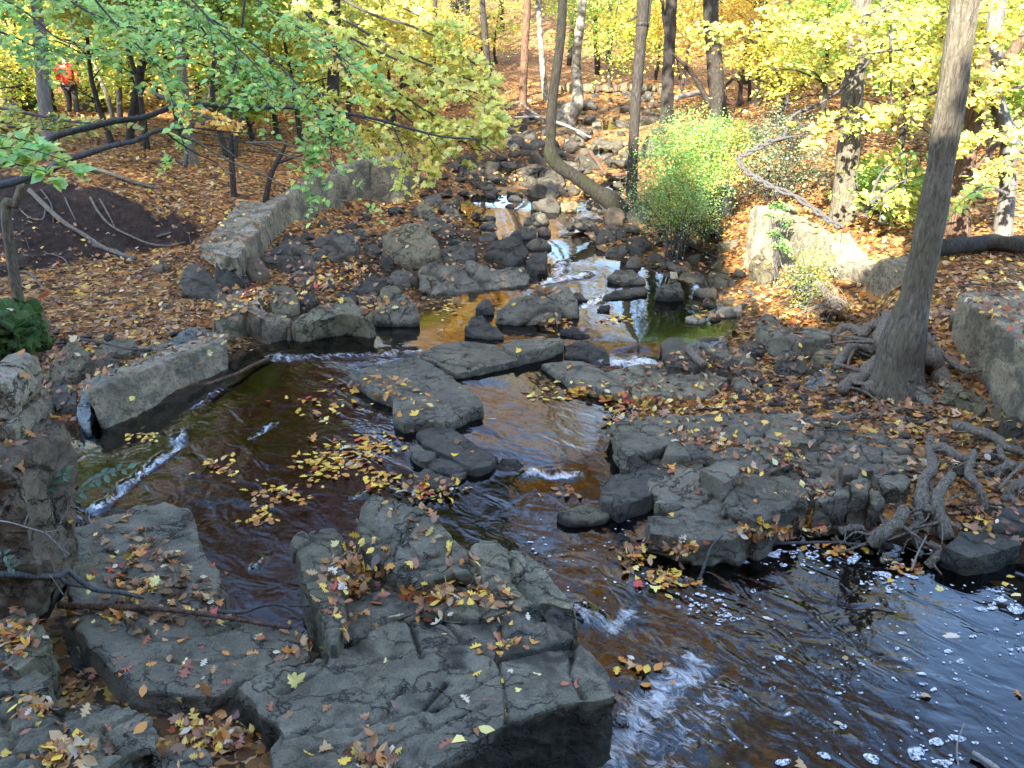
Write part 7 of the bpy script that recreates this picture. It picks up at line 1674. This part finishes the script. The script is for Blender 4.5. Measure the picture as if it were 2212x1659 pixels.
# forest-floor litter
LV = []
NLIT = 84000
v = np.exp(r.uniform(math.log(4.5), math.log(42), NLIT)); u = r.uniform(-.72, .72, NLIT) * (v + 1)
hz = H(u, v); wz_ = np.where(in_poly(u, v, STREAM), Wl(u, v), -9)
inbed = in_poly(u, v, bedP); insoil = in_poly(u, v, soilP)
cl = fbm(xyz(u * 1.1, v * 1.1), 3, 71); cl2 = fbm(xyz(u * .8, v * .8), 4, 73)
pk = np.where(inbed, np.clip(.45 + .6 * cl, .06, .95), np.clip(.85 + .8 * cl2, .25, 1)); ledP = poly_world([(1330,900),(1640,880),(1800,880),(1960,960),(1960,1080),(1750,1150),(1400,1160),(1290,1050)], .3); pk = np.where(in_poly(u, v, ledP), np.clip(.22 + .35 * cl, .04, .6), pk); pk = np.where(insoil, np.clip(.14 + .6 * fbm(xyz(u * 1.7, v * 1.7), 3, 72), .04, .6), pk); pk = np.where(wz_ > hz - .01, .0, pk)
kp = r.random(NLIT) < pk
u, v = u[kp], v[kp]
pz = np.empty((len(u), 3)); pn = np.empty((len(u), 3)); own_ = np.zeros(len(u), bool)
for k in range(len(u)):
    l, n_, o = top_hit(float(u[k]), float(v[k]))
    if o is not None and (n_.z < .5 or r.random() < .55): own_[k] = True; continue
    pz[k] = l
    pn[k] = n_ if n_ is not None else (0, 0, 1)
ok_ = ~own_; pz, pn = pz[ok_], pn[ok_]; n = len(pz)
e = .15; gxn = (H(pz[:, 0] + e, pz[:, 1]) - H(pz[:, 0] - e, pz[:, 1])) / (2 * e); gyn = (H(pz[:, 0], pz[:, 1] + e) - H(pz[:, 0], pz[:, 1] - e)) / (2 * e)
pn = pn + np.stack([-gxn, -gyn, np.zeros(n)], 1) + r.normal(size=(n, 3)) * (.42, .42, .1)
pz[:, 2] += r.uniform(.004, .035, n)
sizes = np.maximum(r.uniform(.055, .115, n), pz[:, 1] * .0048)
kinds = r.choice(3, n, p=(.4, .25, .35)); colr = palette(LITTER, n, .2, r); yw = r.uniform(0, 6.28, n)
far_ = pz[:, 1] > 17
kinds = np.where((pz[:, 1] > 10) & (kinds < 2) & (r.random(n) < .7), 2, kinds)
for kn, kname in enumerate(('oak', 'maple', 'oval')):
    m = (kinds == kn) & ~far_
    obj('leaf_litter', leaves_mesh('leaf_litter', pz[m], pn[m], yw[m], sizes[m], colr[m], kname), M['dry_leaf'])['kind'] = 'stuff'
obj('leaf_litter', leaves_mesh('leaf_litter', pz[far_], pn[far_], yw[far_], sizes[far_] * 1.15, colr[far_], 'card'), M['dry_leaf'])['kind'] = 'stuff'
# the 300 largest fallen leaves are things of their own, the rest one mass
ap = np.array([q[3] / np.linalg.norm(q[0] - O) for q in REC]); order = np.argsort(-ap)
VAR = {}
ext = {}
for i in order[:300]:
    q = REC[i]; ext.setdefault(q[6], []).append(q[0][:2])
ext = {k: (np.min(v_, 0), np.max(v_, 0)) for k, v_ in ext.items()}
LUSED = {}
def leaf_label(cn, kn, verb, w_, p, sz):
    base_ = f'{cn} {kn} ' + verb.replace('lying ', '') + f' {w_}'
    lo, hi = ext[None if w_ == 'the leaf-strewn ground' else w_]
    fx, fy = (p[:2] - lo) / np.maximum(hi - lo, .05)
    a = 'near' if fy < .33 else ('far' if fy > .67 else ''); b_ = 'left' if fx < .33 else ('right' if fx > .67 else '')
    pos_ = ', ' + (f'{a} {b_}' if a or b_ else 'middle')
    for pre in ('fallen ', 'small fallen ' if sz < .08 else 'large fallen ', 'curled fallen '):
        lab = ' '.join((pre + base_ + pos_).split())
        if lab not in LUSED: LUSED[lab] = 1; return lab
    return lab
for j, i in enumerate(order[:300]):
    p, nn, yw_, sz, kind, ci, where = REC[i]
    key = (kind, ci, j % 3)
    if key not in VAR:
        c = np.array(CNAME[ci][0])[None]; rr2 = np.random.default_rng(j)
        me = leaves_mesh('fallen_leaf', np.zeros((1, 3)), np.array([[0, 0, 1.0]]), np.array([math.pi / 2]), np.ones(1), c * rr2.uniform(.85, 1.15), kind, rr2.normal(size=(1, 3)) * (.3, .3, .3) + (0, .15, 0))
        me.materials.append(M['dry_leaf']); VAR[key] = me
    x_, y_, n_ = leaf_frames(nn[None], np.array([yw_]))
    Mx = Matrix(np.column_stack([np.append(x_[0] * sz, 0), np.append(y_[0] * sz, 0), np.append(n_[0] * sz, 0), np.append(p, 1)]).tolist())
    o = obj('fallen_leaf', VAR[key]); o.matrix_world = Mx
    verb = 'floating on' if where == 'the water' else 'lying on'
    w_ = where or 'the leaf-strewn ground'
    cx_, cy_ = p[0] / p[1], p[1]
    lab = leaf_label(CNAME[ci][1], KW[kind], verb, w_, p, sz)
    tag(o, lab, 'leaf', f'fallen leaves {verb} {w_}')
rest = [REC[i] for i in order[300:]]
for kname in ('oak', 'maple', 'oval'):
    q = [a for a in rest if a[4] == kname]
    if not q: continue
    col = np.array([CNAME[a[5]][0] for a in q]) * r.uniform(.75, 1.2, (len(q), 1))
    me = leaves_mesh('fallen_leaves', np.array([a[0] for a in q]), np.array([a[1] for a in q]), np.array([a[2] for a in q]), np.array([a[3] for a in q]), col, kname)
    obj('fallen_leaves', me, M['dry_leaf'])['kind'] = 'stuff'

# twigs littering the banks: small, uncounted
mb = MB(); k = 0
while k < 420:
    y = math.exp(r.uniform(math.log(6), math.log(26))); x = r.uniform(-.68, .68) * (y + 1)
    if in_poly(np.array([x]), np.array([y]), STREAM)[0]: continue
    loc, nm_, own = top_hit(x, y)
    a = r.uniform(0, 6.28); L = r.uniform(.12, .6); d = np.array((math.cos(a), math.sin(a), 0)) * L * .5
    p0, p1 = np.array(loc) - d, np.array(loc) + d
    p0[2] = fast_h(p0[0], p0[1]) + .03; p1[2] = fast_h(p1[0], p1[1]) + .03; m_ = (p0 + p1) / 2 + r.normal(size=3) * .03 * (1, 1, .3); m_[2] = max(m_[2], loc.z + .02)
    if abs(p0[2] - p1[2]) > .35: continue
    mb.tube(smooth_path([p0, m_, p1], 6), np.linspace(.010, .004, 6) * r.uniform(.6, 1.5), 4); k += 1
obj('twigs', mb.mesh('twigs'), M['twig'])['kind'] = 'stuff'
# ------------------------------------------------------------------ foam flecks on the lower pool
mbv, mbf = [], []; nn_ = 0
def fleck(px, py, w_, asp, hole=0.0):
    global nn_
    c = U(px, py, 0); z = float(Wl([c[0]], [c[1]])[0]) + .006
    rad = w_ * .5 / FPX * np.linalg.norm(c - O); a0 = r.uniform(-.5, .9)
    k = 16; a = np.arange(k) * 2 * math.pi / k
    wob = 1 + .16 * np.sin(a * 2 + r.uniform(0, 6)) + .10 * np.sin(a * 3 + r.uniform(0, 6))
    X_ = np.cos(a) * wob; Y_ = np.sin(a) * wob * asp
    rx = X_ * math.cos(a0) - Y_ * math.sin(a0); ry = X_ * math.sin(a0) + Y_ * math.cos(a0)
    rings = [(1.0, 0), (.92, .16), (.7, .24), (max(hole, .3), .2 if not hole else .03)]
    base = nn_
    for f, h in rings:
        mbv.append(np.stack([c[0] + rx * rad * f, c[1] + ry * rad * f, np.full(k, z + h * rad * .5)], 1)); nn_ += k
    for q in range(len(rings) - 1):
        for j in range(k): mbf.append((base + q * k + j, base + q * k + (j + 1) % k, base + (q + 1) * k + (j + 1) % k, base + (q + 1) * k + j))
    if not hole:
        mbf.append(tuple(base + 3 * k + j for j in range(k)))
for x, y, w_ in [(620,315,100),(740,300,60),(680,375,60),(860,315,110),(970,335,65),(1120,340,120),(1310,425,110),(1360,510,85),(435,370,60),(860,420,50),(490,540,50),(160,570,75),(265,605,60),(320,690,80),(365,715,70),(280,725,60),(100,630,50),(600,715,50),(655,955,70),(610,1150,60),(1030,1180,45),(1165,1180,40),(1435,800,50),(1450,970,60),(1720,920,50),(1800,985,60),(1555,1065,60),(1565,1130,50),(1630,1165,50),(1500,1205,40),(1780,1100,40),(2060,590,90),(2150,660,110),(2180,915,60),(1935,650,70),(2005,645,65),(1775,660,40),(1280,615,40),(700,570,40),(1650,1490,100),(1780,1470,90),(1895,1500,40),(1520,1560,130),(1240,1590,110),(1690,1620,110),(680,1610,100),(1880,825,50),(1490,440,80),(1060,1390,60),(710,1310,60),(940,1570,90),(1400,900,40),(1175,995,40)]:
    px, py = zp('I', [(x, y)])[0]; fleck(px, py, w_ * .29, r.uniform(.45, .7), .62 if r.random() < .2 else 0)
RAFT = [zp('I', [(x, y)])[0] for x, y in [(620,315),(740,300),(860,315),(1120,345),(1310,425),(1360,510),(265,605),(320,690),(100,630),(2060,590),(2150,660),(655,955),(1650,1490),(1520,1560),(1690,1620),(160,570),(970,335),(2180,915)]]
for px, py in RAFT:
    for k in range(int(r.integers(7, 18))):
        a = r.uniform(0, 6.28); d_ = abs(r.normal()) * 26 + 4
        fleck(px + math.cos(a) * d_ * 1.3, py + math.sin(a) * d_ * .7, r.uniform(3, 11), r.uniform(.5, .85), 0)
for k in range(330):
    x, y = r.uniform(60, 2200), r.uniform(260, 1640)
    if y < 560 and x < 500 and r.random() < .7: continue
    if x < 900 and y > 800 and r.random() < .75: continue
    px, py = zp('I', [(x, y)])[0]; fleck(px, py, r.uniform(5, 19) * .3414 * (1.3 if r.random() < .15 else 1), r.uniform(.5, .9), .6 if r.random() < .08 else 0)
for k in range(60):
    px, py = r.uniform(1120, 1400), r.uniform(1140, 1330); fleck(px, py, r.uniform(3, 9), .7, 0)
fm = mesh_py('foam', np.vstack(mbv), mbf, True); tag(obj('foam', fm, M['foam']), kind='stuff')

# labels still shared by a few things are told apart by their order in the view
same = {}
for o in COL.objects:
    if o.parent is None and 'label' in o.keys(): same.setdefault(o['label'], []).append(o)
for lab, q in same.items():
    if 1 < len(q) <= 20:
        def key_(o):
            return o.location.x / max(o.location.y, .1)
        for k, o in enumerate(sorted(q, key=key_)):
            t_ = f"{ORD[k]} from the left, {lab}"
            if len(t_.replace('-', ' ').split()) <= 16: o['label'] = t_
            else: o['label'] = f'{ORD[k]} {lab}'
